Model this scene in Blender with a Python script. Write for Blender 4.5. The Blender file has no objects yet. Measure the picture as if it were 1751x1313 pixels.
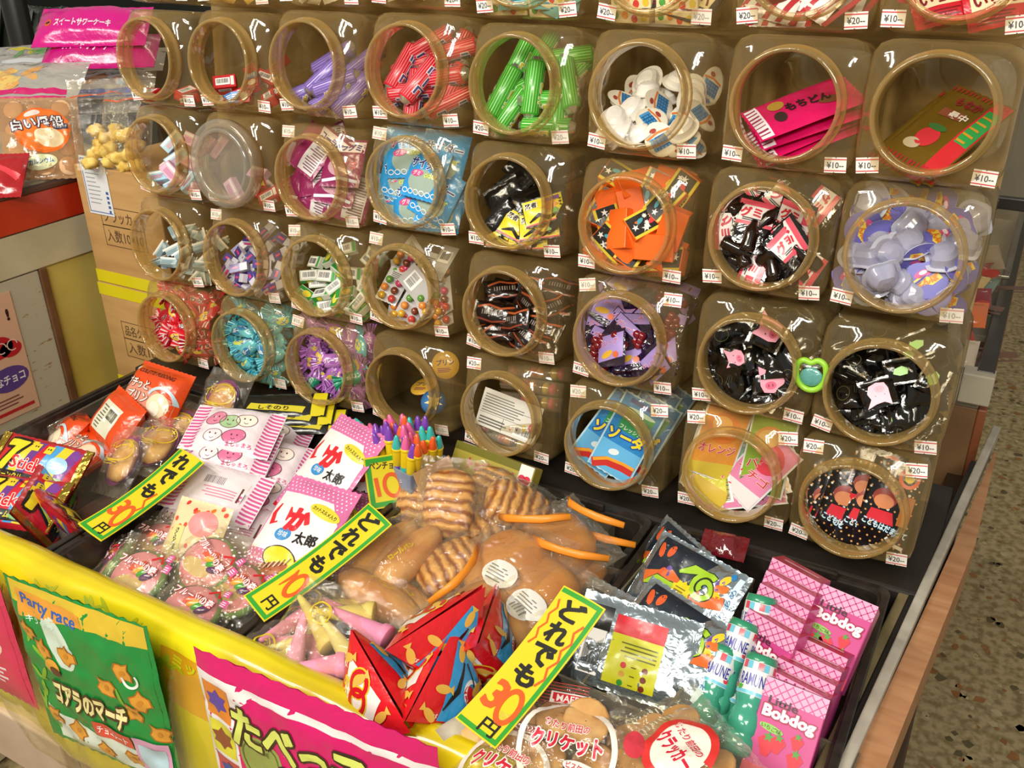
import bpy, bmesh, math, random
from mathutils import Vector, Matrix, noise, geometry

S = bpy.context.scene
COL = S.collection
V = Vector
R_ = math.radians

# ------------------------------------------------------------------ camera
CAM = V((1.140, -0.908, 1.429))
FPX, IW, IH = 1600.0, 1751, 1313
CR = V((0.8728, 0.4879, -0.0108)).normalized()
CD = V((0.2106, -0.3964, -0.8936))
CD = (CD - CR * CD.dot(CR)).normalized()
CF = CR.cross(CD)
cam_d = bpy.data.cameras.new('camera')
cam_d.sensor_width = 36
cam_d.lens = FPX / IW * 36
cam_d.clip_start = 0.02
cam = bpy.data.objects.new('camera', cam_d)
COL.objects.link(cam)
cam.matrix_world = Matrix(((CR.x, -CD.x, -CF.x, CAM.x), (CR.y, -CD.y, -CF.y, CAM.y), (CR.z, -CD.z, -CF.z, CAM.z), (0, 0, 0, 1)))
S.camera = cam

# ------------------------------------------------------------------ world, lamps, exposure
wd = bpy.data.worlds.new('world')
S.world = wd
wd.use_nodes = True
wd.node_tree.nodes['Background'].inputs[0].default_value = (1.0, 0.93, 0.80, 1)
wd.node_tree.nodes['Background'].inputs[1].default_value = 0.30
S.view_settings.view_transform = 'Standard'
S.view_settings.look = 'None'
S.view_settings.exposure = 0.0
S.view_settings.gamma = 1
S.view_settings.use_curve_mapping = False
S.cycles.use_denoising = True
S.cycles.transparent_max_bounces = 28
S.cycles.max_bounces = 7
S.cycles.diffuse_bounces = 3
S.cycles.glossy_bounces = 3
S.cycles.caustics_reflective = False
S.cycles.caustics_refractive = False
S.cycles.sample_clamp_indirect = 4


def tube_lamp(name, loc, tgt, sx, sy, power, colr):
    d = bpy.data.lights.new(name, 'AREA')
    d.shape = 'RECTANGLE'
    d.size, d.size_y = sx, sy
    d.energy = power
    d.color = colr
    o = bpy.data.objects.new(name, d)
    COL.objects.link(o)
    o.location = loc
    o.rotation_euler = (V(tgt) - V(loc)).to_track_quat('-Z', 'Y').to_euler()
    return o


# fluorescent ceiling tubes of the shop
for dy in (0.0, 0.35):
    tube_lamp('ceiling_tube_light', (-0.1, -1.25 - dy, 2.5), (0.2, -0.1, 0.8), 1.2, 0.07, 18, (1.0, 0.95, 0.84))
    tube_lamp('ceiling_tube_light', (1.4, -1.75 - dy, 2.3), (0.6, 0.1, 0.9), 1.2, 0.07, 20.5, (1.0, 0.94, 0.82))
tube_lamp('ceiling_tube_light', (-0.6, 1.6, 2.6), (-0.6, 1.2, 0.6), 1.2, 0.10, 8, (1.0, 0.94, 0.82))

# ------------------------------------------------------------------ materials
MATS = {}


def newmat(name):
    m = bpy.data.materials.new(name)
    m.use_nodes = True
    return m, m.node_tree.nodes, m.node_tree.links, m.node_tree.nodes['Principled BSDF']


def lin(c):
    return tuple((x / 12.92 if x <= 0.04045 else ((x + 0.055) / 1.055) ** 2.4) for x in c)


def hexc(h):
    return lin(tuple(int(h[i:i + 2], 16) / 255 for i in (0, 2, 4)))


def bump(nt, ln, p, scale, strength, dist=0.002, detail=3, coord='Object', distort=0.0):
    tc = nt.new('ShaderNodeTexCoord')
    nz = nt.new('ShaderNodeTexNoise')
    nz.inputs['Scale'].default_value = scale
    nz.inputs['Detail'].default_value = detail
    nz.inputs['Distortion'].default_value = distort
    b = nt.new('ShaderNodeBump')
    b.inputs['Strength'].default_value = strength
    b.inputs['Distance'].default_value = dist
    ln.new(tc.outputs[coord], nz.inputs['Vector'])
    ln.new(nz.outputs['Fac'], b.inputs['Height'])
    ln.new(b.outputs['Normal'], p.inputs['Normal'])
    return b


def ink(h, rough=0.32, coat=0.25, metal=0.0, bmp=0.0):
    """printed film / paper / plastic of one colour"""
    k = (h, rough, coat, metal, bmp)
    if k in MATS:
        return MATS[k]
    m, nt, ln, p = newmat('print_' + h)
    p.inputs['Base Color'].default_value = (*hexc(h), 1)
    p.inputs['Roughness'].default_value = rough
    p.inputs['Metallic'].default_value = metal
    p.inputs['Coat Weight'].default_value = coat
    p.inputs['Coat Roughness'].default_value = 0.12
    if bmp:
        bump(nt, ln, p, 90, bmp, 0.0025, 2, distort=0.6)
    MATS[k] = m
    return m


def foil(h, rough=0.22, bmp=0.7):
    return ink(h, rough, 0.2, 0.85, bmp)


def film(h):
    return ink(h, 0.25, 0.45, 0.0, 0.45)


def noisy(name, c1, c2, scale, rough=0.6, bmp=0.1, detail=4, stretch=(1, 1, 1), coat=0.0, contrast=(0.35, 0.65), rot=(0, 0, 0)):
    if name in MATS:
        return MATS[name]
    m, nt, ln, p = newmat(name)
    tc = nt.new('ShaderNodeTexCoord')
    mp = nt.new('ShaderNodeMapping')
    mp.inputs['Scale'].default_value = stretch
    mp.inputs['Rotation'].default_value = rot
    nz = nt.new('ShaderNodeTexNoise')
    nz.inputs['Scale'].default_value = scale
    nz.inputs['Detail'].default_value = detail
    cr = nt.new('ShaderNodeValToRGB')
    cr.color_ramp.elements[0].position = contrast[0]
    cr.color_ramp.elements[1].position = contrast[1]
    cr.color_ramp.elements[0].color = (*hexc(c1), 1)
    cr.color_ramp.elements[1].color = (*hexc(c2), 1)
    ln.new(tc.outputs['Object'], mp.inputs['Vector'])
    ln.new(mp.outputs['Vector'], nz.inputs['Vector'])
    ln.new(nz.outputs['Fac'], cr.inputs['Fac'])
    ln.new(cr.outputs['Color'], p.inputs['Base Color'])
    p.inputs['Roughness'].default_value = rough
    p.inputs['Coat Weight'].default_value = coat
    if bmp:
        b = nt.new('ShaderNodeBump')
        b.inputs['Strength'].default_value = bmp
        b.inputs['Distance'].default_value = 0.003
        ln.new(nz.outputs['Fac'], b.inputs['Height'])
        ln.new(b.outputs['Normal'], p.inputs['Normal'])
    MATS[name] = m
    return m


def clear(name, tint='ffffff', haze='e8e4d8', base=0.06, rough=0.08, bmp=0.0, scale=60, edge=0.5, dist=0.003):
    """thin clear plastic: mostly see-through, glossy, hazier at grazing angles"""
    if name in MATS:
        return MATS[name]
    m, nt, ln, p = newmat(name)
    p.inputs['Base Color'].default_value = (*hexc(haze), 1)
    p.inputs['Roughness'].default_value = rough
    p.inputs['Specular IOR Level'].default_value = 0.9
    tr = nt.new('ShaderNodeBsdfTransparent')
    tr.inputs['Color'].default_value = (*hexc(tint), 1)
    gl = nt.new('ShaderNodeBsdfGlossy')
    gl.inputs['Roughness'].default_value = rough
    gl.inputs['Color'].default_value = (1, 1, 1, 1)
    lw = nt.new('ShaderNodeLayerWeight')
    lw.inputs['Blend'].default_value = 0.35
    mr = nt.new('ShaderNodeMapRange')
    mr.inputs['To Min'].default_value = base
    mr.inputs['To Max'].default_value = base + edge
    m1 = nt.new('ShaderNodeMixShader')
    m2 = nt.new('ShaderNodeMixShader')
    lw3 = nt.new('ShaderNodeLayerWeight')
    lw3.inputs['Blend'].default_value = 0.5
    pw = nt.new('ShaderNodeMath')
    pw.operation = 'POWER'
    pw.inputs[1].default_value = 3.0
    lw2 = nt.new('ShaderNodeMapRange')
    lw2.inputs['To Min'].default_value = 0.045
    lw2.inputs['To Max'].default_value = 0.6
    ln.new(lw3.outputs['Facing'], pw.inputs[0])
    ln.new(pw.outputs[0], lw2.inputs['Value'])
    ln.new(lw.outputs['Facing'], mr.inputs['Value'])
    ln.new(mr.outputs['Result'], m1.inputs['Fac'])
    ln.new(tr.outputs[0], m1.inputs[1])
    ln.new(p.outputs[0], m1.inputs[2])
    ln.new(lw2.outputs[0], m2.inputs['Fac'])
    ln.new(m1.outputs[0], m2.inputs[1])
    ln.new(gl.outputs[0], m2.inputs[2])
    if bmp:
        b = bump(nt, ln, p, scale, bmp, dist, 3, distort=1.2)
        ln.new(b.outputs['Normal'], gl.inputs['Normal'])
        ln.new(b.outputs['Normal'], lw3.inputs['Normal'])
    out = [n for n in nt if n.type == 'OUTPUT_MATERIAL'][0]
    ln.new(m2.outputs[0], out.inputs['Surface'])
    MATS[name] = m
    return m


JAR = clear('aged_clear_plastic', 'fcf6e6', 'c6aa70', 0.125, 0.06, 0.15, 16, 0.32, 0.003)
RIM = clear('aged_plastic_rim', 'f6ead0', 'cba964', 0.27, 0.08, 0.0, 20, 0.42)
LID = clear('milky_lid_plastic', 'f2f0ea', 'c9c4b6', 0.15, 0.15, 0.1, 20, 0.3)
CELLO = clear('clear_cellophane', 'fffdf6', 'e9e4d6', 0.02, 0.06, 1.0, 48, 0.12, 0.006)
BIN = clear('clear_bin_plastic', 'f2ece0', 'b9b2a4', 0.10, 0.08, 0.05, 20, 0.3)
BLACKP = noisy('black_tray_plastic', '1c1815', '2d2620', 60, 0.38, 0.05, coat=0.3)
WHITE = ink('f2efe8', 0.5, 0.1)

# ------------------------------------------------------------------ mesh builder


class MB:
    def __init__(s):
        s.v, s.f, s.mi, s.mats, s.sm = [], [], [], [], []

    def slot(s, m):
        for i, x in enumerate(s.mats):
            if x is m:
                return i
        s.mats.append(m)
        return len(s.mats) - 1

    def add(s, vs, fs, m, smooth=True, M=None):
        o = len(s.v)
        if M is not None:
            vs = [M @ V(v) for v in vs]
        s.v.extend([tuple(v) for v in vs])
        k = s.slot(m)
        for f in fs:
            s.f.append([i + o for i in f])
            s.mi.append(k)
            s.sm.append(smooth)
        return s

    def mesh(s, name):
        me = bpy.data.meshes.new(name)
        me.from_pydata(s.v, [], s.f)
        for m in s.mats:
            me.materials.append(m)
        me.polygons.foreach_set('material_index', s.mi)
        me.polygons.foreach_set('use_smooth', s.sm)
        me.update()
        return me

    def build(s, name, parent=None):
        o = bpy.data.objects.new(name, s.mesh(name))
        COL.objects.link(o)
        if parent:
            o.parent = parent
        return o


def tag(o, label, cat, group=None, kind=None):
    o['label'] = label
    o['category'] = cat
    if group:
        o['group'] = group
    elif 'group' in o:
        del o['group']
    if kind:
        o['kind'] = kind
    return o


def struct(o):
    o['kind'] = 'structure'
    return o


def thing(name, label=None, cat=None, group=None):
    o = bpy.data.objects.new(name, None)
    o.empty_display_size = 0.01
    COL.objects.link(o)
    if label:
        tag(o, label, cat, group)
    return o


def dup(root, label=None, group=None):
    c = root.copy()
    COL.objects.link(c)
    for ch in root.children:
        d = ch.copy()
        COL.objects.link(d)
        d.parent = c
        for g in ch.children:
            e = g.copy()
            COL.objects.link(e)
            e.parent = d
    if label:
        c['label'] = label
    if group:
        c['group'] = group
    return c


class Proto:
    """first call hands out the original, later calls copies"""

    def __init__(s, o, cat):
        s.o, s.cat, s.used = o, cat, False

    def get(s, label, group=None):
        o = dup(s.o) if s.used else s.o
        s.used = True
        return tag(o, label, s.cat, group)


# ---- solid shapes
def rbox(mb, sx, sy, sz, m, bev=0.002, c=(0, 0, 0), seg=2, M=None):
    bm = bmesh.new()
    bmesh.ops.create_cube(bm, size=1)
    for v in bm.verts:
        v.co = V((v.co.x * sx, v.co.y * sy, v.co.z * sz))
    if bev:
        bmesh.ops.bevel(bm, geom=bm.edges[:], offset=bev, segments=seg, affect='EDGES', profile=0.5)
    bm.verts.ensure_lookup_table()
    vs = [v.co + V(c) for v in bm.verts]
    fs = [[v.index for v in f.verts] for f in bm.faces]
    bm.free()
    return mb.add(vs, fs, m, False, M)


def tube(mb, pts, r, m, n=8, M=None, caps=True, rx=None):
    """tube along points; r number or list"""
    pts = [V(p) for p in pts]
    vs, fs = [], []
    up = None
    for i, p in enumerate(pts):
        d = (pts[min(i + 1, len(pts) - 1)] - pts[max(i - 1, 0)]).normalized()
        if up is None:
            up = d.orthogonal().normalized()
        up = (up - d * up.dot(d)).normalized()
        w = d.cross(up)
        rr = r[i] if isinstance(r, (list, tuple)) else r
        for k in range(n):
            a = 2 * math.pi * k / n
            vs.append(p + up * (math.cos(a) * rr) + w * (math.sin(a) * rr * (rx or 1)))
    for i in range(len(pts) - 1):
        for k in range(n):
            a, b = i * n + k, i * n + (k + 1) % n
            fs.append([a, b, b + n, a + n])
    if caps:
        fs.append(list(range(n))[::-1])
        fs.append([(len(pts) - 1) * n + k for k in range(n)])
    return mb.add(vs, fs, m, True, M)


def lathe(mb, prof, m, n=24, M=None, ax='z'):
    """profile of (r, h) spun about an axis"""
    vs, fs = [], []
    for r, h in prof:
        for k in range(n):
            a = 2 * math.pi * k / n
            p = (r * math.cos(a), r * math.sin(a), h)
            if ax == 'y':
                p = (p[0], h, p[1])
            elif ax == 'x':
                p = (h, p[0], p[1])
            vs.append(p)
    for i in range(len(prof) - 1):
        for k in range(n):
            a, b = i * n + k, i * n + (k + 1) % n
            fs.append([a, b, b + n, a + n])
    return mb.add(vs, fs, m, True, M)


def blob(mb, rx, ry, rz, m, c=(0, 0, 0), nu=14, nv=10, p=2.0, wob=0.0, seed=0, M=None):
    """superellipsoid with optional lumps"""
    vs, fs = [], []

    def sp(x, e):
        return math.copysign(abs(x) ** e, x)
    e = 2.0 / p
    for j in range(nv + 1):
        t = -math.pi / 2 + math.pi * j / nv
        for i in range(nu):
            a = 2 * math.pi * i / nu
            q = V((sp(math.cos(t), e) * sp(math.cos(a), e), sp(math.cos(t), e) * sp(math.sin(a), e), sp(math.sin(t), e)))
            k = 1 + (wob * noise.noise(q * 1.9 + V((seed * 7.3, 1.7, seed))) if wob else 0)
            vs.append((c[0] + q.x * rx * k, c[1] + q.y * ry * k, c[2] + q.z * rz * k))
    for j in range(nv):
        for i in range(nu):
            a, b = j * nu + i, j * nu + (i + 1) % nu
            fs.append([a, b, b + nu, a + nu])
    return mb.add(vs, fs, m, True, M)


# ---- flat shapes (lists of 2D verts + triangles) that get printed onto surfaces
def d_poly(pts):
    pts = [V((p[0], p[1], 0)) for p in pts]
    tr = geometry.tessellate_polygon([pts])
    return [(p.x, p.y) for p in pts], [list(t) for t in tr]


def d_rect(x0, y0, x1, y1):
    return [(x0, y0), (x1, y0), (x1, y1), (x0, y1)], [[0, 1, 2], [0, 2, 3]]


def d_ell(cx, cy, rx, ry=None, rot=0, n=20, a0=0, a1=360):
    ry = rx if ry is None else ry
    c, s = math.cos(R_(rot)), math.sin(R_(rot))
    pts = [(cx, cy)]
    for i in range(n + 1):
        a = R_(a0 + (a1 - a0) * i / n)
        x, y = rx * math.cos(a), ry * math.sin(a)
        pts.append((cx + x * c - y * s, cy + x * s + y * c))
    return pts, [[0, i, i + 1] for i in range(1, n + 1)]


def d_star(cx, cy, r0, r1, n=5, rot=90):
    pts = [(cx, cy)]
    for i in range(2 * n + 1):
        a = R_(rot + 180 * i / n)
        r = r0 if i % 2 == 0 else r1
        pts.append((cx + r * math.cos(a), cy + r * math.sin(a)))
    return pts, [[0, i, i + 1] for i in range(1, 2 * n + 1)]


def d_stroke(pts, w, taper=False):
    vs, fs = [], []
    n = len(pts)
    for i, p in enumerate(pts):
        a, b = pts[max(i - 1, 0)], pts[min(i + 1, n - 1)]
        dx, dy = b[0] - a[0], b[1] - a[1]
        l = math.hypot(dx, dy) or 1
        ww = w / 2 * (1 - 0.7 * abs(2 * i / (n - 1) - 1) ** 3 if taper else 1)
        vs += [(p[0] - dy / l * ww, p[1] + dx / l * ww), (p[0] + dy / l * ww, p[1] - dx / l * ww)]
    for i in range(n - 1):
        a = 2 * i
        fs += [[a, a + 1, a + 3], [a, a + 3, a + 2]]
    return vs, fs


def d_ring(cx, cy, rx, ry, w, rot=0, n=28, a0=0, a1=360):
    c, s = math.cos(R_(rot)), math.sin(R_(rot))
    pts = []
    for i in range(n + 1):
        a = R_(a0 + (a1 - a0) * i / n)
        x, y = rx * math.cos(a), ry * math.sin(a)
        pts.append((cx + x * c - y * s, cy + x * s + y * c))
    return d_stroke(pts, w)


def d_join(*sh):
    vs, fs = [], []
    for a, b in sh:
        o = len(vs)
        vs += a
        fs += [[i + o for i in f] for f in b]
    return vs, fs


def d_xf(sh, dx=0, dy=0, rot=0, sx=1, sy=1, shear=0):
    c, s = math.cos(R_(rot)), math.sin(R_(rot))
    out = []
    for p in sh[0]:
        x, y = (p[0] + shear * p[1]) * sx, p[1] * sy
        out.append((dx + x * c - y * s, dy + x * s + y * c, *p[2:]))
    return out, sh[1]


def d_dots(x0, y0, x1, y1, step, r, n=6, jit=0.0, seed=1):
    rnd = random.Random(seed)
    sh = []
    j = 0
    y = y0
    while y <= y1:
        x = x0 + (step / 2 if j % 2 else 0)
        while x <= x1:
            sh.append(d_ell(x + rnd.uniform(-jit, jit), y + rnd.uniform(-jit, jit), r * rnd.uniform(1 - jit * 100, 1) if jit else r, n=n))
            x += step
        y += step * 0.8
        j += 1
    return d_join(*sh)


def d_bars(x0, y0, x1, y1, n, fill=0.5, vert=True, seed=3):
    """stripes, bar code or lines of small print"""
    rnd = random.Random(seed)
    sh = []
    for i in range(n):
        if vert:
            w = (x1 - x0) / n
            sh.append(d_rect(x0 + i * w, y0, x0 + i * w + w * fill * rnd.uniform(0.5, 1.3), y1))
        else:
            h = (y1 - y0) / n
            sh.append(d_rect(x0, y0 + i * h, x0 + (x1 - x0) * rnd.uniform(0.6, 1), y0 + i * h + h * fill))
    return d_join(*sh)


GLY = {}


def glyphs(s, bold):
    k = (s, round(bold, 4))
    if k in GLY:
        return GLY[k]
    cu = bpy.data.curves.new('t', 'FONT')
    cu.body = s
    cu.size = 1
    cu.resolution_u = 2
    cu.offset = bold
    cu.align_x = 'CENTER'
    cu.space_line = 0.85
    ob = bpy.data.objects.new('t', cu)
    me = ob.to_mesh()
    me.calc_loop_triangles()
    vs = [(v.co.x, v.co.y) for v in me.vertices]
    fs = [list(t.vertices) for t in me.loop_triangles]
    ob.to_mesh_clear()
    bpy.data.objects.remove(ob)
    bpy.data.curves.remove(cu)
    if bold == 0:
        xs, ys = [v[0] for v in vs], [v[1] for v in vs]
        bb = (min(xs), min(ys), max(xs), max(ys))
    else:
        bb = GLY[(s, 0)][2] if (s, 0) in GLY else glyphs(s, 0)[2]
    GLY[k] = (vs, fs, bb)
    return GLY[k]


def d_text(s, cx, cy, h=None, w=None, bold=0.02, rot=0, shear=0, vert=False):
    """text centred on (cx, cy), scaled to height h and / or width w"""
    if vert:
        s = '\n'.join(s)
    vs, fs, (x0, y0, x1, y1) = glyphs(s, min(bold, .022))
    ky = (h / (y1 - y0)) if h else w / (x1 - x0)
    kx = (w / (x1 - x0)) if w else ky
    if bold > .03:      # heavier strokes: the glyphs laid over themselves, nudged all round
        n, r = (6, bold - .022) if bold < .07 else (9, bold - .022)
        v0, f0 = vs, fs
        vs, fs = [], []
        for k in range(n):
            q = 2 * math.pi * k / n
            fs = fs + [[i + len(vs) for i in t] for t in f0]
            vs = vs + [(x + r * math.cos(q), y + r * math.sin(q), 1.4e-5 * k) for x, y in v0]
    mx, my = (x0 + x1) / 2, (y0 + y1) / 2
    return d_xf(([((p[0] - mx) * kx, (p[1] - my) * ky, *p[2:]) for p in vs], fs), cx, cy, rot, 1, 1, shear)


def refine(vs, fs, L):
    vs = list(vs)
    mid = {}

    def m(a, b):
        k = (min(a, b), max(a, b))
        if k not in mid:
            vs.append(((vs[a][0] + vs[b][0]) / 2, (vs[a][1] + vs[b][1]) / 2, *vs[a][2:]))
            mid[k] = len(vs) - 1
        return mid[k]
    todo, out = [list(f) for f in fs], []
    while todo:
        f = todo.pop()
        ls = [(math.dist(vs[f[i]][:2], vs[f[(i + 1) % 3]][:2]), i) for i in range(3)]
        l, i = max(ls)
        if l <= L or len(out) > 9000:
            out.append(f)
            continue
        a, b, c = f[i], f[(i + 1) % 3], f[(i + 2) % 3]
        q = m(a, b)
        todo += [[a, q, c], [q, b, c]]
    return vs, out


def decal(mb, fn, sh, m, layer=1, L=0.007, step=0.00030):
    """print a flat shape onto the surface fn(x, y, offset)"""
    vs, fs = refine(sh[0], sh[1], L)
    P = [fn(p[0], p[1], layer * step + (p[2] if len(p) > 2 else 0)) for p in vs]
    out = []
    for f in fs:
        a, b, c = (vs[i] for i in f)
        ar = (b[0] - a[0]) * (c[1] - a[1]) - (c[0] - a[0]) * (b[1] - a[1])
        out.append(f if ar > 0 else f[::-1])
    mb.add(P, out, m, True)


def outlined(mb, fn, s, cx, cy, h, cin, cout, layer=2, w=None, bold=0.03, edge=0.09, rot=0, shear=0, vert=False):
    decal(mb, fn, d_text(s, cx, cy, h, w, edge, rot, shear, vert), ink(cout), layer)
    decal(mb, fn, d_text(s, cx, cy, h, w, bold, rot, shear, vert), ink(cin), layer + 1)


class Pillow:
    """sealed bag: two puffed sheets with flat crimped ends; local XY, front +Z"""

    def __init__(s, W, H, T, crimp=0.008, wr=0.0015, seed=0, nx=20, ny=18, ends='y', back=0.7, bend=0.0, pw=2.6, sag=0.0):
        s.W, s.H, s.T, s.nx, s.ny, s.back = W, H, T, nx, ny, back
        s.z = []
        for j in range(ny + 1):
            row = []
            for i in range(nx + 1):
                x, y = W * (i / nx - 0.5), H * (j / ny - 0.5)
                ex = (W / 2 - (crimp if ends == 'x' else 0))
                ey = (H / 2 - (crimp if ends == 'y' else 0))
                u, v = min(1, abs(x) / ex), min(1, abs(y) / ey)
                k = max(0, 1 - u ** pw) ** 0.62 * max(0, 1 - v ** pw) ** 0.62
                k *= 1 - sag * (y / H)
                n = noise.noise(V((x * 38, y * 38, seed * 5.1))) + 0.5 * noise.noise(V((x * 95, y * 95, seed * 3.3)))
                z = T / 2 * k + wr * n * (0.35 + min(1, 3 * k))
                row.append((z, 0.25 * wr * n))
            s.z.append(row)
        s.bend = bend

    def sheet(s, x, y):
        return s.bend * ((2 * x / s.W) ** 2 * 0.5 + (2 * y / s.H) ** 2 * 0.5)

    def fn(s, x, y, off=0):
        i = (x / s.W + 0.5) * s.nx
        j = (y / s.H + 0.5) * s.ny
        i0, j0 = max(0, min(s.nx - 1, int(i))), max(0, min(s.ny - 1, int(j)))
        a, b = min(1, max(0, i - i0)), min(1, max(0, j - j0))
        z = s.z
        q = (z[j0][i0][0] * (1 - a) + z[j0][i0 + 1][0] * a) * (1 - b) + (z[j0 + 1][i0][0] * (1 - a) + z[j0 + 1][i0 + 1][0] * a) * b
        return (x, y, q + off + s.sheet(x, y))

    def fb(s, x, y, off=0):
        p = s.fn(x, y, 0)
        sh = s.sheet(x, y)
        return (x, y, -s.back * (p[2] - sh) - off + sh - 0.0004)

    def body(s, mb, m, mback=None):
        for side, mm in ((0, m), (1, mback or m)):
            if mm is None:
                continue
            vs, fs = [], []
            for j in range(s.ny + 1):
                for i in range(s.nx + 1):
                    x, y = s.W * (i / s.nx - 0.5), s.H * (j / s.ny - 0.5)
                    p = s.fn(x, y) if side == 0 else s.fb(x, y)
                    if j in (0, s.ny) and i % 2:
                        p = (p[0], p[1] - math.copysign(s.H * 0.012, y), p[2])
                    vs.append(p)
            w = s.nx + 1
            for j in range(s.ny):
                for i in range(s.nx):
                    f = [j * w + i, j * w + i + 1, (j + 1) * w + i + 1, (j + 1) * w + i]
                    fs.append(f if side == 0 else f[::-1])
            mb.add(vs, fs, mm, True)
        return s


def face(cx, cy, cz, ux, uy):
    """flat face through a point with axes ux, uy"""
    o, a, b = V((cx, cy, cz)), V(ux).normalized(), V(uy).normalized()
    n = a.cross(b)

    def fn(x, y, off=0):
        return o + a * x + b * y + n * off
    return fn


def cyl(r, ax='z', h0=0.0):
    """surface of a cylinder: x = arc length, y = height"""
    def fn(x, y, off=0):
        a = x / r
        q = ((r + off) * math.sin(a), -(r + off) * math.cos(a))
        if ax == 'x':
            return (y + h0, -q[0], -q[1])
        return (q[0], q[1], y + h0)
    return fn


# ------------------------------------------------------------------ placing
def ray(x, y):
    return (CF + CR * ((x - IW / 2) / FPX) + CD * ((y - IH / 2) / FPX)).normalized()


def at(x, y, z):
    d = ray(x, y)
    return CAM + d * ((z - CAM.z) / d.z)


def aty(x, y, yy):
    d = ray(x, y)
    return CAM + d * ((yy - CAM.y) / d.y)


def atx(x, y, xx):
    d = ray(x, y)
    return CAM + d * ((xx - CAM.x) / d.x)


def setm(o, loc, X, Y, s=1.0):
    X = V(X).normalized()
    Y = V(Y)
    Y = (Y - X * Y.dot(X)).normalized()
    Z = X.cross(Y)
    o.matrix_basis = Matrix(((X.x * s, Y.x * s, Z.x * s, loc[0]), (X.y * s, Y.y * s, Z.y * s, loc[1]), (X.z * s, Y.z * s, Z.z * s, loc[2]), (0, 0, 0, 1)))
    return o


def lay(o, px, py, z, ux, uy, tilt=0.0, roll=0.0, s=1.0, alt=False):
    """centre at pixel (px,py) on height z, its +Y towards pixel (ux,uy), raised by tilt, rolled about its Y"""
    loc = at(px, py, z)
    n = ray(px, py).cross(ray(ux, uy))
    t = R_(tilt)
    k = math.hypot(n.x, n.y)
    c = max(-1, min(1, -n.z * math.tan(t) / k))
    b = math.atan2(n.y, n.x)
    best = None
    for sg in (1, -1):
        h = b + sg * math.acos(c)
        Y = V((math.cos(h) * math.cos(t), math.sin(h) * math.cos(t), math.sin(t)))
        q = loc + Y * 0.03 - CAM
        pxx, pyy = q.dot(CR) / q.dot(CF) * FPX + IW / 2, q.dot(CD) / q.dot(CF) * FPX + IH / 2
        sc = (pxx - px) * (ux - px) + (pyy - py) * (uy - py)
        if best is None or (sc > best[0]) != alt:
            best = (sc, Y, h)
    Y, h = best[1], best[2]
    X = V((math.sin(h), -math.cos(h), 0))
    Z = X.cross(Y)
    r = R_(roll)
    X = X * math.cos(r) - Z * math.sin(r)
    return setm(o, loc, X, Y, s)

# ================================================================== SETTING
TANB = noisy('tan_board', 'ac9160', 'c0a672', 8, 0.7, 0.03)
mb = MB()
rbox(mb, 6, 8, 0.02, noisy('terrazzo', '8a7850', 'b8a67c', 55, 0.45, 0.02, 6, coat=0.2, contrast=(0.38, 0.58)), 0, (0.6, 2.6, -0.01))
rnd = random.Random(4)
chips = [noisy('chip_rust', '8f6136', 'a5743f', 30, 0.5, 0), noisy('chip_pale', 'b5a57c', 'c4b68e', 30, 0.5, 0), noisy('chip_dark', '5d5338', '6b6042', 30, 0.5, 0)]
for k in range(1500):
    x, y = rnd.uniform(1.1, 2.0), rnd.uniform(0.3, 2.9)
    n = rnd.randint(4, 7)
    r = rnd.uniform(0.004, 0.014)
    a0 = rnd.uniform(0, 6)
    pts = [(x + r * rnd.uniform(0.5, 1.2) * math.cos(a0 + 2 * math.pi * i / n), y + r * rnd.uniform(0.5, 1.2) * math.sin(a0 + 2 * math.pi * i / n), 0.0006) for i in range(n)]
    mb.add(pts, [list(range(n))], chips[k % 3], False)
struct(mb.build('floor'))

mb = MB()
rbox(mb, 6, 0.06, 2.8, noisy('wall_paint', '8d8571', 'a09884', 3, 0.8, 0.02), 0, (0.2, 4.2, 1.4))
struct(mb.build('wall_back'))

JT = R_(7)
JU = V((0, math.sin(JT), math.cos(JT)))
JI = V((0, math.cos(JT), -math.sin(JT)))
JO = V((0, 0, 0.85))

# backing board the jars lean on, and the stand under everything
st = thing('display_stand', 'long display stand with a tan backing board carrying the candy jars', 'display stand')
mb = MB()
rbox(mb, 1.19, 0.012, 0.80, TANB, 0.001, (0, 0, 0))
o = mb.build('backing_board', st)
setm(o, JO + V((0.515, 0, 0)) + JI * 0.222 + JU * 0.30, (1, 0, 0), JI)
mb = MB()
rbox(mb, 1.19, 0.62, 0.04, noisy('stand_top', '1d1915', '2b2520', 12, 0.5, 0.05), 0.004, (0.515, -0.10, 0.685))
mb.build('counter_top', st)
mb = MB()
rbox(mb, 1.24, 0.25, 0.055, noisy('stand_ledge', '1d1915', '2b2520', 12, 0.5, 0.05), 0.004, (0.515, 0.135, 0.733))
mb.build('jar_ledge', st)
mb = MB()
rbox(mb, 1.12, 0.5, 0.655, noisy('stand_side', 'b79a72', 'c9ac84', 6, 0.6, 0.05, stretch=(1, 1, 8)), 0.003, (0.515, -0.08, 0.3325))
mb.build('cabinet_body', st)

# rails and board along the end of the stand
x = [at(1397, 1313, .755), at(1423, 1313, .757), at(1436, 1313, .757), at(1456, 1313, .757), at(1520, 1313, .757)]
dirv = (at(1700, 790, .757) - at(1470, 1313, .757)).normalized()
prp = V((dirv.y, -dirv.x, 0))
rl = thing('counter_edge_rail', 'white metal edge rail with peach wooden side board beside the tiled floor', 'edge rail')


def strip(name, pa, pb, w, h, zt, m, par, bev=0.002):
    mb = MB()
    d = (pb - pa)
    L = d.length
    d.normalize()
    rbox(mb, L, w, h, m, bev, (L / 2, 0, -h / 2))
    o = mb.build(name, par)
    setm(o, V((pa.x, pa.y, zt)), d, (-d.y, d.x, 0))
    return o


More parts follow.
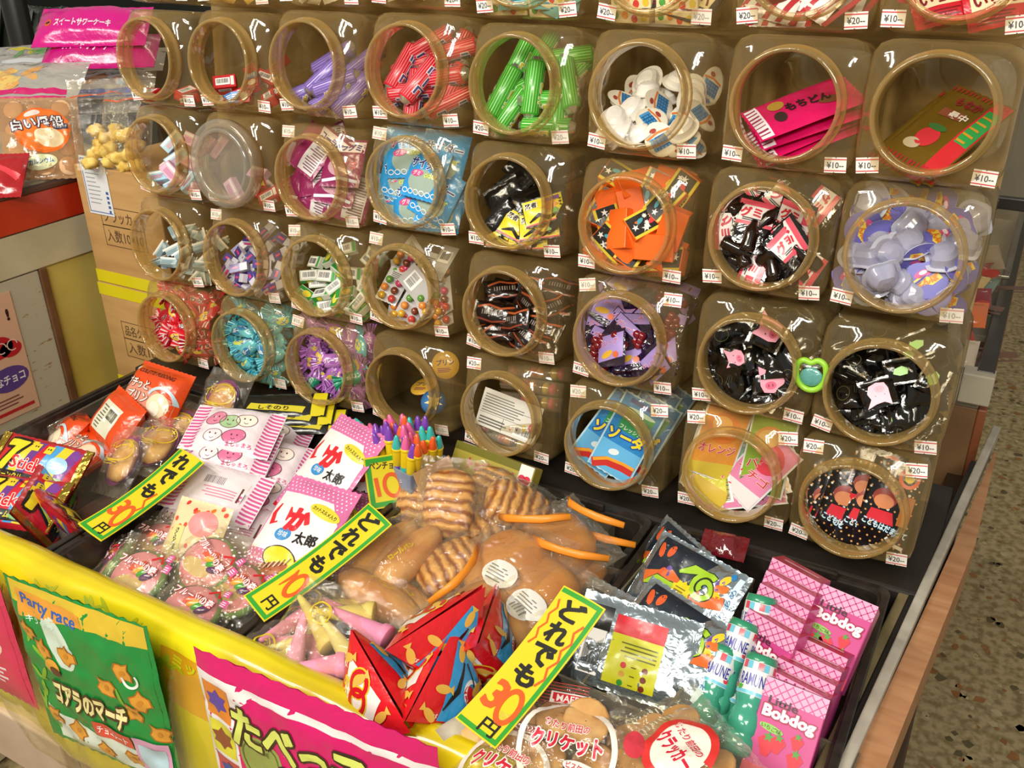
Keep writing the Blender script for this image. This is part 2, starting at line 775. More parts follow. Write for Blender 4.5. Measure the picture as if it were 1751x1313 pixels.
OLIVE = noisy('olive_rail', '6a5d3f', '7d6f4d', 20, 0.5, 0.03)
e = 0.02
for nm, p0, p1, w, zt, m in (
        ('rail_trough', at(1410, 1313, .757), at(1590, 930, .757), 0.016, .757, OLIVE),
        ('dark_gap_strip', at(1432, 1313, .757), at(1665, 800, .757), 0.014, .758, ink('17130f', 0.5, 0.1)),  # flat black strip filling the gap beside the white rail
        ('white_rail', at(1444, 1313, .757), at(1699, 745, .757), 0.011, .764, noisy('rail_white', 'a9a294', 'bfb8aa', 30, 0.4, 0.02))):
    d = (p1 - p0).normalized()
    strip(nm, p0 - d * 0.12, p1 + d * 0.02, w, 0.02, zt, m, rl)
# peach board tapering away along the rail
mb = MB()
bp = [at(*p, .755) for p in ((1395, 1430), (1456, 1313), (1632, 930), (1701, 772), (1705, 772), (1668, 930), (1515, 1313), (1460, 1430))]
n = len(bp)
mb.add([tuple(p) for p in bp] + [(p.x, p.y, .70) for p in bp], [list(range(n))[::-1], [i + n for i in range(n)]] + [[i, (i + 1) % n, (i + 1) % n + n, i + n] for i in range(n)], noisy('peach_board', 'a8754f', 'bb8a62', 14, 0.55, 0.03, stretch=(1, 6, 1)), False)
mb.build('side_board', rl)
mb = MB()
rbox(mb, 0.03, 0.9, 0.69, noisy('end_panel_dark', '3a2a1c', '4a3826', 9, 0.6, 0.05), 0.002, (1.135, 0.08, 0.345))
struct(mb.build('trim_1'))

# ================================================================== JARS
JW, JH, RM = 0.0685, 0.0662, 0.0535


def ring_se(y, a, b, p, n=56):
    out = []
    for k in range(n):
        t = 2 * math.pi * k / n
        c, s = math.cos(t), math.sin(t)
        r = ((abs(c) / a) ** p + (abs(s) / b) ** p) ** (-1 / p)
        out.append((r * c, y, r * s))
    return out


def loft(mb, rings, m, cap_end=True):
    n = len(rings[0])
    vs = [p for r in rings for p in r]
    fs = []
    for i in range(len(rings) - 1):
        for k in range(n):
            a, b = i * n + k, i * n + (k + 1) % n
            fs.append([a, a + n, b + n, b])
    if cap_end:
        fs.append([(len(rings) - 1) * n + k for k in range(n)])
    return mb.add(vs, fs, m, True)


def jar_meshes():
    b = MB()
    loft(b, [ring_se(y, a, bb, p) for y, a, bb, p in (
        (.021, RM, RM, 2), (.026, .0585, .0575, 2.3), (.0295, .0635, .0618, 3.6), (.032, .066, .0638, 5.2), (.037, .0683, .066, 7),
        (.055, JW, JH, 8), (.10, JW, JH, 8), (.10, JW, JH, 8), (.185, JW, JH, 8), (.197, .066, .064, 7), (.203, .058, .056, 4))], JAR)
    r = MB()
    lathe(r, [(RM - .0030, .026), (RM - .0032, .002), (RM - .0022, -.0005), (RM + .0008, -.0004), (RM + .0016, .0018), (RM + .0008, .0045), (RM + .0004, .011),
              (RM + .001, .0130), (RM + .0042, .0145), (RM + .0044, .0172), (RM + .0016, .0190), (RM + .001, .0225)], RIM, 56, ax='y')
    return b.mesh('jar_body'), r.mesh('jar_rim')


JB, JR = jar_meshes()


def tag_mesh(txt, faded=False):
    mb = MB()
    w, h = 0.0215, 0.0155
    pts = [(-w / 2, -h / 2), (-w * .08, -h / 2), (-w * .05, -h / 2 + .0012), (-w * .02, -h / 2), (w / 2, -h / 2), (w / 2, h / 2), (w * .05, h / 2), (w * .02, h / 2 - .0012), (-w * .02, h / 2), (-w / 2, h / 2)]
    n = len(pts)
    vs = [(x, -.0004, z) for x, z in pts] + [(x, .0003, z) for x, z in pts]
    tr = geometry.tessellate_polygon([[V((x, z, 0)) for x, z in pts]])
    fs = [list(t) for t in tr]
    fs = [f if (pts[f[1]][0] - pts[f[0]][0]) * (pts[f[2]][1] - pts[f[0]][1]) - (pts[f[2]][0] - pts[f[0]][0]) * (pts[f[1]][1] - pts[f[0]][1]) > 0 else f[::-1] for f in fs]
    fs += [[i, i + n, (i + 1) % n + n, (i + 1) % n] for i in range(n)]
    paper = ink('e6dfce' if faded else 'fbf8f2', 0.6, 0.0)
    mb.add(vs, fs, paper, False)
    fn = face(0, -.0004, 0, (1, 0, 0), (0, 0, 1))
    red = ink('d58a86' if faded else 'd94a4e', 0.6, 0)
    decal(mb, fn, d_rect(-w / 2, h * .33, w / 2, h * .40), red, 1, 1)
    decal(mb, fn, d_rect(-w / 2, -h * .40, w / 2, -h * .33), red, 1, 1)
    if txt:
        decal(mb, fn, d_text(txt, 0, 0, .0062, .0165, 0.012), ink('a59f92' if faded else '4a4844', 0.6, 0), 1, 1)
    return mb.mesh('price_tag')


TAGS = {10: tag_mesh('¥10--'), 20: tag_mesh('¥20--'), 11: tag_mesh('¥10--', True), 21: tag_mesh('¥20--', True), 0: tag_mesh('', True)}


def jar_mat(x, u):
    p = JO + V((x, 0, 0)) + JU * u
    return Matrix(((1, 0, 0, p.x), (0, JI.y, JU.y, p.y), (0, JI.z, JU.z, p.z), (0, 0, 0, 1)))


JP = {2: [(0.004, 0.405), (0.147, 0.408), (0.294, 0.413), (0.449, 0.415), (0.599, 0.409), (0.752, 0.408), (0.909, 0.41), (1.046, 0.412)], 3: [(0.004, 0.271), (0.148, 0.273), (0.296, 0.27), (0.449, 0.281), (0.598, 0.275), (0.751, 0.269), (0.904, 0.276), (1.044, 0.277)], 4: [(-0.004, 0.136), (0.151, 0.138), (0.301, 0.135), (0.443, 0.144), (0.6, 0.139), (0.755, 0.134), (0.909, 0.136), (1.047, 0.134)], 5: [(-0.005, 0.003), (0.156, 0.005), (0.302, 0.002), (0.447, 0.002), (0.602, 0.002), (0.754, -0.003), (0.907, 0.0), (1.043, -0.002)], 1: [(0.002, 0.546), (0.15, 0.546), (0.298, 0.55), (0.447, 0.552), (0.598, 0.546), (0.752, 0.544), (0.906, 0.546), (1.046, 0.548)]}
ROWN = {1: 'top row', 2: 'second row down', 3: 'middle row', 4: 'fourth row down', 5: 'bottom row'}
HOLD = {
    (1, 1): 'brown packets', (1, 2): 'yellow packets', (1, 3): 'cream printed packets', (1, 4): 'cream and orange packets', (1, 5): 'teal packets',
    (1, 6): 'dark packets with coloured dots', (1, 7): 'striped chocolate packets', (1, 8): 'red packets',
    (2, 1): 'a few small red boxes', (2, 2): 'red and blue small boxes', (2, 3): 'purple striped candy rolls', (2, 4): 'red cola candy rolls', (2, 5): 'green candy rolls',
    (2, 6): 'white egg chocolates', (2, 7): 'a stack of magenta packets', (2, 8): 'a gold strawberry packet',
    (3, 1): 'pink and pale blue boxes', (3, 2): 'murky leftovers behind a closed lid', (3, 3): 'maroon gummy packets', (3, 4): 'blue cider gummy packets', (3, 5): 'black and yellow packets',
    (3, 6): 'orange boxes', (3, 7): 'dark cola gummy bottles', (3, 8): 'grey animal-shaped cups',
    (4, 1): 'pale silver candies', (4, 2): 'purple and silver gum', (4, 3): 'green gum packs', (4, 4): 'chocolate bead packs', (4, 5): 'dark brown wrappers', (4, 6): 'purple grape candies',
    (4, 7): 'black packs with pink pigs', (4, 8): 'black packs with green scraps',
    (5, 1): 'red twist candies', (5, 2): 'turquoise twist candies', (5, 3): 'purple twist candies', (5, 4): 'a few pudding cups', (5, 5): 'bead tubes and a white label', (5, 6): 'blue soda sachets',
    (5, 7): 'fruit powder sachets', (5, 8): 'black dotted packets'}
JM = {}
rnd = random.Random(12)
for r in range(1, 6):
    for c in range(1, 9):
        j = thing('candy_jar', 'clear plastic jar holding %s, %s' % (HOLD[r, c], ROWN[r]), 'jar', 'clear plastic candy jars stacked in rows')
        for nm, me in (('jar_body', JB), ('jar_rim', JR)):
            o = bpy.data.objects.new(nm, me)
            COL.objects.link(o)
            o.parent = j
        j.matrix_basis = JM[r, c] = jar_mat(*JP[r][c - 1])
        pr = 20 if (r == 1 and c < 8) or (r, c) in ((2, 5), (5, 5), (5, 6), (5, 7), (5, 8)) else 10
        spots = [(-.053, -.0535, pr, rnd.uniform(-8, 10)), (.0535, -.0545, pr + (rnd.random() < .25), rnd.uniform(-9, 3))]
        if (r, c) in ((5, 6), (5, 7), (5, 8)):
            spots.append((.054, .0535, pr, -10))
        if (r, c) in ((5, 6), (5, 7), (5, 8), (4, 6), (5, 5)):
            spots.append((-.0535, .0535, pr + (c == 6), rnd.uniform(-12, 4)))
        if (r, c) == (4, 6):
            spots.append((.054, .0535, 10, -3))
        if (r, c) in ((4, 3), (4, 4), (3, 3), (3, 4), (4, 2), (5, 3)):
            spots.append((-.0535, .0545, pr + 1, rnd.uniform(-10, 6)))
        for x, z, p, a in spots:
            o = bpy.data.objects.new('price_tag', TAGS[p])
            COL.objects.link(o)
            o.parent = j
            o.matrix_basis = Matrix.Translation((x, .0318 - .002, z)) @ Matrix.Rotation(R_(a), 4, 'Y') @ Matrix.Rotation(R_(8 if z < 0 else -8), 4, 'X')
        if (r, c) == (3, 2):
            mb = MB()
            lathe(mb, [(0.0, -.003), (.042, -.003), (.046, -.0045), (.056, -.0045), (.0605, -.003), (.0615, .002), (.0610, .011), (.0595, .012)], LID, 56, ax='y')
            lathe(mb, [(.0425, -.0035), (.044, -.006), (.0475, -.006), (.049, -.0045)], LID, 56, ax='y')
            mb.build('jar_lid', j)

# ================================================================== WHAT LIES IN THE JARS


def axes_from_normal(n, rot):
    n = V(n).normalized()
    x = V((0, 0, 1)).cross(n)
    if x.length < .01:
        x = V((1, 0, 0))
    x.normalize()
    y = n.cross(x)
    c, s = math.cos(R_(rot)), math.sin(R_(rot))
    return x * c + y * s, y * c - x * s, n


def put_in(o, r, c, pos, n, rot, s=1.0, keep=True):
    x, y, z = axes_from_normal(n, rot)
    x, y, z = x * s, y * s, z * s
    L = Matrix(((x.x, y.x, z.x, pos[0]), (x.y, y.y, z.y, pos[1]), (x.z, y.z, z.z, pos[2]), (0, 0, 0, 1)))
    if keep:        # nothing pokes through the jar's walls
        pts = [L @ v.co for v in list(o.data.vertices)[::max(1, len(o.data.vertices) // 160)]]
        for q in o.children:
            pts += [L @ q.matrix_basis @ V(b) for b in q.bound_box]
        d = V((0, 0, 0))
        for ax, lo, hi in ((0, -.0655, .0655), (2, -.0640, .0640)):
            a, b = min(p[ax] for p in pts), max(p[ax] for p in pts)
            if b - a > hi - lo:
                d[ax] = (lo + hi) / 2 - (a + b) / 2
            elif a < lo:
                d[ax] = lo - a
            elif b > hi:
                d[ax] = hi - b
        need = 0.0
        for p in pts:
            q = p + d
            need = max(need, (.0325 if math.hypot(q.x, q.z) > .049 else .004) - q.y)
        d.y = need if need > 0 else min(0, .193 - max(p.y for p in pts))
        L = Matrix.Translation(d) @ L
    o.matrix_basis = JM[r, c] @ L
    return o


def heap(r, c, items, ya, za, yb, zb, seed, hx=.058, jn=.5, rots=(0, 360), lift=.35, flip=0.0, layers=2, drop=.013, s=1.0, xs=1.0):
    """items = [(proto, label, group, n)] laid over a sloping heap surface inside the jar"""
    rnd = random.Random(seed)
    bag = [(p, l, g) for p, l, g, n in items for _ in range(n)]
    rnd.shuffle(bag)
    pts = []
    N = len(bag)
    n1 = N if layers == 1 else int(N * .68 + .5)
    for k, (p, l, g) in enumerate(bag):
        lay2 = k >= n1
        best = None
        for _ in range(14):
            x, t = rnd.uniform(-hx, hx) * xs, rnd.random()
            if lay2:
                t = rnd.uniform(.1, .95)
            d = min([(x - a) ** 2 + ((t - b) * max(.05, math.hypot(yb - ya, zb - za))) ** 2 for a, b, q in pts if q == lay2] or [1])
            if best is None or d > best[0]:
                best = (d, x, t)
        _, x, t = best
        pts.append((x, t, lay2))
        y, z = ya + (yb - ya) * t, za + (zb - za) * t
        # the surface normal leans to the mouth and up
        sl = V((0, -(zb - za), (yb - ya)))
        if sl.length < 1e-6:
            sl = V((0, -1, 1))
        sl.normalize()
        n = (sl * (1 - lift) + V((.18, -1, .25)) * lift).normalized()
        off = -drop if lay2 else rnd.uniform(-.003, .003)
        pos = V((x, y, max(z, -.058))) + sl * off
        n = n + V((rnd.uniform(-jn, jn), rnd.uniform(-jn, jn) * .6, rnd.uniform(-jn, jn)))
        if rnd.random() < flip:
            n = -n
        put_in(p.get(l, g), r, c, pos, n, rnd.uniform(*rots), s)


def gum_box(w, h, d, base, deco=None):
    mb = MB()
    rbox(mb, w, h, d, ink(base, .45, .1), .0006, seg=1)
    f = face(0, 0, d / 2, (1, 0, 0), (0, 1, 0))
    b = face(0, 0, -d / 2, (-1, 0, 0), (0, 1, 0))
    sd = face(0, -h / 2, 0, (1, 0, 0), (0, 0, 1))
    tp = face(0, h / 2, 0, (-1, 0, 0), (0, 0, 1))
    if deco:
        deco(mb, f, b, sd, tp)
    return mb.build('candy_box')


def barcode(mb, fn, x0, y0, x1, y1, layer=2, vert=True):
    decal(mb, fn, d_rect(x0, y0, x1, y1), ink('f4f2ee', .5, .1), layer, 1)
    a, b = (x1 - x0) * .08, (y1 - y0) * .14
    decal(mb, fn, d_bars(x0 + a, y0 + b * 1.6, x1 - a, y1 - b, 16, .5, vert), ink('1b1a1a', .5, .1), layer + 1, 1)


def dk_red(mb, f, b, sd, tp):
    barcode(mb, f, -.012, -.006, .008, .005)
    decal(mb, f, d_rect(.009, -.007, .0135, .007), ink('f3efe6'), 1)
    decal(mb, b, d_text('ガム', 0, 0, .008, None, .03), ink('f6e9d8'), 1)
    barcode(mb, sd, -.010, -.003, .008, .003)
    decal(mb, tp, d_rect(-.01, -.003, .01, .003), ink('f0d24a'), 1)


def dk_blue(mb, f, b, sd, tp):
    for q in (f, b):
        decal(mb, q, d_rect(-.015, -.008, -.002, .008), ink('3c7fc4'), 1)
        decal(mb, q, d_bars(-.013, -.006, -.004, .006, 4, .5, False), ink('f4f2ee'), 2)
        decal(mb, q, d_ell(.006, 0, .006), ink('f7f3ea'), 2)
    barcode(mb, sd, -.010, -.003, .008, .003)


def dk_pastel(col):
    def f_(mb, f, b, sd, tp):
        for q in (f, b):
            decal(mb, q, d_rect(-.016, .004, .016, .0075), ink('fbf7f2'), 1)
            decal(mb, q, d_bars(-.012, -.006, .012, .002, 4, .5, False), ink(col), 1)
        decal(mb, sd, d_bars(-.012, -.0035, .012, .0035, 3, .5, False), ink(col), 1)
    return f_


RB = Proto(gum_box(.032, .020, .013, 'c01a24', dk_red), 'candy box')
BB = Proto(gum_box(.030, .018, .012, 'b4202a', dk_blue), 'candy box')
PKB = Proto(gum_box(.036, .019, .012, 'ecb8cf', dk_pastel('b76a96')), 'candy box')
BLB = Proto(gum_box(.036, .019, .012, 'aad3ea', dk_pastel('d06a7a')), 'candy box')
SLB = Proto(gum_box(.026, .012, .009, 'b9ced3', dk_pastel('5f7f8d')), 'candy')


def dk_purp(mb, f, b, sd, tp):
    for q in (f, b):
        decal(mb, q, d_rect(-.014, -.0065, .002, .0065), ink('453a86'), 1)
        decal(mb, q, d_rect(-.010, -.0016, .0, .0016), ink('e0407c'), 2)
    decal(mb, sd, d_rect(-.012, -.002, .0, .002), ink('d8467f'), 1)


def dk_green(mb, f, b, sd, tp):
    barcode(mb, f, -.013, -.0065, .009, .0065)
    decal(mb, b, d_rect(-.015, -.007, .015, .007), ink('2f8f3a'), 1)
    decal(mb, b, d_ell(.003, 0, .008, .005), ink('e7d33c'), 2)
    decal(mb, f, d_rect(.010, -.008, .015, .008), ink('3aa046'), 1)
    decal(mb, sd, d_rect(-.015, -.004, .003, .004), ink('2f9a3c'), 1)
    decal(mb, sd, d_rect(-.006, -.003, .002, .003), ink('e7d33c'), 2)


PSB = Proto(gum_box(.028, .013, .009, 'c9c6d2', dk_purp), 'gum')
GSB = Proto(gum_box(.031, .017, .010, 'cfd6c4', dk_green), 'gum')

SILV = foil('d9dad6', .18, .5)


def roll(base, line, text, tcol, L=.062, r=.0112):
    mb = MB()
    lathe(mb, [(.001, -L / 2 - .006), (.006, -L / 2 - .005), (.0075, -L / 2 - .001), (r - .001, -L / 2 + .001)], SILV, 16, ax='x')
    lathe(mb, [(r - .001, L / 2 - .001), (.0075, L / 2 + .001), (.006, L / 2 + .005), (.001, L / 2 + .006)], SILV, 16, ax='x')
    lathe(mb, [(r - .0012, -L / 2), (r, -L / 2 + .001), (r, L / 2 - .001), (r - .0012, L / 2)], ink(base, .3, .4), 20, ax='x')
    fn = cyl(r, 'x')
    per = 2 * math.pi * r
    for k in range(22):
        x = -per / 2 + per * k / 22
        decal(mb, fn, d_rect(x, -L / 2 + .002, x + .0009, L / 2 - .002), ink(line, .3, .3), 1, .006)
    for k in (-1, 1):
        decal(mb, fn, d_xf(d_text(text, 0, 0, .013, .040, .10), k * per / 4, 0, 90), ink('f6f4ef'), 2)
        decal(mb, fn, d_xf(d_text(text, 0, 0, .013, .040, .04), k * per / 4, 0, 90), ink(tcol), 3)
    return mb.build('candy_roll')


PRL = Proto(roll('7c62b8', 'a48fd2', 'グレープ', 'c8a52c'), 'candy roll')
RRL = Proto(roll('d91e33', 'ee8d92', 'コーラ', '4a4a86'), 'candy roll')
GRL = Proto(roll('3fa82e', '8fd46c', 'サワー', 'd8c33a'), 'candy roll')


def cup(outline, hgt, dome, flange, lid, deco, name):
    mb = MB()
    n = len(outline)
    rings = [[(x * k, y * k, z) for x, y in outline] for k, z in ((1.0, 0), (1.0, .0008), (.80, .001), (.77, .003), (.70, hgt * .62), (.50, hgt * .92), (.22, hgt), (.01, hgt))]
    for a in range(len(rings) - 1):
        vs = rings[a] + rings[a + 1]
        mb.add(vs, [[k, (k + 1) % n, (k + 1) % n + n, k + n] for k in range(n)], flange if a < 2 else dome, a >= 2)
    mb.add([(x, y, 0) for x, y in outline], [list(range(n))[::-1]], lid, False)
    deco(mb, face(0, 0, 0, (-1, 0, 0), (0, 1, 0)))
    return mb.build(name)


EGG = [(.0175 * math.cos(a) * (1 + .12 * math.sin(a)), .0215 * math.sin(a)) for a in [2 * math.pi * k / 22 for k in range(22)]]


def plaid(mb, f):
    decal(mb, f, d_xf(d_ell(0, 0, .0165, .0205)), ink('f1ead8'), 1)
    decal(mb, f, d_rect(-.012, -.004, .012, .012), ink('4f9fd6'), 2)
    decal(mb, f, d_bars(-.012, -.004, .012, .012, 6, .35), ink('235f9a'), 3)
    decal(mb, f, d_bars(-.012, -.004, .012, .012, 4, .35, False), ink('2a6aa8'), 4)
    decal(mb, f, d_stroke([(-.014, -.006), (0, -.008), (.014, -.005)], .0024), ink('e0803a'), 3)
    decal(mb, f, d_ell(.003, -.012, .004, .0028), ink('a8443a'), 3)


EG = Proto(cup(EGG, .0125, ink('f3efe9', .25, .5), ink('ece7dc', .3, .4), ink('e9dfc6'), plaid, 'egg_chocolate'), 'egg chocolate')


def animal(a):
    r = .0185 + .004 * math.exp(-((a - 1.0) / .33) ** 2) + .004 * math.exp(-((a - (math.pi - 1.0)) / .33) ** 2)
    return r


AN = [(animal(a) * math.cos(a) * 1.08, animal(a) * math.sin(a) * .98) for a in [2 * math.pi * k / 32 for k in range(32)]]


def purple_lid(mb, f):
    decal(mb, f, d_xf((AN + [(0, 0)], [[k, (k + 1) % 32, 32] for k in range(32)]), 0, 0, 0, .97, .97), ink('6f6cc0'), 1)
    decal(mb, f, d_stroke([(-.012, -.003), (-.004, .002), (.004, -.001), (.013, .004)], .0085), ink('f3d65a'), 2)
    decal(mb, f, d_text('まんぼ', 0, 0, .007, .022, .06, 14), ink('e2822a'), 3)
    decal(mb, f, d_ell(-.002, .008, .009, .0038, 12), ink('e0569c'), 2)
    decal(mb, f, d_ell(-.002, .009, .004, .002, 12), ink('f7e7ee'), 3)


CUP = Proto(cup(AN, .0155, ink('a3a3bb', .22, .6), ink('c6c8da', .25, .5), ink('6f6cc0'), purple_lid, 'animal_cup'), 'candy cup')


class Twist:
    def __init__(s, L=.064, core=.034, w=.021, t=.014, seed=0):
        s.L, s.nx, s.ny = L, 26, 8
        s.rows = []
        for i in range(s.nx + 1):
            x = L * (i / s.nx - .5)
            q = abs(x) / (core / 2)
            if q < 1:
                ww = w * (.36 + .64 * (1 - q ** 3) ** .5)
                tt = t * (.18 + .82 * (1 - q ** 2.4) ** .5)
            else:
                e = (abs(x) - core / 2) / (L / 2 - core / 2)
                ww = w * (.36 + .78 * e ** .8)
                tt = t * .16
            s.rows.append((x, ww, tt, q >= 1))
        s.seed = seed

    def pt(s, i, v, side):
        x, ww, tt, fan = s.rows[i]
        y = v * ww / 2
        z = tt / 2 * (1 - v * v) ** .5 * side
        if fan:
            z += .0022 * math.sin(v * 9 + s.seed) * min(1, (abs(x) - .017) / .006)
        z += .0007 * noise.noise(V((x * 150, y * 150, s.seed + side)))
        return (x + (.0012 if fan and int(v * 10) % 2 else 0), y, z)

    def fn(s, x, y, off=0):
        f = (x / s.L + .5) * s.nx
        i = max(0, min(s.nx - 1, int(f)))
        a = f - i
        w = s.rows[i][1] * (1 - a) + s.rows[i + 1][1] * a
        v = max(-1, min(1, 2 * y / w))
        p, q = s.pt(i, v, 1), s.pt(i + 1, v, 1)
        return (x, y, p[2] * (1 - a) + q[2] * a + off)

    def body(s, mb, m):
        for side in (1, -1):
            vs, fs = [], []
            for i in range(s.nx + 1):
                for j in range(s.ny + 1):
                    vs.append(s.pt(i, 2 * j / s.ny - 1, side))
            w = s.ny + 1
            for i in range(s.nx):
                for j in range(s.ny):
                    f = [i * w + j, (i + 1) * w + j, (i + 1) * w + j + 1, i * w + j + 1]
                    fs.append(f if side == 1 else f[::-1])
            mb.add(vs, fs, m, True)


def twist(base, stripe, spot, txt, tcol, seed):
    mb = MB()
    t = Twist(seed=seed)
    t.body(mb, ink(base, .22, .6, 0, .3))
    for sg in (-1, 1):
        for k in range(5):
            y = -.0085 + k * .0042
            decal(mb, t.fn, d_poly([(sg * .020, y * .55 - .0007), (sg * .0318, y - .0010), (sg * .0318, y + .0010), (sg * .020, y * .55 + .0007)]), ink(stripe), 1, .004)
            decal(mb, lambda x, yy, o: (t.fn(x, yy, 0)[0], yy, t.fn(x, yy, 0)[2] - .0022 - o), d_poly([(sg * .020, y * .55 - .0007), (sg * .0318, y - .0010), (sg * .0318, y + .0010), (sg * .020, y * .55 + .0007)]), ink(stripe), 1, .004)
    decal(mb, t.fn, d_ell(.004, .001, .0095, .006, 15), ink(spot), 1, .004)
    decal(mb, t.fn, d_text(txt, -.001, 0, .0068, .022, .05), ink('f7f3f0'), 2, .004)
    decal(mb, t.fn, d_text(txt, -.001, 0, .0068, .022, .015), ink(tcol), 3, .004)
    return mb.build('twist_candy')


TR = [Proto(twist('d8202f', 'f0b9b9', 'e8c93c', 'アメ', '8d1420', 1), 'candy'), Proto(twist('c41a30', 'f5e2e0', 'e04a5a', 'あめ', '3a0a10', 2), 'candy')]
TT = [Proto(twist('56b4c0', '2e8fb6', 'cfd657', 'アメ', '2463a0', 3), 'candy'), Proto(twist('6cc2c8', '2b7fae', '3a86b8', 'ソーダ', 'eef4f4', 4), 'candy')]
TP = [Proto(twist('a464b4', '54205f', 'd6b534', 'アメ', '5a2068', 5), 'candy'), Proto(twist('b878c0', '5e2870', '9a54a8', 'グレープ', 'f0e6f2', 6), 'candy')]
TG = Proto(twist('2f9d78', '1d7a5c', '49b591', 'メロン', 'e8f4ec', 7), 'candy')


def packet(name, W, H, T, base, deco, ends='y', crimp=.006, wr=.0012, seed=0, back=None, mat=None, nx=16, ny=14, **kw):
    mb = MB()
    p = Pillow(W, H, T, crimp, wr, seed, nx, ny, ends, **kw)
    p.body(mb, mat or film(base), back)
    if deco:
        deco(mb, p.fn, p.fb)
    return mb.build(name)


def de_choc(mb, f, b):      # striped chocolate wafers
    for k in range(5):
        decal(mb, f, d_poly([(-.03 + k * .014, -.022), (-.024 + k * .014, -.022), (-.012 + k * .014, .022), (-.018 + k * .014, .022)]), ink('b8323a'), 1)
    decal(mb, f, d_ell(0, 0, .017, .008, 20), ink('6b3420'), 2)
    decal(mb, f, d_text('チョコ', 0, .014, .008, None, .04), ink('1d1b22'), 3)


def de_plain(c1, c2, t):
    def g(mb, f, b):
        decal(mb, f, d_rect(-.022, -.004, .022, .014), ink(c1), 1)
        decal(mb, f, d_text(t, 0, .005, .012, .038, .04), ink(c2), 2)
        decal(mb, f, d_bars(-.02, -.018, .02, -.007, 4, .5, False), ink(c2), 1)
        barcode(mb, b, -.016, -.01, .016, .01, 1)
    return g


ROW1 = {1: ('8a5a34', 'e9c58a', '5a2a18', 'きなこ'), 2: ('d9b04a', 'f5e7b0', '8a2a20', 'もち'), 3: ('e8ddc2', 'f6efdc', 'b04a3a', 'せんべい'), 4: ('e6d9b8', 'e8913a', '5a3a20', 'ビスコ'),
        5: ('6fb4b6', 'e6f0ea', '2a6a84', 'ラムネ'), 6: ('3a3334', 'e8d9a0', '7a2a2a', 'ウエハ'), 7: ('efe8e2', 'b8323a', '1d1b22', 'チョコ'), 8: ('c8202e', 'f0d6b0', '7a1018', 'いちご')}
for c, (a, b_, d_, t) in ROW1.items():
    p = Proto(packet('candy_packet', .055, .046, .009, a, de_choc if c == 7 else de_plain(b_, d_, t), seed=c), 'candy packet')
    items = [(p, '%s lying in the top-row jar' % HOLD[1, c].replace('packets', 'packet'), 'packets in the %s jar of the top row' % ['first', 'second', 'third', 'fourth', 'fifth', 'sixth', 'seventh', 'eighth'][c - 1], 6)]
    heap(1, c, items, .03, -.050, .10, -.005, 30 + c, .035, .25, (-40, 40), .4, layers=2, drop=.008)
rnd = random.Random(5)
# coloured dots packet strip seen through the front of the sixth jar
WAF = [gum_box(.030, .012, .012, h, None) for h in ('f0dca0', 'e9b9a8')]


def dotside(mb, f, b, sd, tp):
    for q in (f, sd):
        for k, h in enumerate(('4a9a3a', 'e8913a', 'd8443a', 'e0c23a')):
            decal(mb, q, d_ell(-.016 + k * .011, rnd.uniform(-.002, .002), .0036, .0042), ink(h), 1)


for o in WAF:
    bpy.data.objects.remove(o)
DW = Proto(gum_box(.046, .016, .014, 'ecdcae', dotside), 'wafer packet')
for c, ys in ((5, .050), (6, .046)):
    for k in range(4):
        put_in(DW.get('dotted cream wafer packet in the %s' % ('top row teal packet jar' if c == 5 else 'top row dark packet jar'), 'dotted wafers at the front of the %s jar of the top row' % ('fifth' if c == 5 else 'sixth')), 1, c, (-.03 + (k % 2) * .052, ys, -.055 + (k // 2) * .015), (0, -.3, 1), rnd.uniform(-10, 10))

heap(2, 1, [(RB, 'small red candy box with barcode in a nearly empty jar', 'red boxes in the first jar of the second row', 4)], .035, -.056, .12, -.050, 3, .045, .3, (-50, 50), .2, layers=1)
heap(2, 2, [(RB, 'small red box among blue ones in one jar', 'red boxes in the second jar of the second row', 4), (BB, 'small blue and red box in the second-row jar', 'blue boxes in the second jar of the second row', 5)], .022, -.055, .10, .0, 4, .045, .5, (-70, 70), .2)
heap(2, 3, [(PRL, 'purple striped candy roll with silver ends', 'purple candy rolls in one jar', 11)], .022, -.048, .090, .012, 5, .046, .3, (20, 75), .5)
heap(2, 4, [(RRL, 'red striped cola candy roll with silver ends', 'red candy rolls in one jar', 12)], .020, -.048, .080, .034, 6, .046, .35, (10, 100), .5)
heap(2, 5, [(GRL, 'bright green candy roll with silver ends', 'green candy rolls in one jar', 12)], .020, -.048, .085, .036, 7, .046, .35, (0, 110), .5)
heap(2, 6, [(EG, 'white egg chocolate with blue plaid lid', 'egg chocolates in one jar', 26)], .022, -.052, .13, .012, 8, .057, .9, (0, 360), .4, .45)
heap(3, 1, [(PKB, 'small pale pink box in the middle row end jar', 'pink boxes in the first jar of the middle row', 8), (BLB, 'small pale blue box in the middle row end jar', 'blue boxes in the first jar of the middle row', 7)], .022, -.054, .095, .018, 9, .056, .6, (-60, 70), .5)
heap(3, 2, [(PKB, 'pale pink box dimly seen behind the closed lid', 'boxes behind the closed lid', 3), (RB, 'red box dimly seen behind the closed lid', 'red boxes behind the closed lid', 4)], .028, -.054, .12, -.02, 10, .056, .6, (-60, 70), .5)


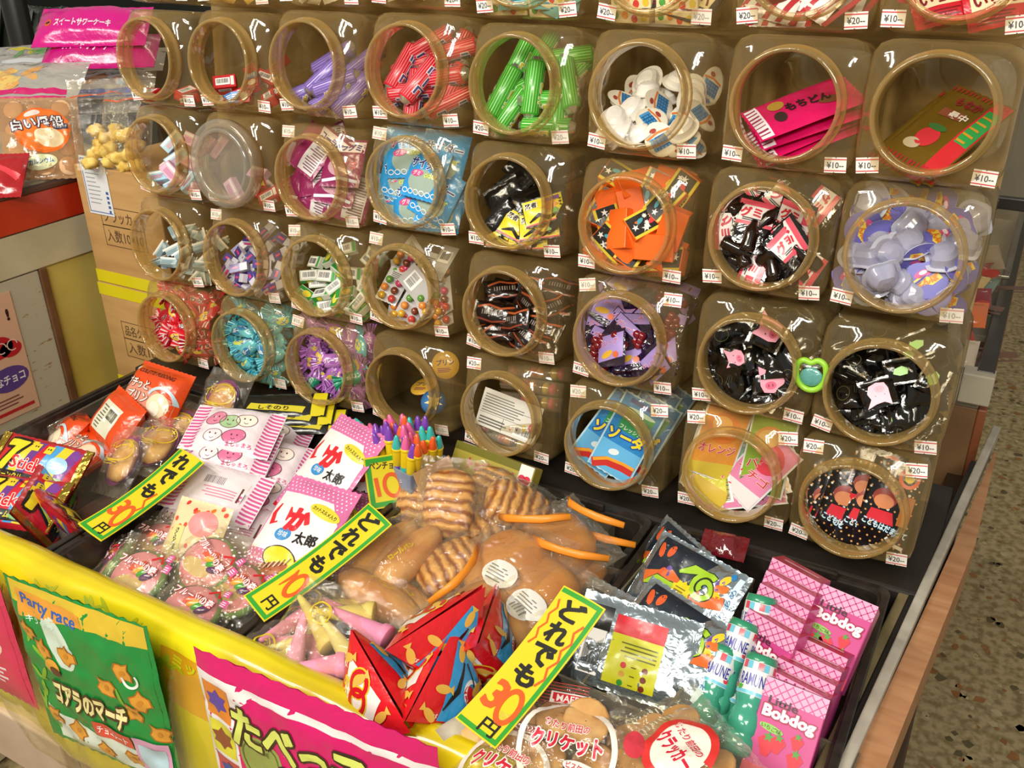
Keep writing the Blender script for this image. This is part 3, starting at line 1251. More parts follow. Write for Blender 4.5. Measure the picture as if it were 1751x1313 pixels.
def de_maroon(mb, f, b):
    decal(mb, f, d_rect(-.03, .014, .03, .03), ink('efe3ea'), 1)
    decal(mb, f, d_text('コーラグミ', 0, .021, .010, .05, .05), ink('2f3a86'), 2)
    decal(mb, f, d_ell(0, -.006, .020, .014), ink('c99aa6', .15, .7), 1)
    decal(mb, f, d_text('グミ', .012, -.004, .011, None, .04), ink('e5447c'), 2)
    decal(mb, f, d_stroke([(-.028, -.026), (0, -.022), (.028, -.026)], .004), ink('dfe4f2'), 1)
    decal(mb, b, d_rect(-.026, -.03, .004, .03), ink('d9d4d6'), 1)
    decal(mb, b, d_bars(-.024, -.026, .002, .026, 14, .5, False), ink('7c5a68'), 2)


def de_cider(mb, f, b):
    decal(mb, f, d_ell(0, -.012, .022, .016), ink('9fb4a8', .12, .8), 1)
    outlined(mb, f, 'サイダー', 0, .012, .013, '1d3f8a', 'f4f7fa', 2, .050, .04, .10)
    decal(mb, f, d_ell(-.010, -.002, .010, .0045, 5), ink('d9478a'), 3)
    decal(mb, f, d_text('グミ', -.010, -.002, .006, None, .03), ink('f7eef2'), 4)
    decal(mb, f, d_text('cider', .013, -.002, .007, .020, .03), ink('d3dc4a'), 3)
    for k in range(6):
        decal(mb, f, d_ring(-.024 + k * .0095, -.026, .004, .003, .0012, n=12), ink('e8f2f8'), 2)
    decal(mb, b, d_rect(-.02, -.02, .02, .02), ink('3a4a52'), 1)
    decal(mb, b, d_text('サイダーグミ', 0, .006, .008, .036, .02), ink('d3dc4a'), 2)


MG = Proto(packet('gummy_packet', .062, .068, .010, '8a1f55', de_maroon, seed=11), 'gummy packet')
CG = Proto(packet('gummy_packet', .062, .068, .010, '2b97dc', de_cider, seed=12), 'gummy packet')
heap(3, 3, [(MG, 'maroon gummy packet with a see-through window', 'maroon gummy packets in one jar', 12)], .016, -.045, .055, .045, 11, .034, .22, (-40, 30), .6, .25, drop=.012)
heap(3, 4, [(CG, 'bright blue cider gummy packet with white lettering', 'blue gummy packets in one jar', 12)], .016, -.045, .055, .045, 12, .034, .22, (-30, 30), .6, .2, drop=.012)


def de_yel(mb, f, b):
    for q in (f, b):
        decal(mb, q, d_rect(-.025, -.016, .025, .016), ink('e6d326'), 1)
        decal(mb, q, d_star(.010, .002, .014, .006, 8), ink('e29428'), 2)
        decal(mb, q, d_stroke([(-.02, -.012), (-.006, -.006), (.004, -.012), (.02, -.008)], .005, True), ink('1d1b1a'), 3)
        decal(mb, q, d_rect(-.023, .004, -.006, .013), ink('f4ecd6'), 3)
        decal(mb, q, d_text('忍者', -.0145, .0085, .008, .015, .03), ink('1d1b1a'), 4)
        decal(mb, q, d_rect(.004, .008, .022, .014), ink('7a4aa0'), 3)
        decal(mb, q, d_ell(.014, -.006, .005, .004), ink('6aa83a'), 3)
        decal(mb, q, d_rect(-.025, -.0165, .025, -.0145), ink('d8332a'), 3)


BKP = Proto(packet('black_packet', .050, .034, .008, '15130f', None, seed=13, mat=ink('141210', .18, .6, 0, .5)), 'candy packet')
YKP = Proto(packet('ninja_packet', .052, .036, .008, '1a1713', de_yel, seed=14), 'candy packet')
heap(3, 5, [(BKP, 'glossy black packet behind the yellow packets', 'black packets in the middle-row jar', 15)], .035, -.050, .10, .040, 13, .050, .5, (-60, 60), .3)
for k, (x, y, z, ro) in enumerate(((.012, .030, -.050, 8), (.026, .034, -.030, 14), (.0, .045, -.036, -20), (.030, .048, -.010, 24), (-.02, .036, -.054, 5))):
    put_in(YKP.get('yellow packet with black brush marks on the black packets', 'yellow packets in the middle-row jar'), 3, 5, (x, y, z), (.15, -1, .55), ro)


def de_orange(mb, f, b, sd, tp):
    for q, h in ((f, .010),):
        decal(mb, q, d_rect(-.022, -.0145, .022, .0145), ink('d8c63a'), 1, 1)
        decal(mb, q, d_rect(-.022, -.011, .022, .0115), ink('23201e'), 2, 1)
        rr = random.Random(9)
        for k in range(9):
            decal(mb, q, d_star(rr.uniform(-.018, .018), rr.uniform(-.008, .008), rr.uniform(.003, .006), .0018, rr.randint(5, 7), rr.uniform(0, 90)), ink('ecebe6'), 3, 1)
        decal(mb, q, d_ell(.006, -.002, .006, .003, 20), ink('d8434a'), 4, 1)
        decal(mb, q, d_ell(-.008, .003, .005, .0025, 20), ink('4aa0b0'), 4, 1)
    decal(mb, sd, d_rect(-.022, -.003, .022, .003), ink('d8c63a'), 1, 1)
    decal(mb, sd, d_bars(-.020, -.002, .020, .002, 12, .6), ink('23201e'), 2, 1)


OB = Proto(gum_box(.046, .030, .016, 'ee6a1a', de_orange), 'candy box')
heap(3, 6, [(OB, 'orange candy box with black and yellow printed face', 'orange boxes in one jar', 26)], .016, -.050, .070, .052, 14, .048, .55, (-80, 80), .5, .42, drop=.016)


def de_cola(mb, f, b):
    for q in (f, b):
        decal(mb, q, d_rect(-.020, -.002, .020, .026), ink('efe6e4'), 1)
        decal(mb, q, d_rect(-.020, .020, .020, .026), ink('e2566a'), 2)
        decal(mb, q, d_rect(-.020, -.002, .020, .002), ink('e2566a'), 2)
        decal(mb, q, d_text('グミ', -.006, .0125, .0105, .022, .05, 4), ink('cf3042'), 2)
        decal(mb, q, d_bars(-.014, .003, .016, .007, 2, .6, False), ink('3a3634'), 2)
        decal(mb, q, d_rect(.010, .008, .018, .018), ink('e2566a'), 2)


def cola():
    mb = MB()
    p = Pillow(.044, .062, .005, .004, .0006, 15, 14, 14)
    p.body(mb, clear('dark_film', '4a4440', '1c1816', .55, .1, .5))
    de_cola(mb, p.fn, p.fb)
    o = mb.build('cola_gummy')
    mb = MB()
    lathe(mb, [(.0008, -.030), (.0075, -.029), (.0085, -.024), (.0075, -.016), (.0085, -.010), (.0072, -.004), (.0038, .002), (.0036, .006), (.0004, .007)], ink('1d0f0a', .12, .8), 14, M=Matrix.Rotation(R_(-90), 4, 'X') @ Matrix.Identity(4))
    g = mb.build('gummy_bottle', o)
    g.matrix_basis = Matrix.Translation((0, -.002, .005))
    return o


CO = Proto(cola(), 'gummy')
heap(3, 7, [(CO, 'dark cola gummy packet with pink and white label', 'cola gummies in one jar', 20)], .016, -.045, .085, .038, 15, .046, .5, (-120, 60), .55, .1)
heap(3, 8, [(CUP, 'grey animal-shaped candy cup with purple lid', 'grey animal cups in one jar', 44)], .016, -.052, .085, .052, 16, .058, 1.0, (0, 360), .55, .42, drop=.012)
heap(4, 1, [(SLB, 'small pale silver wrapped candy in a lower jar', 'pale silver candies in one jar', 26)], .020, -.054, .095, .006, 17, .058, .6, (-60, 80), .3)
heap(4, 2, [(PSB, 'small purple and silver gum stick', 'purple gum sticks in one jar', 34)], .020, -.054, .095, .026, 18, .058, .6, (-40, 80), .3)
heap(4, 3, [(GSB, 'small green and silver gum pack', 'green gum packs in one jar', 30)], .020, -.054, .090, .030, 19, .058, .6, (-40, 70), .3, .3)


def beadpack():
    mb = MB()
    p = Pillow(.034, .052, .003, .002, .0004, 16, 12, 14)
    p.body(mb, ink('b9b6b4', .3, .4))
    decal(mb, p.fn, d_bars(-.010, .010, .010, .020, 4, .5, False), ink('5a5654'), 1)
    barcode(mb, p.fb, -.012, 0, .012, .018, 1)
    o = mb.build('bead_pack')
    rr = random.Random(2)
    for k, h in enumerate(('d9a52c', 'c8423a', 'e08a3a', '7a3a24', '5a8f3a', 'c8406a')):
        mb = MB()
        blob(mb, .0056, .0056, .0052, ink(h, .12, .8), (0, 0, 0), 10, 8)
        g = mb.build('chocolate_bead', o)
        g.location = (-.008 + (k % 2) * .016 + rr.uniform(-.001, .001), -.019 + (k // 2) * .012, .005)
    return o


BP = Proto(beadpack(), 'bead pack')
heap(4, 4, [(BP, 'grey card pack of coloured chocolate beads', 'bead packs in one jar', 11)], .020, -.045, .085, .030, 20, .050, .5, (-60, 40), .5, .3)
mb = MB()
for k in range(3):
    pass


def de_brown(mb, f, b):
    decal(mb, f, d_stroke([(-.024, .006), (-.008, .010), (.01, .006), (.026, .011)], .0028), ink('b0552a'), 1)
    decal(mb, f, d_stroke([(-.024, -.008), (0, -.012), (.026, -.008)], .002), ink('8a3a24'), 1)
    decal(mb, f, d_bars(-.016, -.003, .014, .003, 9, .55), ink('8f8580'), 1)


DB = Proto(packet('brown_wrapper', .058, .030, .013, '1b0f0b', de_brown, 'x', .004, .0016, 17, mat=ink('1a0e0a', .14, .7, 0, .5)), 'candy packet')
RB2 = RB
heap(4, 5, [(DB, 'glossy dark brown wrapped snack', 'dark brown wrappers in one jar', 18)], .020, -.050, .095, .024, 21, .045, .35, (-30, 30), .4)
put_in(RB.get('red box with barcode beside the dark brown wrappers'), 4, 5, (-.050, .075, -.030), (.8, -.6, .2), 80)

GRAPE = clear('grape_film', '8f78ae', '33203f', .45, .07, .8, 60, .3)


def grape(full):
    mb = MB()
    p = Pillow(.042, .046, .006, .004, .0008, 18, 14, 14)
    p.body(mb, GRAPE)
    decal(mb, p.fn, d_rect(-.020, .010, .020, .022) if full else d_poly([(-.019, -.017), (.019, -.012), (.019, .019), (-.019, .014)]), ink('a890d2'), 1)
    decal(mb, p.fn, d_text('グレープ', -.002, .014 if full else .006, .008, .028, .05, 8), ink('f4eaf4'), 2)
    decal(mb, p.fn, d_text('グレープ', -.002, .014 if full else .006, .008, .028, .012, 8), ink('c03a7a'), 3)
    if not full:
        decal(mb, p.fn, d_ell(-.004, -.008, .009, .004, 20), ink('dcae3a'), 2)
        decal(mb, p.fn, d_ell(.009, -.009, .004, .004), ink('d8683a'), 3)
    o = mb.build('grape_gummy')
    if full:
        mb = MB()
        rr = random.Random(6)
        for x, y in ((-.006, .0), (.002, .001), (.009, -.001), (-.003, -.007), (.005, -.007), (.001, -.013)):
            blob(mb, .0058, .0058, .005, ink('7a0f1c', .1, .9), (x, y - .003, .005), 10, 8)
        mb.build('grape_cluster', o)
    return o


G1, G2 = Proto(grape(True), 'grape candy'), Proto(grape(False), 'grape candy')
heap(4, 6, [(G1, 'grape candy pack with a glossy red grape cluster', 'grape cluster packs in one jar', 16), (G2, 'lilac grape candy pack with printed label', 'lilac grape packs in one jar', 12)], .016, -.048, .095, .048, 22, .055, .6, (-60, 60), .6, .12)

BLK = ink('0d0c0b', .1, .9, 0, .6)


def blackpack(seed):
    return packet('black_pack', .044, .040, .014, '0d0c0b', lambda mb, f, b: (
        decal(mb, f, d_ring(-.006, .004, .008, .007, .0008), ink('5a5230'), 1), decal(mb, f, d_bars(-.006, -.012, .012, -.006, 3, .4, False), ink('3a3a36'), 1)) if seed == 1 else None, mat=BLK, seed=20 + seed, wr=.003)


def pig_pack():
    o = blackpack(0)
    o.name = 'pig_pack'
    mb = MB()
    out = [(-.013, -.004), (-.010, -.012), (0, -.014), (.010, -.011), (.014, -.002), (.011, .006), (.0185, .0175), (.0065, .0135), (-.004, .0125), (-.0125, .018), (-.0125, .0075)]
    vs, fs = d_poly(out)
    vs2, f2 = refine(vs, fs, .006)
    n = len(vs2)
    mb.add([(x, y, .0012) for x, y in vs2] + [(x, y, 0) for x, y in vs2], [f for f in f2] + [[i + n for i in f][::-1] for f in f2], ink('ee9cb4', .4, .2), False)
    m = len(out)
    mb.add([(x, y, .0012) for x, y in out] + [(x, y, 0) for x, y in out], [[i, i + m, (i + 1) % m + m, (i + 1) % m] for i in range(m)], ink('ee9cb4', .4, .2), False)
    f = face(0, 0, .0012, (1, 0, 0), (0, 1, 0))
    decal(mb, f, d_ell(-.002, -.005, .0062, .0045), ink('e0527e'), 1, 1)
    for x in (-.0042, .0002):
        decal(mb, f, d_ell(x, -.005, .0009, .0018), ink('8a2a44'), 2, 1)
    for x in (-.0065, .005):
        decal(mb, f, d_ell(x, .003, .0009, .0009), ink('2a1a1c'), 2, 1)
    g = mb.build('pink_pig', o)
    g.matrix_basis = Matrix.Translation((0, 0, .0085)) @ Matrix.Rotation(R_(6), 4, 'X')
    return o


def leafpack():
    o = blackpack(2)
    mb = MB()
    fn = face(0, 0, .0088, (1, 0, 0), (0, 1, 0))
    pts = [(-.010, -.002), (-.002, -.007), (.009, -.004), (.012, .003), (.003, .007), (-.008, .006)]
    m = len(pts)
    mb.add([(x, y, .001) for x, y in pts] + [(x, y, 0) for x, y in pts], [list(range(m))] + [[i, i + m, (i + 1) % m + m, (i + 1) % m] for i in range(m)], ink('7fc83a', .4, .2), False)
    g = mb.build('green_scrap', o)
    g.location = (0, 0, .0085)
    return o


B1, B2 = Proto(blackpack(1), 'candy packet'), Proto(blackpack(3), 'candy packet')
PG, GP = Proto(pig_pack(), 'candy packet'), Proto(leafpack(), 'candy packet')
heap(4, 7, [(B1, 'glossy black pack around the pink pigs', 'black packs in the pig jar', 14), (B2, 'glossy black pack around the pink pigs', 'black packs in the pig jar', 12)], .022, -.050, .085, .050, 23, .056, .6, (0, 360), .6)
for x, y, z, ro, s, lb in ((.020, .018, -.026, 16, 1.0, 'black pack with a pink pig face, low in its jar'), (.010, .045, .032, 70, .95, 'black pack with a pink pig near the top of its jar'),
                           (-.022, .040, -.006, 110, .7, 'black pack with a pink pig seen edge-on'), (-.048, .024, -.043, 60, .8, 'black pack with a pink pig at the wall of its jar')):
    put_in(PG.get(lb), 4, 7, (x, y, z), (.3, -1, .45), ro, s)
heap(4, 8, [(B1, 'glossy black pack around the green scraps', 'black packs in the green scrap jar', 14), (B2, 'glossy black pack around the green scraps', 'black packs in the green scrap jar', 12)], .022, -.050, .085, .050, 24, .056, .6, (0, 360), .6)
put_in(PG.get('black pack with a small pink pig among green scraps'), 4, 8, (-.002, .022, -.004), (.2, -1, .35), 205, .8)
for x, y, z, ro in ((.022, .050, .046, 30), (.014, .036, .020, 200), (.046, .036, .016, 70), (.020, .018, -.034, 20)):
    put_in(GP.get('black pack with a green scrap showing', 'green scrap packs in one jar'), 4, 8, (x, y, z), (.2, -1, .4), ro, .7)
# the green frame clipped between two jars
mb = MB()
fr = [(.0155 * math.cos(a) * 1.0, .0185 * math.sin(a) + .003 * math.cos(2 * a) * (1 if math.sin(a) > 0 else 0) - .004 * math.exp(-((a - math.pi / 2) / .3) ** 2)) for a in [2 * math.pi * k / 36 for k in range(37)]]
tube(mb, [(x, 0, z) for x, z in fr], .0034, ink('9bd83a', .35, .4), 8, caps=False)
o = tag(mb.build('green_frame'), 'bright green loop toy with blue jelly wedged between two jars', 'toy charm')
mb = MB()
blob(mb, .0125, .003, .0105, ink('5fa39c', .2, .6, 0, .6), (0, 0, -.004), 16, 8)
g = mb.build('blue_jelly', o)
mb = MB()
lathe(mb, [(.0005, .002), (.009, .0016), (.010, 0)], SILV, 16, ax='y', M=Matrix.Translation((.001, 0, .009)) @ Matrix.Scale(.45, 4, (0, 0, 1)))
mb.build('silver_cap', o)
o.matrix_basis = JM[4, 8] @ Matrix.Translation((-.0705, .012, .006)) @ Matrix.Rotation(R_(-8), 4, 'Y')

heap(5, 1, [(TR[0], 'red twist-wrapped candy with striped ends', 'red twist candies in one jar', 20), (TR[1], 'dark red twist-wrapped candy with pale stripes', 'dark red twist candies in one jar', 17)], .013, -.050, .060, .050, 25, .056, .7, (0, 360), .55)
heap(5, 2, [(TT[0], 'turquoise twist candy with blue striped ends', 'turquoise twist candies in one jar', 20), (TT[1], 'pale turquoise twist candy with blue band', 'pale turquoise twist candies in one jar', 17)], .013, -.050, .060, .046, 26, .056, .7, (0, 360), .55)
heap(5, 3, [(TP[0], 'purple twist candy with yellow spot', 'yellow-spotted purple candies in one jar', 18), (TP[1], 'mauve twist candy with dark striped ends', 'mauve twist candies in one jar', 15), (TG, 'green twist candy among purple candies', 'green twist candies among the purple', 6), (TT[0], 'turquoise twist candy lying on purple candies', None, 1)], .013, -.050, .060, .048, 27, .056, .7, (0, 360), .55)


def pudding_cup():
    mb = MB()
    lathe(mb, [(.0005, -.018), (.014, -.018), (.018, .014), (.0195, .014)], ink('ecb7c6', .3, .4), 24)
    o = mb.build('pudding_cup')
    mb = MB()
    lathe(mb, [(.0195, .0138), (.0205, .0145), (.020, .0155), (.0005, .0156)], ink('e2b13c', .3, .4), 24)
    fn = face(0, 0, .0156, (1, 0, 0), (0, 1, 0))
    decal(mb, fn, d_text('プリン', 0, .004, .008, .026, .03), ink('40306a'), 1, 1)
    decal(mb, fn, d_bars(-.012, -.010, .012, -.003, 3, .5, False), ink('8a3a5a'), 1, 1)
    mb.build('cup_lid', o)
    return o


PC = Proto(pudding_cup(), 'pudding cup')
put_in(PC.get('pink pudding cup with yellow lid standing at the jar wall'), 5, 4, (.010, .110, .010), (.35, -1, .25), 10)
put_in(PC.get('pink pudding cup lying low in the nearly empty jar'), 5, 4, (-.018, .100, -.040), (-.2, -.4, 1), 30)
mb = MB()
lathe(mb, [(.0005, -.012), (.012, -.012), (.017, .010), (.0185, .011), (.0005, .0112)], ink('4a86c8', .3, .4), 24)
decal(mb, face(0, 0, .0112, (1, 0, 0), (0, 1, 0)), d_star(0, 0, .014, .006, 7), ink('e8d68a'), 1, 1)
put_in(tag(mb.build('pudding_cup'), 'blue cup with a star lid lying beside the pudding cups', 'pudding cup'), 5, 4, (.012, .075, -.040), (.3, -.8, .6), 0)


def beadtube():
    mb = MB()
    lathe(mb, [(.0005, -.045), (.0098, -.045), (.0098, .045), (.0005, .045)], clear('tube_film', 'f4f0e4', 'd9d2bc', .12, .08), 14, ax='x')
    o = mb.build('bead_tube')
    hs = ['3f9a34', 'c8242c', 'e0832a', 'd9c02e', '5a1a14', 'd8406a']
    rr = random.Random(3)
    for k in range(9):
        mb = MB()
        blob(mb, .0052, .0088, .0088, ink(hs[rr.randrange(6)], .1, .9), (0, 0, 0), 12, 8)
        g = mb.build('chocolate_bead', o)
        g.location = (-.040 + k * .010, 0, 0)
    return o


BT = Proto(beadtube(), 'bead tube')
for k, (x, y, z, n_, ro) in enumerate(((.018, .085, .040, (0, -1, .2), 8), (.012, .075, .022, (0, -1, .3), 4), (.016, .065, .004, (0, -1, .3), 6), (-.006, .045, -.050, (0, -1, .3), -4), (.0, .035, -.032, (0, -1, .3), 12), (-.01, .08, -.012, (0, -1, .3), 3), (.0, .028, -.052, (0, -1, .3), -4))):
    put_in(BT.get('clear tube of coloured chocolate beads behind a white label', 'bead tubes in one jar'), 5, 5, (x, y, z), n_, ro)
mb = MB()
rbox(mb, .088, .052, .0006, ink('dedbd2', .45, .2), .0003, seg=1)
f = face(0, 0, .0003, (1, 0, 0), (0, 1, 0))
decal(mb, f, d_bars(-.040, -.004, .030, .022, 7, .35, False), ink('7a7870'), 1, 1)
decal(mb, f, d_bars(-.040, -.022, .010, -.010, 3, .5, False), ink('6a685f'), 1, 1)
for x0, y0, x1, y1 in ((-.042, -.0065, .042, -.006), (-.042, .008, .042, .0085), (-.006, -.024, -.0055, -.006)):
    decal(mb, f, d_rect(x0, y0, x1, y1), ink('55534c'), 1, 1)
barcode(mb, f, .012, -.022, .040, -.008)
put_in(tag(mb.build('ingredient_label'), 'large white ingredient label with barcode in front of bead tubes', 'label'), 5, 5, (-.004, .020, -.014), (.1, -1, .25), -9)


def sachet(W, H, base, deco, seed, bord='e9ecee'):
    mb = MB()
    p = Pillow(W, H, .004, .003, .0005, seed, 14, 16)
    p.body(mb, film(bord))
    decal(mb, p.fn, d_rect(-W * .46, -H * .475, W * .46, H * .475), film(base), 1)
    decal(mb, p.fb, d_rect(-W * .46, -H * .475, W * .46, H * .475), film(base), 1)
    deco(mb, p.fn, p.fb, W, H)
    return mb.build('drink_sachet')


def de_soda(mb, f, b, W, H):
    decal(mb, f, d_rect(-W * .46, -H * .475, W * .46, -H * .12), ink('63b4e6'), 2)
    decal(mb, f, d_poly([(-W * .28, H * .06), (W * .30, H * .06), (W * .38, H * .34), (-W * .30, H * .34)]), ink('2f9a52'), 2)
    decal(mb, f, d_ell(.002, H * .33, W * .33, H * .028), ink('c3e2d2'), 3)
    decal(mb, f, d_rect(-W * .3, H * .40, W * .15, H * .45), ink('3a4a9a'), 3)
    decal(mb, f, d_text('フレッシュ', 0, H * .10, .0055, .030, .02), ink('f2f6f8'), 4)
    outlined(mb, f, 'ソーダ', 0, 0, .016, 'f2dc2c', '1d4ea0', 4, W * .80, .05, .14, 4)
    decal(mb, f, d_stroke([(-W * .42, -H * .46), (-W * .15, -H * .36), (W * .2, -H * .33), (W * .45, -H * .33)], .012), ink('c8302c'), 3)
    decal(mb, f, d_stroke([(-W * .42, -H * .42), (-W * .15, -H * .32), (W * .2, -H * .29), (W * .45, -H * .29)], .004), ink('eda22c'), 4)
    decal(mb, f, d_ell(-W * .1, -H * .22, .007, .004, 20), ink('dfe9ee'), 3)
    decal(mb, b, d_bars(-W * .4, -H * .3, W * .4, H * .4, 11, .4, False), ink('1d4a86'), 2)


def de_fruit(txt, fcol, top, bar):
    def g(mb, f, b, W, H):
        decal(mb, f, d_ell(0, H * .18, W * .36, H * .20), ink(fcol), 2)
        decal(mb, f, d_ell(-W * .05, H * .22, W * .22, H * .11), ink(top), 3)
        decal(mb, f, d_text(txt, 0, -H * .10, .0105, W * .8, .05, 8), ink('f7f2ea'), 4)
        decal(mb, f, d_text(txt, 0, -H * .10, .0105, W * .8, .02, 8), ink('cf2f3a'), 5)
        decal(mb, f, d_poly([(-W * .46, -H * .47), (W * .46, -H * .47), (W * .46, -H * .24), (-W * .46, -H * .34)]), ink(bar), 2)
        decal(mb, b, d_text(txt, -.004, H * .32, .007, W * .6, .03), ink('cf2f3a'), 3)
        decal(mb, b, d_bars(-W * .38, -H * .1, W * .38, H * .24, 7, .4, False), ink('8a5a6a'), 2)
        barcode(mb, b, -W * .34, -H * .42, W * .26, -H * .16)
    return g


SO = Proto(sachet(.060, .108, '2a86cc', de_soda, 31, 'b9dcee'), 'drink sachet')
for k, (x, y, z, n_, ro) in enumerate(((.010, .022, .0, (.14, -1, .22), -20), (-.020, .060, -.004, (.3, -1, .2), -30), (.020, .070, -.004, (.2, -1, .3), -22), (-.012, .080, .004, (.4, -1, .25), -32),
                                       (.010, .092, .006, (.3, -1, .3), -24), (-.020, .104, .0, (.4, -1, .2), -32), (.020, .116, .004, (.1, -1, .3), -24))):
    put_in(SO.get('frontmost blue soda drink sachet facing out of its jar' if k == 0 else 'blue soda drink sachet behind the front one', None if k == 0 else 'rear soda sachets in one jar'), 5, 6, (x, y, z), n_, ro)
F1 = Proto(sachet(.054, .094, 'e59a3a', de_fruit('オレンジ', 'e8832a', 'f0b45a', 'd8c040'), 32), 'drink sachet')
F2 = Proto(sachet(.054, .094, '8fb23c', de_fruit('パイン', 'e39a3c', 'eebc6a', '4f8f3a'), 33), 'drink sachet')
F3 = Proto(sachet(.054, .094, 'd9d33c', de_fruit('パイン', '5f9a3c', '3f7a34', 'd8b83a'), 34), 'drink sachet')
F4 = Proto(sachet(.054, .094, 'e48ab4', de_fruit('イチゴ', 'd83a4a', 'e8687a', 'f0e6ea'), 35), 'drink sachet')
for p, lb, x, y, z, n_, ro in ((F1, 'orange fruit powder sachet standing at the back', -.028, .050, .024, (.3, -1, .2), -12), (F2, 'green pineapple powder sachet standing at the back', .030, .052, .026, (0, -1, .2), -2),
                               (F1, 'orange sachet half hidden at the jar wall', -.046, .040, -.002, (.8, -.7, .2), -20), (F3, 'yellow and green powder sachet leaning across the middle', -.012, .036, -.010, (.2, -1, .4), -34),
                               (F1, 'orange sachet lying across beneath the pink one', .010, .032, -.022, (.1, -1, .5), -62), (F3, 'yellow sachet at the bottom of the powder sachets', -.022, .024, -.036, (.1, -1, .4), 150),
                               (F4, 'pink strawberry powder sachet in front', .010, .016, -.034, (-.05, 1, -.35), 70), (F4, 'pink sachet upright behind the front ones', .042, .044, .0, (-.2, -1, .3), -30)):
    put_in(p.get(lb), 5, 7, (x, y, z), n_, ro)


def de_kid(mb, f, b):
    decal(mb, f, d_dots(-.026, -.046, .026, .046, .0085, .0013, 6, .001, 4), ink('d9a05a'), 1)
    decal(mb, f, d_dots(-.024, -.005, .026, .046, .013, .0018, 6, .002, 5), ink('efeae0'), 1)
    decal(mb, f, d_ring(.012, .034, .009, .010, .004, n=16), ink('d8532a'), 2)
    decal(mb, f, d_ell(.012, .034, .005, .005), ink('e9c83a'), 3)
    decal(mb, f, d_rect(-.009, .020, -.002, .044), ink('e8e6ea'), 2)
    decal(mb, f, d_text('だまって', -.0055, .032, .0215, .0045, .01, vert=True), ink('38386a'), 3)
    decal(mb, f, d_ell(-.006, .006, .013, .011), ink('9a3022'), 2)
    decal(mb, f, d_ell(-.006, .002, .0105, .008), ink('d9895a'), 3)
    decal(mb, f, d_poly([(-.017, -.008), (.006, -.008), (.010, -.022), (-.020, -.022)]), ink('d92a3a'), 3)
    outlined(mb, f, 'こどもはだまって', .002, -.026, .0075, 'e9f4f8', '2a8ab0', 4, .048, .02, .07, -8)
    decal(mb, f, d_rect(.012, -.020, .024, .014), ink('b8702e'), 2)
    decal(mb, f, d_stroke([(.006, -.036), (.014, -.042), (.026, -.044)], .004), ink('e6ded2'), 2)


KD = Proto(packet('snack_packet', .056, .098, .008, '0f0d0e', de_kid, seed=36, mat=ink('100e10', .2, .5, 0, .2)), 'snack packet')
for k, (x, y, z, n_, ro) in enumerate(((.016, .020, -.008, (.05, -1, .35), -6), (.006, .030, -.016, (.05, -1, .35), -8), (-.008, .038, -.010, (.1, -1, .3), -8), (-.020, .030, -.030, (.15, -1, .3), -9), (-.030, .046, -.020, (.2, -1, .3), -8), (.034, .034, .0, (0, -1, .3), -4), (.010, .055, .006, (.1, -1, .3), -8))):
    put_in(KD.get('black dotted snack packet filed in the bottom end jar', 'black dotted packets in one jar'), 5, 8, (x, y, z), n_, ro)


def de_mag(mb, f, b):
    decal(mb, f, d_rect(-.028, -.050, .028, -.038), ink('efe6ea'), 1)
    decal(mb, f, d_bars(-.028, -.050, .028, -.040, 9, .4), ink('a02a5a'), 2)
    decal(mb, f, d_text('もちどん', 0, .006, .014, .042, .05, 84), ink('2a1a20'), 2)
    decal(mb, f, d_ell(.010, .024, .011, .006, 80), ink('7a4a2a'), 2)
    decal(mb, f, d_ell(-.012, -.022, .008, .008), ink('b8923a'), 2)
    decal(mb, f, d_ell(.008, -.024, .008, .006), ink('3a2a26'), 2)


def de_gold(mb, f, b):
    decal(mb, f, d_rect(.014, -.050, .030, .050), ink('c92a30'), 1)
    decal(mb, f, d_rect(.016, -.010, .029, .036), ink('2f9a4a'), 2)
    decal(mb, f, d_bars(.0165, -.008, .0285, .034, 5, .3, False), ink('c8932c'), 3)
    decal(mb, f, d_bars(-.030, .044, .030, .050, 14, .5), ink('a8242c'), 2)
    decal(mb, f, d_bars(-.030, -.050, .030, -.044, 14, .5), ink('a8242c'), 2)
    decal(mb, f, d_ell(-.005, -.018, .010, .012), ink('c8323a'), 2)
    decal(mb, f, d_ell(-.005, -.005, .009, .004), ink('3a6a34'), 3)
    decal(mb, f, d_ell(-.012, -.030, .008, .006), ink('bfae8a'), 2)
    decal(mb, f, d_rect(-.018, .010, .004, .020), ink('8a4a34'), 2)
    decal(mb, f, d_text('最中', .0, .015, .009, .018, .03), ink('efe6d6'), 3)
    decal(mb, f, d_text('もなか', -.002, .032, .010, .026, .04), ink('8a1f2a'), 3)


MP = Proto(packet('rice_cracker_packet', .060, .106, .010, 'd4145e', de_mag, seed=37, wr=.001), 'snack packet')
GO = Proto(packet('wafer_packet', .062, .106, .010, '8f7426', de_gold, seed=38, wr=.001, mat=ink('86691f', .25, .4, .5, .3)), 'wafer packet')
for k in range(5):
    put_in(MP.get('topmost magenta packet of the stack lying in its jar' if k == 4 else 'magenta packet under the topmost one in its jar', None if k == 4 else 'magenta packets under the top one'), 2, 7, (.004 + .004 * (k % 2), .088 - .005 * k, -.046 + k * .0105), (-.14, -.62, 1), -46 + 4 * (k % 3), 1.08)
for k in range(3):
    put_in(GO.get('topmost gold packet with strawberry and green band in its jar' if k == 2 else 'gold packet under the topmost one in its jar', None if k == 2 else 'gold packets under the top one'), 2, 8, (.008 - .006 * (2 - k), .080 - .006 * k, -.040 + k * .011), (-.06, -.85, 1), -26 + 5 * (k % 2), 1.10)

# ================================================================== TRAYS
TZ = 0.770


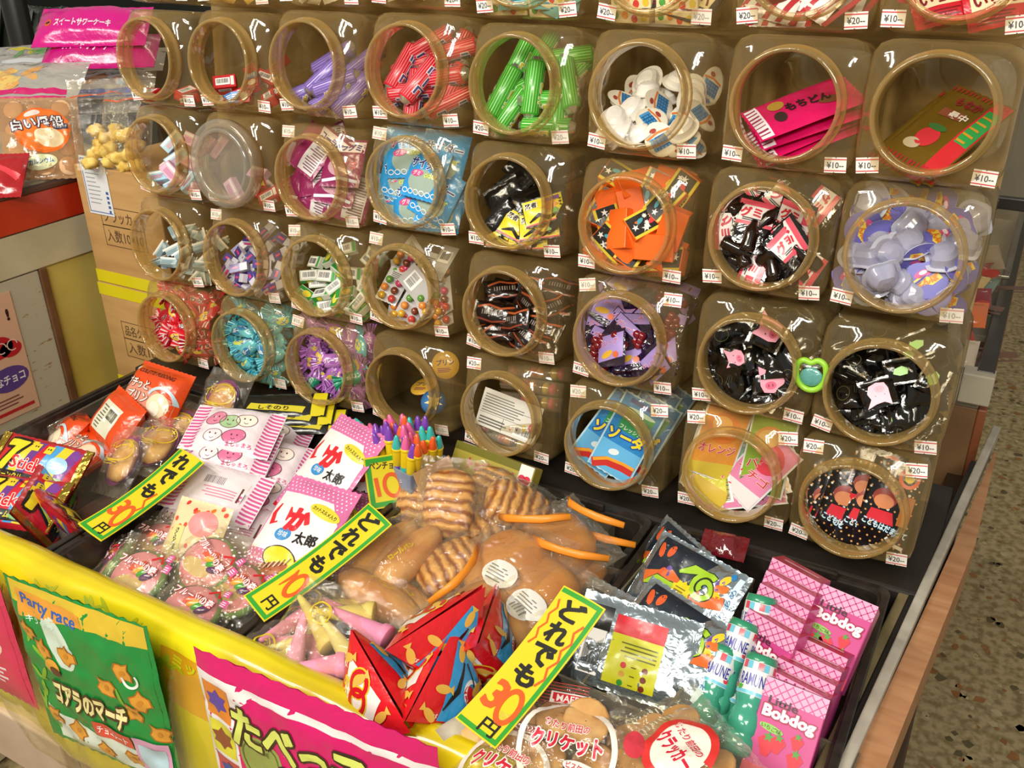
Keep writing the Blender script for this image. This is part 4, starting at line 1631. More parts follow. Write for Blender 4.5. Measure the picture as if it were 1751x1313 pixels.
def tray(x0, x1, y0, y1, label):
    mb = MB()
    w, zf = .011, .7075

    def rr(a, b, c, d, z, r=.012, n=4):
        out = []
        for cx, cy, a0 in ((b - r, d - r, 0), (a + r, d - r, 90), (a + r, c + r, 180), (b - r, c + r, 270)):
            for k in range(n + 1):
                t = R_(a0 + 90 * k / n)
                out.append((cx + r * math.cos(t), cy + r * math.sin(t), z))
        return out
    rings = [rr(x0, x1, y0, y1, TZ - .014), rr(x0, x1, y0, y1, TZ - .001), rr(x0 + .001, x1 - .001, y0 + .001, y1 - .001, TZ), rr(x0 + w - .003, x1 - w + .003, y0 + w - .003, y1 - w + .003, TZ),
             rr(x0 + w - .002, x1 - w + .002, y0 + w - .002, y1 - w + .002, TZ - .003), rr(x0 + w, x1 - w, y0 + w, y1 - w, TZ - .004), rr(x0 + w + .006, x1 - w - .006, y0 + w + .006, y1 - w - .006, zf + .004), rr(x0 + w + .010, x1 - w - .010, y0 + w + .010, y1 - w - .010, zf)]
    n = len(rings[0])
    for i in range(len(rings) - 1):
        mb.add(rings[i] + rings[i + 1], [[k, (k + 1) % n, (k + 1) % n + n, k + n] for k in range(n)], BLACKP, False)
    mb.add(rings[-1], [list(range(n))], BLACKP, False)
    o = mb.build('black_tray')
    tag(o, label, 'tray', 'black trays set side by side')
    for sx, ex in ((.3, 0), (.7, 1)):
        hb = MB()
        xx = x0 + (x1 - x0) * sx
        rbox(hb, .05, .006, .010, BLACKP, .002, (xx, y1 - .010, TZ + .002))
        hb.build('tray_lug', o)
    return o


tray(-.075, .228, -.412, -.004, 'black plastic tray holding orange pudding packs and striped stick snacks')
tray(.232, .528, -.412, -.004, 'black plastic tray holding pink marshmallow packs and fruit jellies')
tray(.532, .826, -.412, -.004, 'black plastic tray holding wrapped pastries and orange tied buns')
tray(.830, 1.100, -.412, -.004, 'black plastic tray holding green soda bottles and pink boxes')


def clear_bin(p, W, D, H, rot, label, tilt=0):
    mb = MB()
    t = .0012
    for sx, sy, sz, c in ((W, D, t, (0, 0, t / 2)), (W, t, H, (0, -D / 2, H / 2)), (W, t, H, (0, D / 2, H / 2)), (t, D, H, (-W / 2, 0, H / 2)), (t, D, H, (W / 2, 0, H / 2))):
        rbox(mb, sx, sy, sz, BIN, 0, c)
    o = mb.build('clear_bin')
    tag(o, label, 'bin')
    rb = MB()
    for pts in ([(-W / 2, -D / 2, H), (W / 2, -D / 2, H), (W / 2, D / 2, H), (-W / 2, D / 2, H), (-W / 2, -D / 2, H)],):
        for a, b in zip(pts, pts[1:]):
            tube(rb, [a, b], .0016, BIN, 6)
    rb.build('bin_rim', o)
    o.location = p
    o.rotation_euler = (R_(tilt), 0, R_(rot))
    return o


clear_bin((.045, -.105, .709), .20, .17, .052, 3, 'clear plastic bin around the orange pudding packs')
clear_bin((.155, -.225, .709), .115, .22, .050, 2, 'clear plastic bin around the madeleine packs beside the marshmallows')
clear_bin((.660, -.15, .709), .24, .26, .052, 0, 'large clear bin under the wrapped pastries and buns')
clear_bin((.898, -.175, .709), .115, .24, .060, -4, 'clear plastic bin holding the silver foil snack packs')
clear_bin((.985, -.285, .709), .25, .10, .050, -3, 'low clear bin in front of the pink boxes')

# ---------------------------------------------------------------- tray one


def de_pud(mb, f, b):
    decal(mb, f, d_poly([(-.042, -.036), (.042, -.036), (.042, -.004), (.010, .004), (-.042, .012)]), ink('d98f78'), 1)
    decal(mb, f, d_text('COLETTE PUDDING', .0, .024, .0055, .060, .02), ink('3a1a14'), 2)
    outlined(mb, f, 'プチっと', -.018, .006, .012, 'f6ece2', '7a2a1a', 3, .040, .03, .08)
    outlined(mb, f, 'プリン', -.010, -.010, .012, 'f6ece2', '7a2a1a', 3, .034, .03, .08)
    decal(mb, f, d_ell(.024, -.014, .015, .015), ink('efd9b8', .2, .6), 2)
    decal(mb, f, d_ell(.022, -.019, .008, .0085), ink('f4ead6', .2, .6), 3)
    decal(mb, f, d_ring(.024, -.010, .019, .018, .004, 10, 20, 0, 150), ink('bcd2dc'), 4)
    decal(mb, f, d_ell(-.036, .026, .003, .003), ink('f0e2cc'), 2)
    decal(mb, b, d_rect(-.022, -.022, .026, .020), ink('dcdcc4'), 1)
    barcode(mb, b, -.020, -.006, .006, .016)
    decal(mb, b, d_bars(.008, -.018, .024, .016, 8, .4, False), ink('6a6a5a'), 2)


PU = Proto(packet('pudding_snack', .090, .078, .040, 'dc4a16', de_pud, seed=41, nx=22, ny=18, pw=4, wr=.002), 'snack pack')
lay(PU.get('orange pudding snack pack leaning highest against the tray corner'), 268, 676, .800, 292, 628, 44, 4, 1.15)
o = PU.get('orange pudding pack turned back out with barcode label')
lay(o, 198, 722, .778, 222, 688, 44, 4, 1.1)
o.matrix_basis = o.matrix_basis @ Matrix.Rotation(math.pi, 4, 'Y')
lay(PU.get('orange pudding pack lying low under the barcode one'), 150, 772, .738, 190, 742, 12, 0)
lay(PU.get('orange pudding pack in the bin corner beside the striped sticks'), 118, 745, .742, 150, 715, 30, -20)
lay(PU.get('orange pudding pack half hidden behind the madeleines'), 285, 722, .752, 315, 690, 14, 10)


def de_seven(mb, f, b):
    for q in (f, b):
        for k, h in enumerate(('c8202c', '3a7fc8', 'e8c82c', '6a3a8a', 'c8202c', '4a9ad4', 'e8c82c', '7a3f96', 'c8202c')):
            x = -.062 + k * .0138
            decal(mb, q, d_poly([(x, -.032), (x + .0138, -.032), (x + .0138 + .012, .032), (x + .012, .032)]), ink(h), 1)
    decal(mb, f, d_rect(-.060, -.030, .060, -.016), ink('17130f'), 2)
    decal(mb, f, d_text('コーンクリーム', -.016, -.0225, .0085, .060, .03), ink('e0c832'), 3)
    outlined(mb, f, '7', -.036, .006, .040, 'e6d326', '17130f', 3, None, .05, .12)
    outlined(mb, f, 'Stick', -.006, -.003, .017, 'd8202c', 'f2ece4', 3, .050, .02, .06)
    decal(mb, f, d_ell(.038, .004, .014, .012), ink('9fcbe8'), 3)
    decal(mb, f, d_bars(.029, -.002, .047, .010, 3, .5, False), ink('eef4f8'), 4)
    decal(mb, f, d_ell(.036, -.020, .024, .0075, 8), ink('4f9a2e'), 3)
    for x, y in ((-.006, .023), (.016, .022)):
        decal(mb, f, d_rect(x - .006, y - .006, x + .006, y + .006), ink('e8c82c'), 3)
        for dx in (-.002, .002):
            decal(mb, f, d_ell(x + dx, y + .001, .0011, .0014), ink('2a2018'), 4)
    for sg in (-1, 1):
        decal(mb, f, d_rect(sg * .067 - .006, -.037, sg * .067 + .006, .037), foil('b89a3a', .2, .9), 5)
        decal(mb, b, d_rect(sg * .067 - .006, -.037, sg * .067 + .006, .037), foil('b89a3a', .2, .9), 5)


SV = Proto(packet('stick_snack_pack', .146, .076, .024, 'b0202a', de_seven, 'x', .012, .002, 42, nx=26, ny=16), 'snack pack')
lay(SV.get('striped stick snack pack lying face up, topmost of its pile'), 62, 797, .775, 90, 748, 34, 4)
lay(SV.get('striped stick snack pack at the tray end below the topmost'), 20, 858, .757, 50, 806, 26, 0)
for k, (x, y, z, ux, uy, ti) in enumerate(((84, 856, .752, 60, 832, 62), (104, 880, .746, 78, 858, 64), (122, 902, .742, 96, 880, 66))):
    lay(SV.get(('striped stick pack on edge nearest the flat pile', 'striped stick pack standing on edge between two others', 'striped stick pack on edge nearest the yellow price card')[k]), x, y, z, ux, uy, ti)

COOKIE = noisy('cookie_crust', 'b9823c', 'dcae66', 40, 0.7, 0.2)
MADE = MB()


def cello_pack(name, label, cat, W, H, T, seed, ends='y', crimp=.012, group=None, mat=None, wr=.004, nx=18, ny=18, back=.6):
    root = thing(name, label, cat, group)
    mb = MB()
    p = Pillow(W, H, T, crimp, wr, seed, nx, ny, ends, back)
    p.body(mb, mat or CELLO)
    return root, mb, p


def madeleine(label):
    root, mb, p = cello_pack('madeleine_pack', label, 'cake pack', .082, .105, .034, 43)
    decal(mb, p.fn, d_text('マドレーヌ', 0, .016, .011, .046, .02, 14), ink('d6b81c'), 2)
    decal(mb, p.fn, d_ring(.004, .010, .024, .016, .0016, 14), ink('d6b81c'), 2)
    decal(mb, p.fn, d_bars(-.014, -.012, .018, -.002, 3, .35, False), ink('cdb022'), 2)
    mb.build('wrapper', root)
    mb = MB()
    blob(mb, .023, .032, .010, COOKIE, (0, 0, .001), 18, 10, 2.2, .12, 4)
    mb.build('cake', root)
    mb = MB()
    lathe(mb, [(.0005, -.010), (.022, -.010), (.032, .001), (.0325, .0015)], ink('8a2f7c', .5, .1), 26)
    for i, v in enumerate(mb.v):
        mb.v[i] = (v[0] * .9, v[1] * 1.15, v[2])
    mb.build('purple_cup', root)
    return root


for lb, x, y, z, ux, uy, ti, ro in (('wrapped madeleine with yellow print standing beside the price card', 212, 788, .762, 232, 748, 40, -14), ('wrapped madeleine in a purple cup behind the price card', 268, 762, .768, 300, 720, 20, 6),
                                    ('wrapped madeleine lying at the back of its bin', 300, 738, .760, 330, 700, 30, 10), ('wrapped madeleine highest near the marshmallow pile', 378, 690, .790, 395, 650, 45, 0)):
    o = madeleine(lb)
    lay(o, x, y, z, ux, uy, ti, ro)

# ---------------------------------------------------------------- tray two


def de_marsh(mb, f, b):
    for q in (f, b):
        for sg in (-1, 1):
            for k in range(13):
                y = -.034 + k * .0056
                decal(mb, q, d_poly([(sg * .044, y), (sg * .064, y - .002), (sg * .064, y + .001), (sg * .044, y + .003)]), ink('cf5a94'), 1)
    for x, y, h, rx in ((-.024, .010, 'd9829c', .015), (-.002, .006, '9fbf8e', .014), (.020, .012, 'efe2d4', .014), (.012, -.016, 'd8739a', .016), (-.018, -.018, 'f0d9de', .013)):
        decal(mb, f, d_ell(x, y, rx, rx * .72, 10), ink(h), 1)
        decal(mb, f, d_ring(x, y, rx, rx * .72, .0009, 10), ink('6a4a46'), 2)
        for d in (-.004, .004):
            decal(mb, f, d_ell(x + d, y + .002, .0011, .0015), ink('5a2a34'), 2)
        decal(mb, f, d_stroke([(x - .003, y - .004), (x, y - .0055), (x + .003, y - .004)], .0009), ink('5a2a34'), 2)
    decal(mb, f, d_text('ましゅまろ', .022, -.028, .006, .036, .02), ink('c8407a'), 2)
    decal(mb, b, d_rect(-.040, -.016, .030, .020), ink('e6dcdf', .3, .4), 1)
    decal(mb, b, d_bars(-.030, -.012, .026, .004, 4, .4, False), ink('d58aa6'), 2)
    decal(mb, b, d_bars(-.008, .006, .022, .017, 14, .5), ink('8a7a80'), 2)
    decal(mb, b, d_rect(-.036, -.012, -.0335, .010), ink('6a3a34'), 2)


MS = Proto(packet('marshmallow_pack', .130, .078, .030, 'ece0e6', de_marsh, 'x', .018, .0025, 44, nx=26, ny=18), 'marshmallow pack')
rows = (('topmost pink and white marshmallow pack in the pile', 398, 738, .806, 422, 690, 22, 2, 0), ('second marshmallow pack down from the top of the pile', 392, 768, .790, 416, 720, 24, 4, 0),
        ('third marshmallow pack down in the pile', 384, 796, .774, 410, 748, 24, 0, 0), ('marshmallow pack lying back up with pale label and barcode', 372, 842, .772, 398, 800, 22, 6, 1),
        ('marshmallow pack with pink face below the barcode one', 330, 872, .752, 356, 832, 30, -6, 0), ('marshmallow pack wedged toward the polka dot squid packs', 432, 850, .748, 456, 806, 10, 10, 0),
        ('marshmallow pack filling the gap behind the squid packs', 458, 792, .766, 482, 746, 22, 8, 0), ('marshmallow pack against the tray back below the seaweed packs', 452, 752, .762, 476, 708, 16, 6, 0),
        ('lowest marshmallow pack near the dotted orange sweet', 400, 905, .738, 424, 862, 18, 4, 1))
for lb, x, y, z, ux, uy, ti, ro, fl in rows:
    o = MS.get(lb)
    lay(o, x, y, z, ux, uy, ti, ro)
    if fl:
        o.matrix_basis = o.matrix_basis @ Matrix.Rotation(math.pi, 4, 'Y')


def de_black(mb, f, b):
    decal(mb, f, d_poly([(-.045, -.006), (.040, -.016), (.044, -.006), (-.040, .004)]), ink('cfc12c'), 1)
    decal(mb, f, d_text('しそのり', -.004, -.006, .007, .046, .03, -6), ink('1a1814'), 2)
    decal(mb, f, d_rect(.052, -.021, .072, .021), ink('d8c81e'), 1)
    decal(mb, f, d_text('15g', .044, .010, .005, None, .02), ink('d9d4c4'), 1)


BPK = Proto(packet('seaweed_snack_pack', .150, .044, .010, '1a1914', de_black, 'x', .010, .0015, 45, mat=ink('191813', .25, .5, 0, .3), nx=24, ny=12), 'snack pack')
for k, (x, y, z) in enumerate(((475, 694, .792), (487, 708, .784), (505, 722, .776))):
    lay(BPK.get(('black and yellow seaweed pack farthest back, nearest the jars', 'black and yellow seaweed pack between two others', 'black and yellow seaweed pack nearest the marshmallows')[k]), x, y, z, x + 10, y - 40, 24, -4)


def fruit(label):
    root, mb, p = cello_pack('fruit_jelly_pack', label, 'jelly pack', .094, .108, .032, 46, wr=.005)
    outlined(mb, p.fn, 'フルーツの森', .002, .012, .0095, 'f6f0ee', 'c03a44', 2, .052, .03, .09, -8)
    decal(mb, p.fn, d_dots(-.040, -.050, .040, -.022, .009, .0016, 5, .002, 7), ink('f2ecec'), 2)
    decal(mb, p.fn, d_dots(-.040, .030, .040, .050, .009, .0016, 5, .002, 8), ink('f2ecec'), 2)
    for x, y in ((.032, .030), (.036, .016), (-.03, -.034)):
        decal(mb, p.fn, d_rect(x - .004, y - .005, x + .004, y + .005), ink('d45a94'), 3)
        decal(mb, p.fn, d_bars(x - .003, y - .004, x + .003, y + .004, 3, .4, False), ink('f6eef2'), 4)
    decal(mb, p.fn, d_stroke([(.016, .020), (.024, .028), (.028, .020)], .003), ink('c8262c'), 3)
    mb.build('wrapper', root)
    mb = MB()
    lathe(mb, [(.0005, -.008), (.030, -.008), (.0355, -.003), (.0355, .004), (.032, .0072)], ink('7f9f56', .3, .5, 0, .2), 30)
    mb.build('green_rim', root)
    mb = MB()
    lathe(mb, [(.032, .006), (.030, .0082), (.0005, .0092)], ink('d98a90', .22, .7, 0, .25), 30)
    decal(mb, lambda x, y, o: (x, y, .0088 + o), d_ell(-.004, -.010, .020, .010, 10), ink('c6a866', .25, .6), 1)
    mb.build('pink_jelly', root)
    mb = MB()
    rr = random.Random(5)
    for k, h in enumerate(('e0542a', 'e9a23a', '4f9a3a', '5a2f5e')):
        blob(mb, .012 - .002 * (k > 1), .0045, .004, ink(h, .2, .6), (.006 + .003 * k, -.004 - .006 * k + .014, .0105), 10, 8, M=Matrix.Rotation(R_(35), 4, 'Z'))
    mb.build('fruit_slices', root)
    return root


FJ = Proto(fruit('x'), 'jelly pack')
for lb, x, y, z, ux, uy, ti, ro in (('round pink fruit jelly with red lettering nearest the yellow bag', 236, 990, .752, 262, 948, 26, 0), ('round fruit jelly with bright fruit slices in the middle of the pile', 355, 968, .760, 388, 940, 24, 16),
                                    ('round fruit jelly low beside the tray front', 325, 1048, .742, 352, 1010, 14, 4), ('round fruit jelly half under the second price card', 400, 1010, .745, 430, 975, 18, 10),
                                    ('round fruit jelly behind the dotted orange sweet', 262, 935, .742, 290, 900, 18, -10), ('fruit jelly on its side by the tray corner', 196, 965, .735, 224, 930, 40, -30)):
    lay(FJ.get(lb), x, y, z, ux, uy, ti, ro)


def de_dotsw(mb, f, b):
    rr = random.Random(3)
    for k in range(26):
        decal(mb, f, d_ell(rr.uniform(-.036, .036), rr.uniform(-.036, .036), .0028, .0032, n=8), ink(rr.choice(('d8342c', 'e8742a', 'e0503a'))), 1)
    decal(mb, f, d_ell(.012, .012, .019, .016), ink('e08a8a', .25, .5), 2)
    decal(mb, f, d_rect(-.028, -.028, -.010, .004), ink('d8d08a'), 2)
    decal(mb, f, d_text('さくらんぼ', -.019, -.012, .026, .006, .02, vert=True), ink('4a3a2a'), 3)
    decal(mb, f, d_bars(-.006, -.030, .024, -.018, 3, .4, False), ink('e8d8c0'), 2)


lay(tag(packet('cherry_jelly_pack', .078, .078, .022, 'e6cfa4', de_dotsw, seed=47, nx=20, ny=18), 'cream jelly pack with red and orange dots standing above the fruit jellies', 'jelly pack'), 335, 912, .772, 352, 868, 44, 0)


def de_ika(mb, f, b):
    for q in (f, b):
        decal(mb, q, d_dots(-.050, -.074, .050, -.030, .0068, .0013, 6), ink('f3dfe8'), 1)
        decal(mb, q, d_dots(-.050, .046, .050, .074, .0068, .0013, 6), ink('f3dfe8'), 1)
        decal(mb, q, d_rect(-.0545, -.080, .0545, -.074), ink('c8202c'), 2)
    decal(mb, f, d_poly([(-.050, -.034), (.050, -.034), (.050, .026), (.030, .052), (-.050, .052)]), ink('efe9e6'), 2)
    # red brush title
    red = ink('d8242e')
    decal(mb, f, d_stroke([(-.040, .032), (-.043, .016), (-.038, .002), (-.031, .006)], .008, True), red, 3)
    decal(mb, f, d_stroke([(-.022, .030), (-.018, .020), (-.020, .010)], .007, True), red, 3)
    decal(mb, f, d_text('か', -.002, .016, .030, .030, .07, 6), red, 3)
    decal(mb, f, d_text('太郎', .022, -.006, .016, .030, .04, 6), ink('1a1616'), 3)
    decal(mb, f, d_ell(-.012, -.008, .012, .009, 8), ink('3a8ac8'), 3)
    decal(mb, f, d_text('珍味', -.012, -.008, .008, .014, .01), ink('e9f2f8'), 4)
    decal(mb, f, d_ell(.026, .036, .024, .009, -10), ink('e0cf3a'), 3)
    decal(mb, f, d_text('カットスルメ入り', .026, .036, .006, .038, .02, -10), ink('3a2a14'), 4)
    # snack picture: yellow cracker shape and ribbed squid strip
    decal(mb, f, d_ell(.002, -.040, .026, .016, -12), ink('e8cf1e'), 3)
    decal(mb, f, d_ring(.002, -.040, .026, .016, .0016, -12), ink('2a2010'), 4)
    decal(mb, f, d_ell(-.012, -.058, .034, .009, 24), ink('a85a2e'), 4)
    for k in range(8):
        x = -.036 + k * .007
        decal(mb, f, d_stroke([(x, -.066 + k * .003), (x + .004, -.056 + k * .003)], .0042, True), ink('d9ceb0'), 5)
        decal(mb, f, d_stroke([(x + .0024, -.066 + k * .003), (x + .0064, -.056 + k * .003)], .0008), ink('3a2a1a'), 6)


IK = Proto(packet('squid_snack_pack', .109, .160, .022, 'd873a8', de_ika, seed=48, nx=22, ny=28, wr=.002), 'squid snack pack')
IK2 = IK
lay(IK.get('pink polka dot squid pack standing highest behind the other'), 566, 806, .798, 628, 722, 36, 0, .92)
lay(IK.get('pink polka dot squid pack lying in front with red brush title'), 508, 915, .778, 556, 836, 28, 0, .92)
lay(IK.get('pink squid pack beneath, its red edge showing beside the card'), 602, 838, .752, 668, 765, 20, 4, .92)
lay(IK.get('lowest pink squid pack under the front one'), 545, 905, .745, 600, 830, 16, 0, .9)


def card(label, W, H, deco, curl=.012, seed=0):
    mb = MB()
    n, m = 16, 64

    def fn(x, y, off=0):
        return (x, y, curl * ((2 * y / H) ** 2) * .6 + curl * .25 * math.sin(x / W * 3 + y / H * 2) + off)
    for sg in (1, -1):
        vs = [fn(W * (i / n - .5), H * (j / m - .5), .0004 * sg) for j in range(m + 1) for i in range(n + 1)]
        fs = [[j * (n + 1) + i, j * (n + 1) + i + 1, (j + 1) * (n + 1) + i + 1, (j + 1) * (n + 1) + i] for j in range(m) for i in range(n)]
        mb.add(vs, [f if sg > 0 else f[::-1] for f in fs], ink('dcc91a', .45, .25), True)
    deco(mb, lambda x, y, o: fn(x, y, .0004 + o))
    return tag(mb.build('price_card'), label, 'price card')


GRN = ink('2f9a2c', .45, .2)


def border(mb, fn, W, H, sides):
    t = .006
    a, b = W / 2 - .002, H / 2 - .002
    rr = {'l': (-a, -b, -a + t, b), 'r': (a - t, -b, a, b), 'b': (-a, -b, a, -b + t), 't': (-a, b - t, a, b)}
    for s in sides:
        decal(mb, fn, d_rect(*rr[s]), GRN, 1, .008)


BRK, ORG = ink('17140f', .5, .1), ink('dd5a1a', .45, .2)


def zig(x, y0, y1, n, a):
    return [(x + (a if k % 2 else -a), y0 + (y1 - y0) * k / n) for k in range(n + 1)]


def de_cardA(mb, fn):
    border(mb, fn, .060, .175, 'rbl')
    for k, ch in enumerate('れでも'):
        decal(mb, fn, d_text(ch, -.002, .070 - k * .030, .023, .027, .05), BRK, 2, .006)
    decal(mb, fn, d_stroke([(.016, .012), (.010, -.006), (.020, -.016), (.013, -.030)], .0035), ORG, 2)
    decal(mb, fn, d_text('3', -.012, -.034, .032, .016, .03, -12), ORG, 2, .006)
    decal(mb, fn, d_ring(.008, -.042, .011, .019, .006, 10), ORG, 2, .006)
    decal(mb, fn, d_text('円', .004, -.072, .017, .020, .03), BRK, 2, .006)


def de_cardB(mb, fn):
    border(mb, fn, .062, .215, 'rblt')
    for k, ch in enumerate('どれでも'):
        decal(mb, fn, d_text(ch, 0, .086 - k * .030, .024, .030, .05), BRK, 2, .006)
    decal(mb, fn, d_stroke([(-.014, -.028), (-.010, -.036), (-.013, -.062)], .007, True), ORG, 2, .006)
    decal(mb, fn, d_ring(.008, -.046, .012, .019, .007, 10), ORG, 2, .006)
    decal(mb, fn, d_text('円', .006, -.086, .018, .022, .03), BRK, 2, .006)


def de_cardC(mb, fn):
    border(mb, fn, .068, .205, 'rbt')
    for k, ch in enumerate('どれでも'):
        decal(mb, fn, d_text(ch, 0, .078 - k * .031, .025, .031, .05), BRK, 2, .006)
    decal(mb, fn, d_stroke(zig(-.025, .02, .085, 6, .0025), .0028), ORG, 2)
    decal(mb, fn, d_stroke(zig(.022, -.02, .07, 7, .003), .0032), ORG, 2)
    decal(mb, fn, d_text('3', -.014, -.052, .036, .020, .035, -6), ORG, 2, .006)
    decal(mb, fn, d_ring(.011, -.056, .013, .021, .007, 8), ORG, 2, .006)
    decal(mb, fn, d_text('円', .008, -.088, .018, .024, .03), BRK, 2, .006)


lay(card('yellow handwritten price card across the pudding tray divider', .060, .175, de_cardA), 247, 848, .790, 322, 792, 14, 6, .87)
lay(card('yellow handwritten price card below the squid packs', .062, .215, de_cardB), 548, 962, .796, 640, 893, 18, 8, .78)
lay(card('yellow handwritten price card reading 30 beside the foil packs', .068, .205, de_cardC), 912, 1138, .826, 983, 1050, 24, 0, .76)


def de_cardD(mb, fn):
    border(mb, fn, .052, .066, 'rblt')
    decal(mb, fn, d_text('ペンチョコ', -.001, .020, .009, .038, .02, -6), BRK, 2, .006)
    decal(mb, fn, d_stroke([(-.014, .006), (-.012, -.018)], .005), ORG, 2)
    decal(mb, fn, d_ring(.006, -.006, .010, .014, .005, 8), ORG, 2, .006)


# ---------------------------------------------------------------- crayon carton
cx = at(700, 792, .800)
crt = thing('crayon_carton', 'blue grey open carton holding the crayon shaped chocolates', 'carton')
mb = MB()
GREYC = noisy('grey_carton', '7c86a0', '8f99b2', 40, .6, .03)
W, D, H = .074, .060, .075
for sx, sy, sz, c in ((W, .0015, H, (0, -D / 2, H / 2)), (W, .0015, H * 1.05, (0, D / 2, H / 2)), (.0015, D, H, (-W / 2, 0, H / 2)), (.0015, D, H, (W / 2, 0, H / 2)), (W, D, .0015, (0, 0, 0))):
    rbox(mb, sx, sy, sz, GREYC, 0, c)
mb.build('carton_body', crt)
mb = MB()
rbox(mb, .0015, D, .045, noisy('card_inside', 'b58a58', 'c79d68', 20, .7, .02), 0, (0, 0, 0))
g = mb.build('carton_flap', crt)
g.location = (W / 2 + .016, 0, H - .014)
g.rotation_euler = (0, R_(62 - 90), 0)
CZ = R_(-14)
crt.location = (cx.x, cx.y, .735)
crt.rotation_euler = (0, 0, CZ)


def crayon(cols):
    mb = MB()
    lathe(mb, [(.0005, -.050), (.0055, -.050), (.0055, .026)], ink('e8c81e', .3, .5), 14)
    lathe(mb, [(.0055, .026), (.0062, .027), (.0062, .029), (.0055, .030)], ink('e8c81e', .3, .5), 14)
    o = mb.build('chocolate_crayon')
    mb = MB()
    lathe(mb, [(.0055, .030), (.0052, .033), (.0026, .044), (.0014, .046), (.0003, .0465)], ink(cols[0], .25, .6), 14)
    mb.build('crayon_tip', o)
    mb = MB()
    lathe(mb, [(.0056, -.028), (.0058, -.027), (.0058, .006), (.0056, .007)], ink(cols[1], .3, .5), 14)
    fn = cyl(.0058)
    decal(mb, fn, d_ell(0, -.008, .004, .006), ink(cols[2]), 1)
    decal(mb, fn, d_text('ペン', 0, -.008, .008, .006, .02, vert=True), ink('f4ecd8'), 2)
    mb.build('crayon_band', o)
    return o


CRY = [Proto(crayon(q), 'candy crayon') for q in (('3ab8b0', '7a4ab0', 'e0507a'), ('7a3fb0', 'e8702a', '4aa0c8'), ('e8602a', 'd83a5a', 'e8c81e'), ('e0609a', '3aa8a0', '7a3fb0'))]
CN = ['turquoise', 'purple', 'orange', 'pink']
rr = random.Random(8)
CM = Matrix.Translation(crt.location) @ Matrix.Rotation(CZ, 4, 'Z')
for i in range(6):
    for j in range(5):
        k = rr.randrange(4)
        o = CRY[k].get('yellow candy crayon with %s tip standing in the carton' % CN[k], '%s tipped candy crayons in the carton' % CN[k])
        o.matrix_basis = CM @ Matrix.Translation((-.029 + i * .0116 + rr.uniform(-.002, .002), -.023 + j * .0115, .064 + rr.uniform(-.004, .010))) @ Matrix.Rotation(R_(rr.uniform(-9, 9) + (i - 2.5) * 3), 4, 'Y') @ Matrix.Rotation(R_(rr.uniform(-6, 10)), 4, 'X') @ Matrix.Rotation(rr.uniform(-.5, .5), 4, 'Z') @ Matrix.Scale(1.12, 4)
for x, y, z, ux, uy, k in ((640, 760, .812, 622, 736, 0), (655, 772, .806, 640, 742, 3), (668, 780, .803, 640, 768, 2)):
    o = CRY[k].get('yellow candy crayon with %s tip leaning out toward the squid packs' % CN[k])
    lay(o, x, y, z, ux, uy, 30)
    o.matrix_basis = o.matrix_basis @ Matrix.Rotation(R_(-90), 4, 'X')
lay(card('small yellow price card on the crayon carton', .052, .066, de_cardD, .004), 662, 822, .795, 656, 780, 66, 0)

# ---------------------------------------------------------------- pastries and buns
if 'pastry' not in MATS:
    m, nt, ln, p = newmat('pastry_crust')
    tc = nt.new('ShaderNodeTexCoord')
    wv = nt.new('ShaderNodeTexWave')
    wv.inputs['Scale'].default_value = 26
    wv.inputs['Distortion'].default_value = 3.0
    wv.inputs['Detail'].default_value = 3
    wv.inputs['Detail Scale'].default_value = 2.0
    wv.bands_direction = 'Y'
    cr = nt.new('ShaderNodeValToRGB')
    cr.color_ramp.elements[0].color = (*hexc('8f5120'), 1)
    cr.color_ramp.elements[1].color = (*hexc('dca45c'), 1)
    cr.color_ramp.elements[0].position = .04
    cr.color_ramp.elements[1].position = .62
    ln.new(tc.outputs['Object'], wv.inputs['Vector'])
    ln.new(wv.outputs['Fac'], cr.inputs['Fac'])
    ln.new(cr.outputs['Color'], p.inputs['Base Color'])
    b = nt.new('ShaderNodeBump')
    b.inputs['Strength'].default_value = .7
    b.inputs['Distance'].default_value = .003
    ln.new(wv.outputs['Fac'], b.inputs['Height'])
    ln.new(b.outputs['Normal'], p.inputs['Normal'])
    p.inputs['Roughness'].default_value = .35
    MATS['pastry'] = m
PASTRY = MATS['pastry']
BUN = noisy('bun_crust', 'b5702c', 'd39a52', 10, .4, .05, coat=.2)
ROLLC = noisy('roll_crust', 'b9783a', 'd8a566', 14, .45, .1, stretch=(3, 1, 1), coat=.2)


def wrapped(name, inner, label, W, H, T, rx, ry, rz, mat, seed, p=3.2, text=None, wob=.06):
    root, mb, pl = cello_pack(name, label, 'pastry', W, H, T, seed, wr=.006)
    if text:
        decal(mb, pl.fn, d_text(text, 0, 0, None, W * .5, .02, 80), ink('d6c01c'), 2)
    mb.build('wrapper', root)
    mb = MB()
    blob(mb, rx, ry, rz, mat, (0, 0, 0), 20, 14, p, wob, seed)
    mb.build(inner, root)
    return root


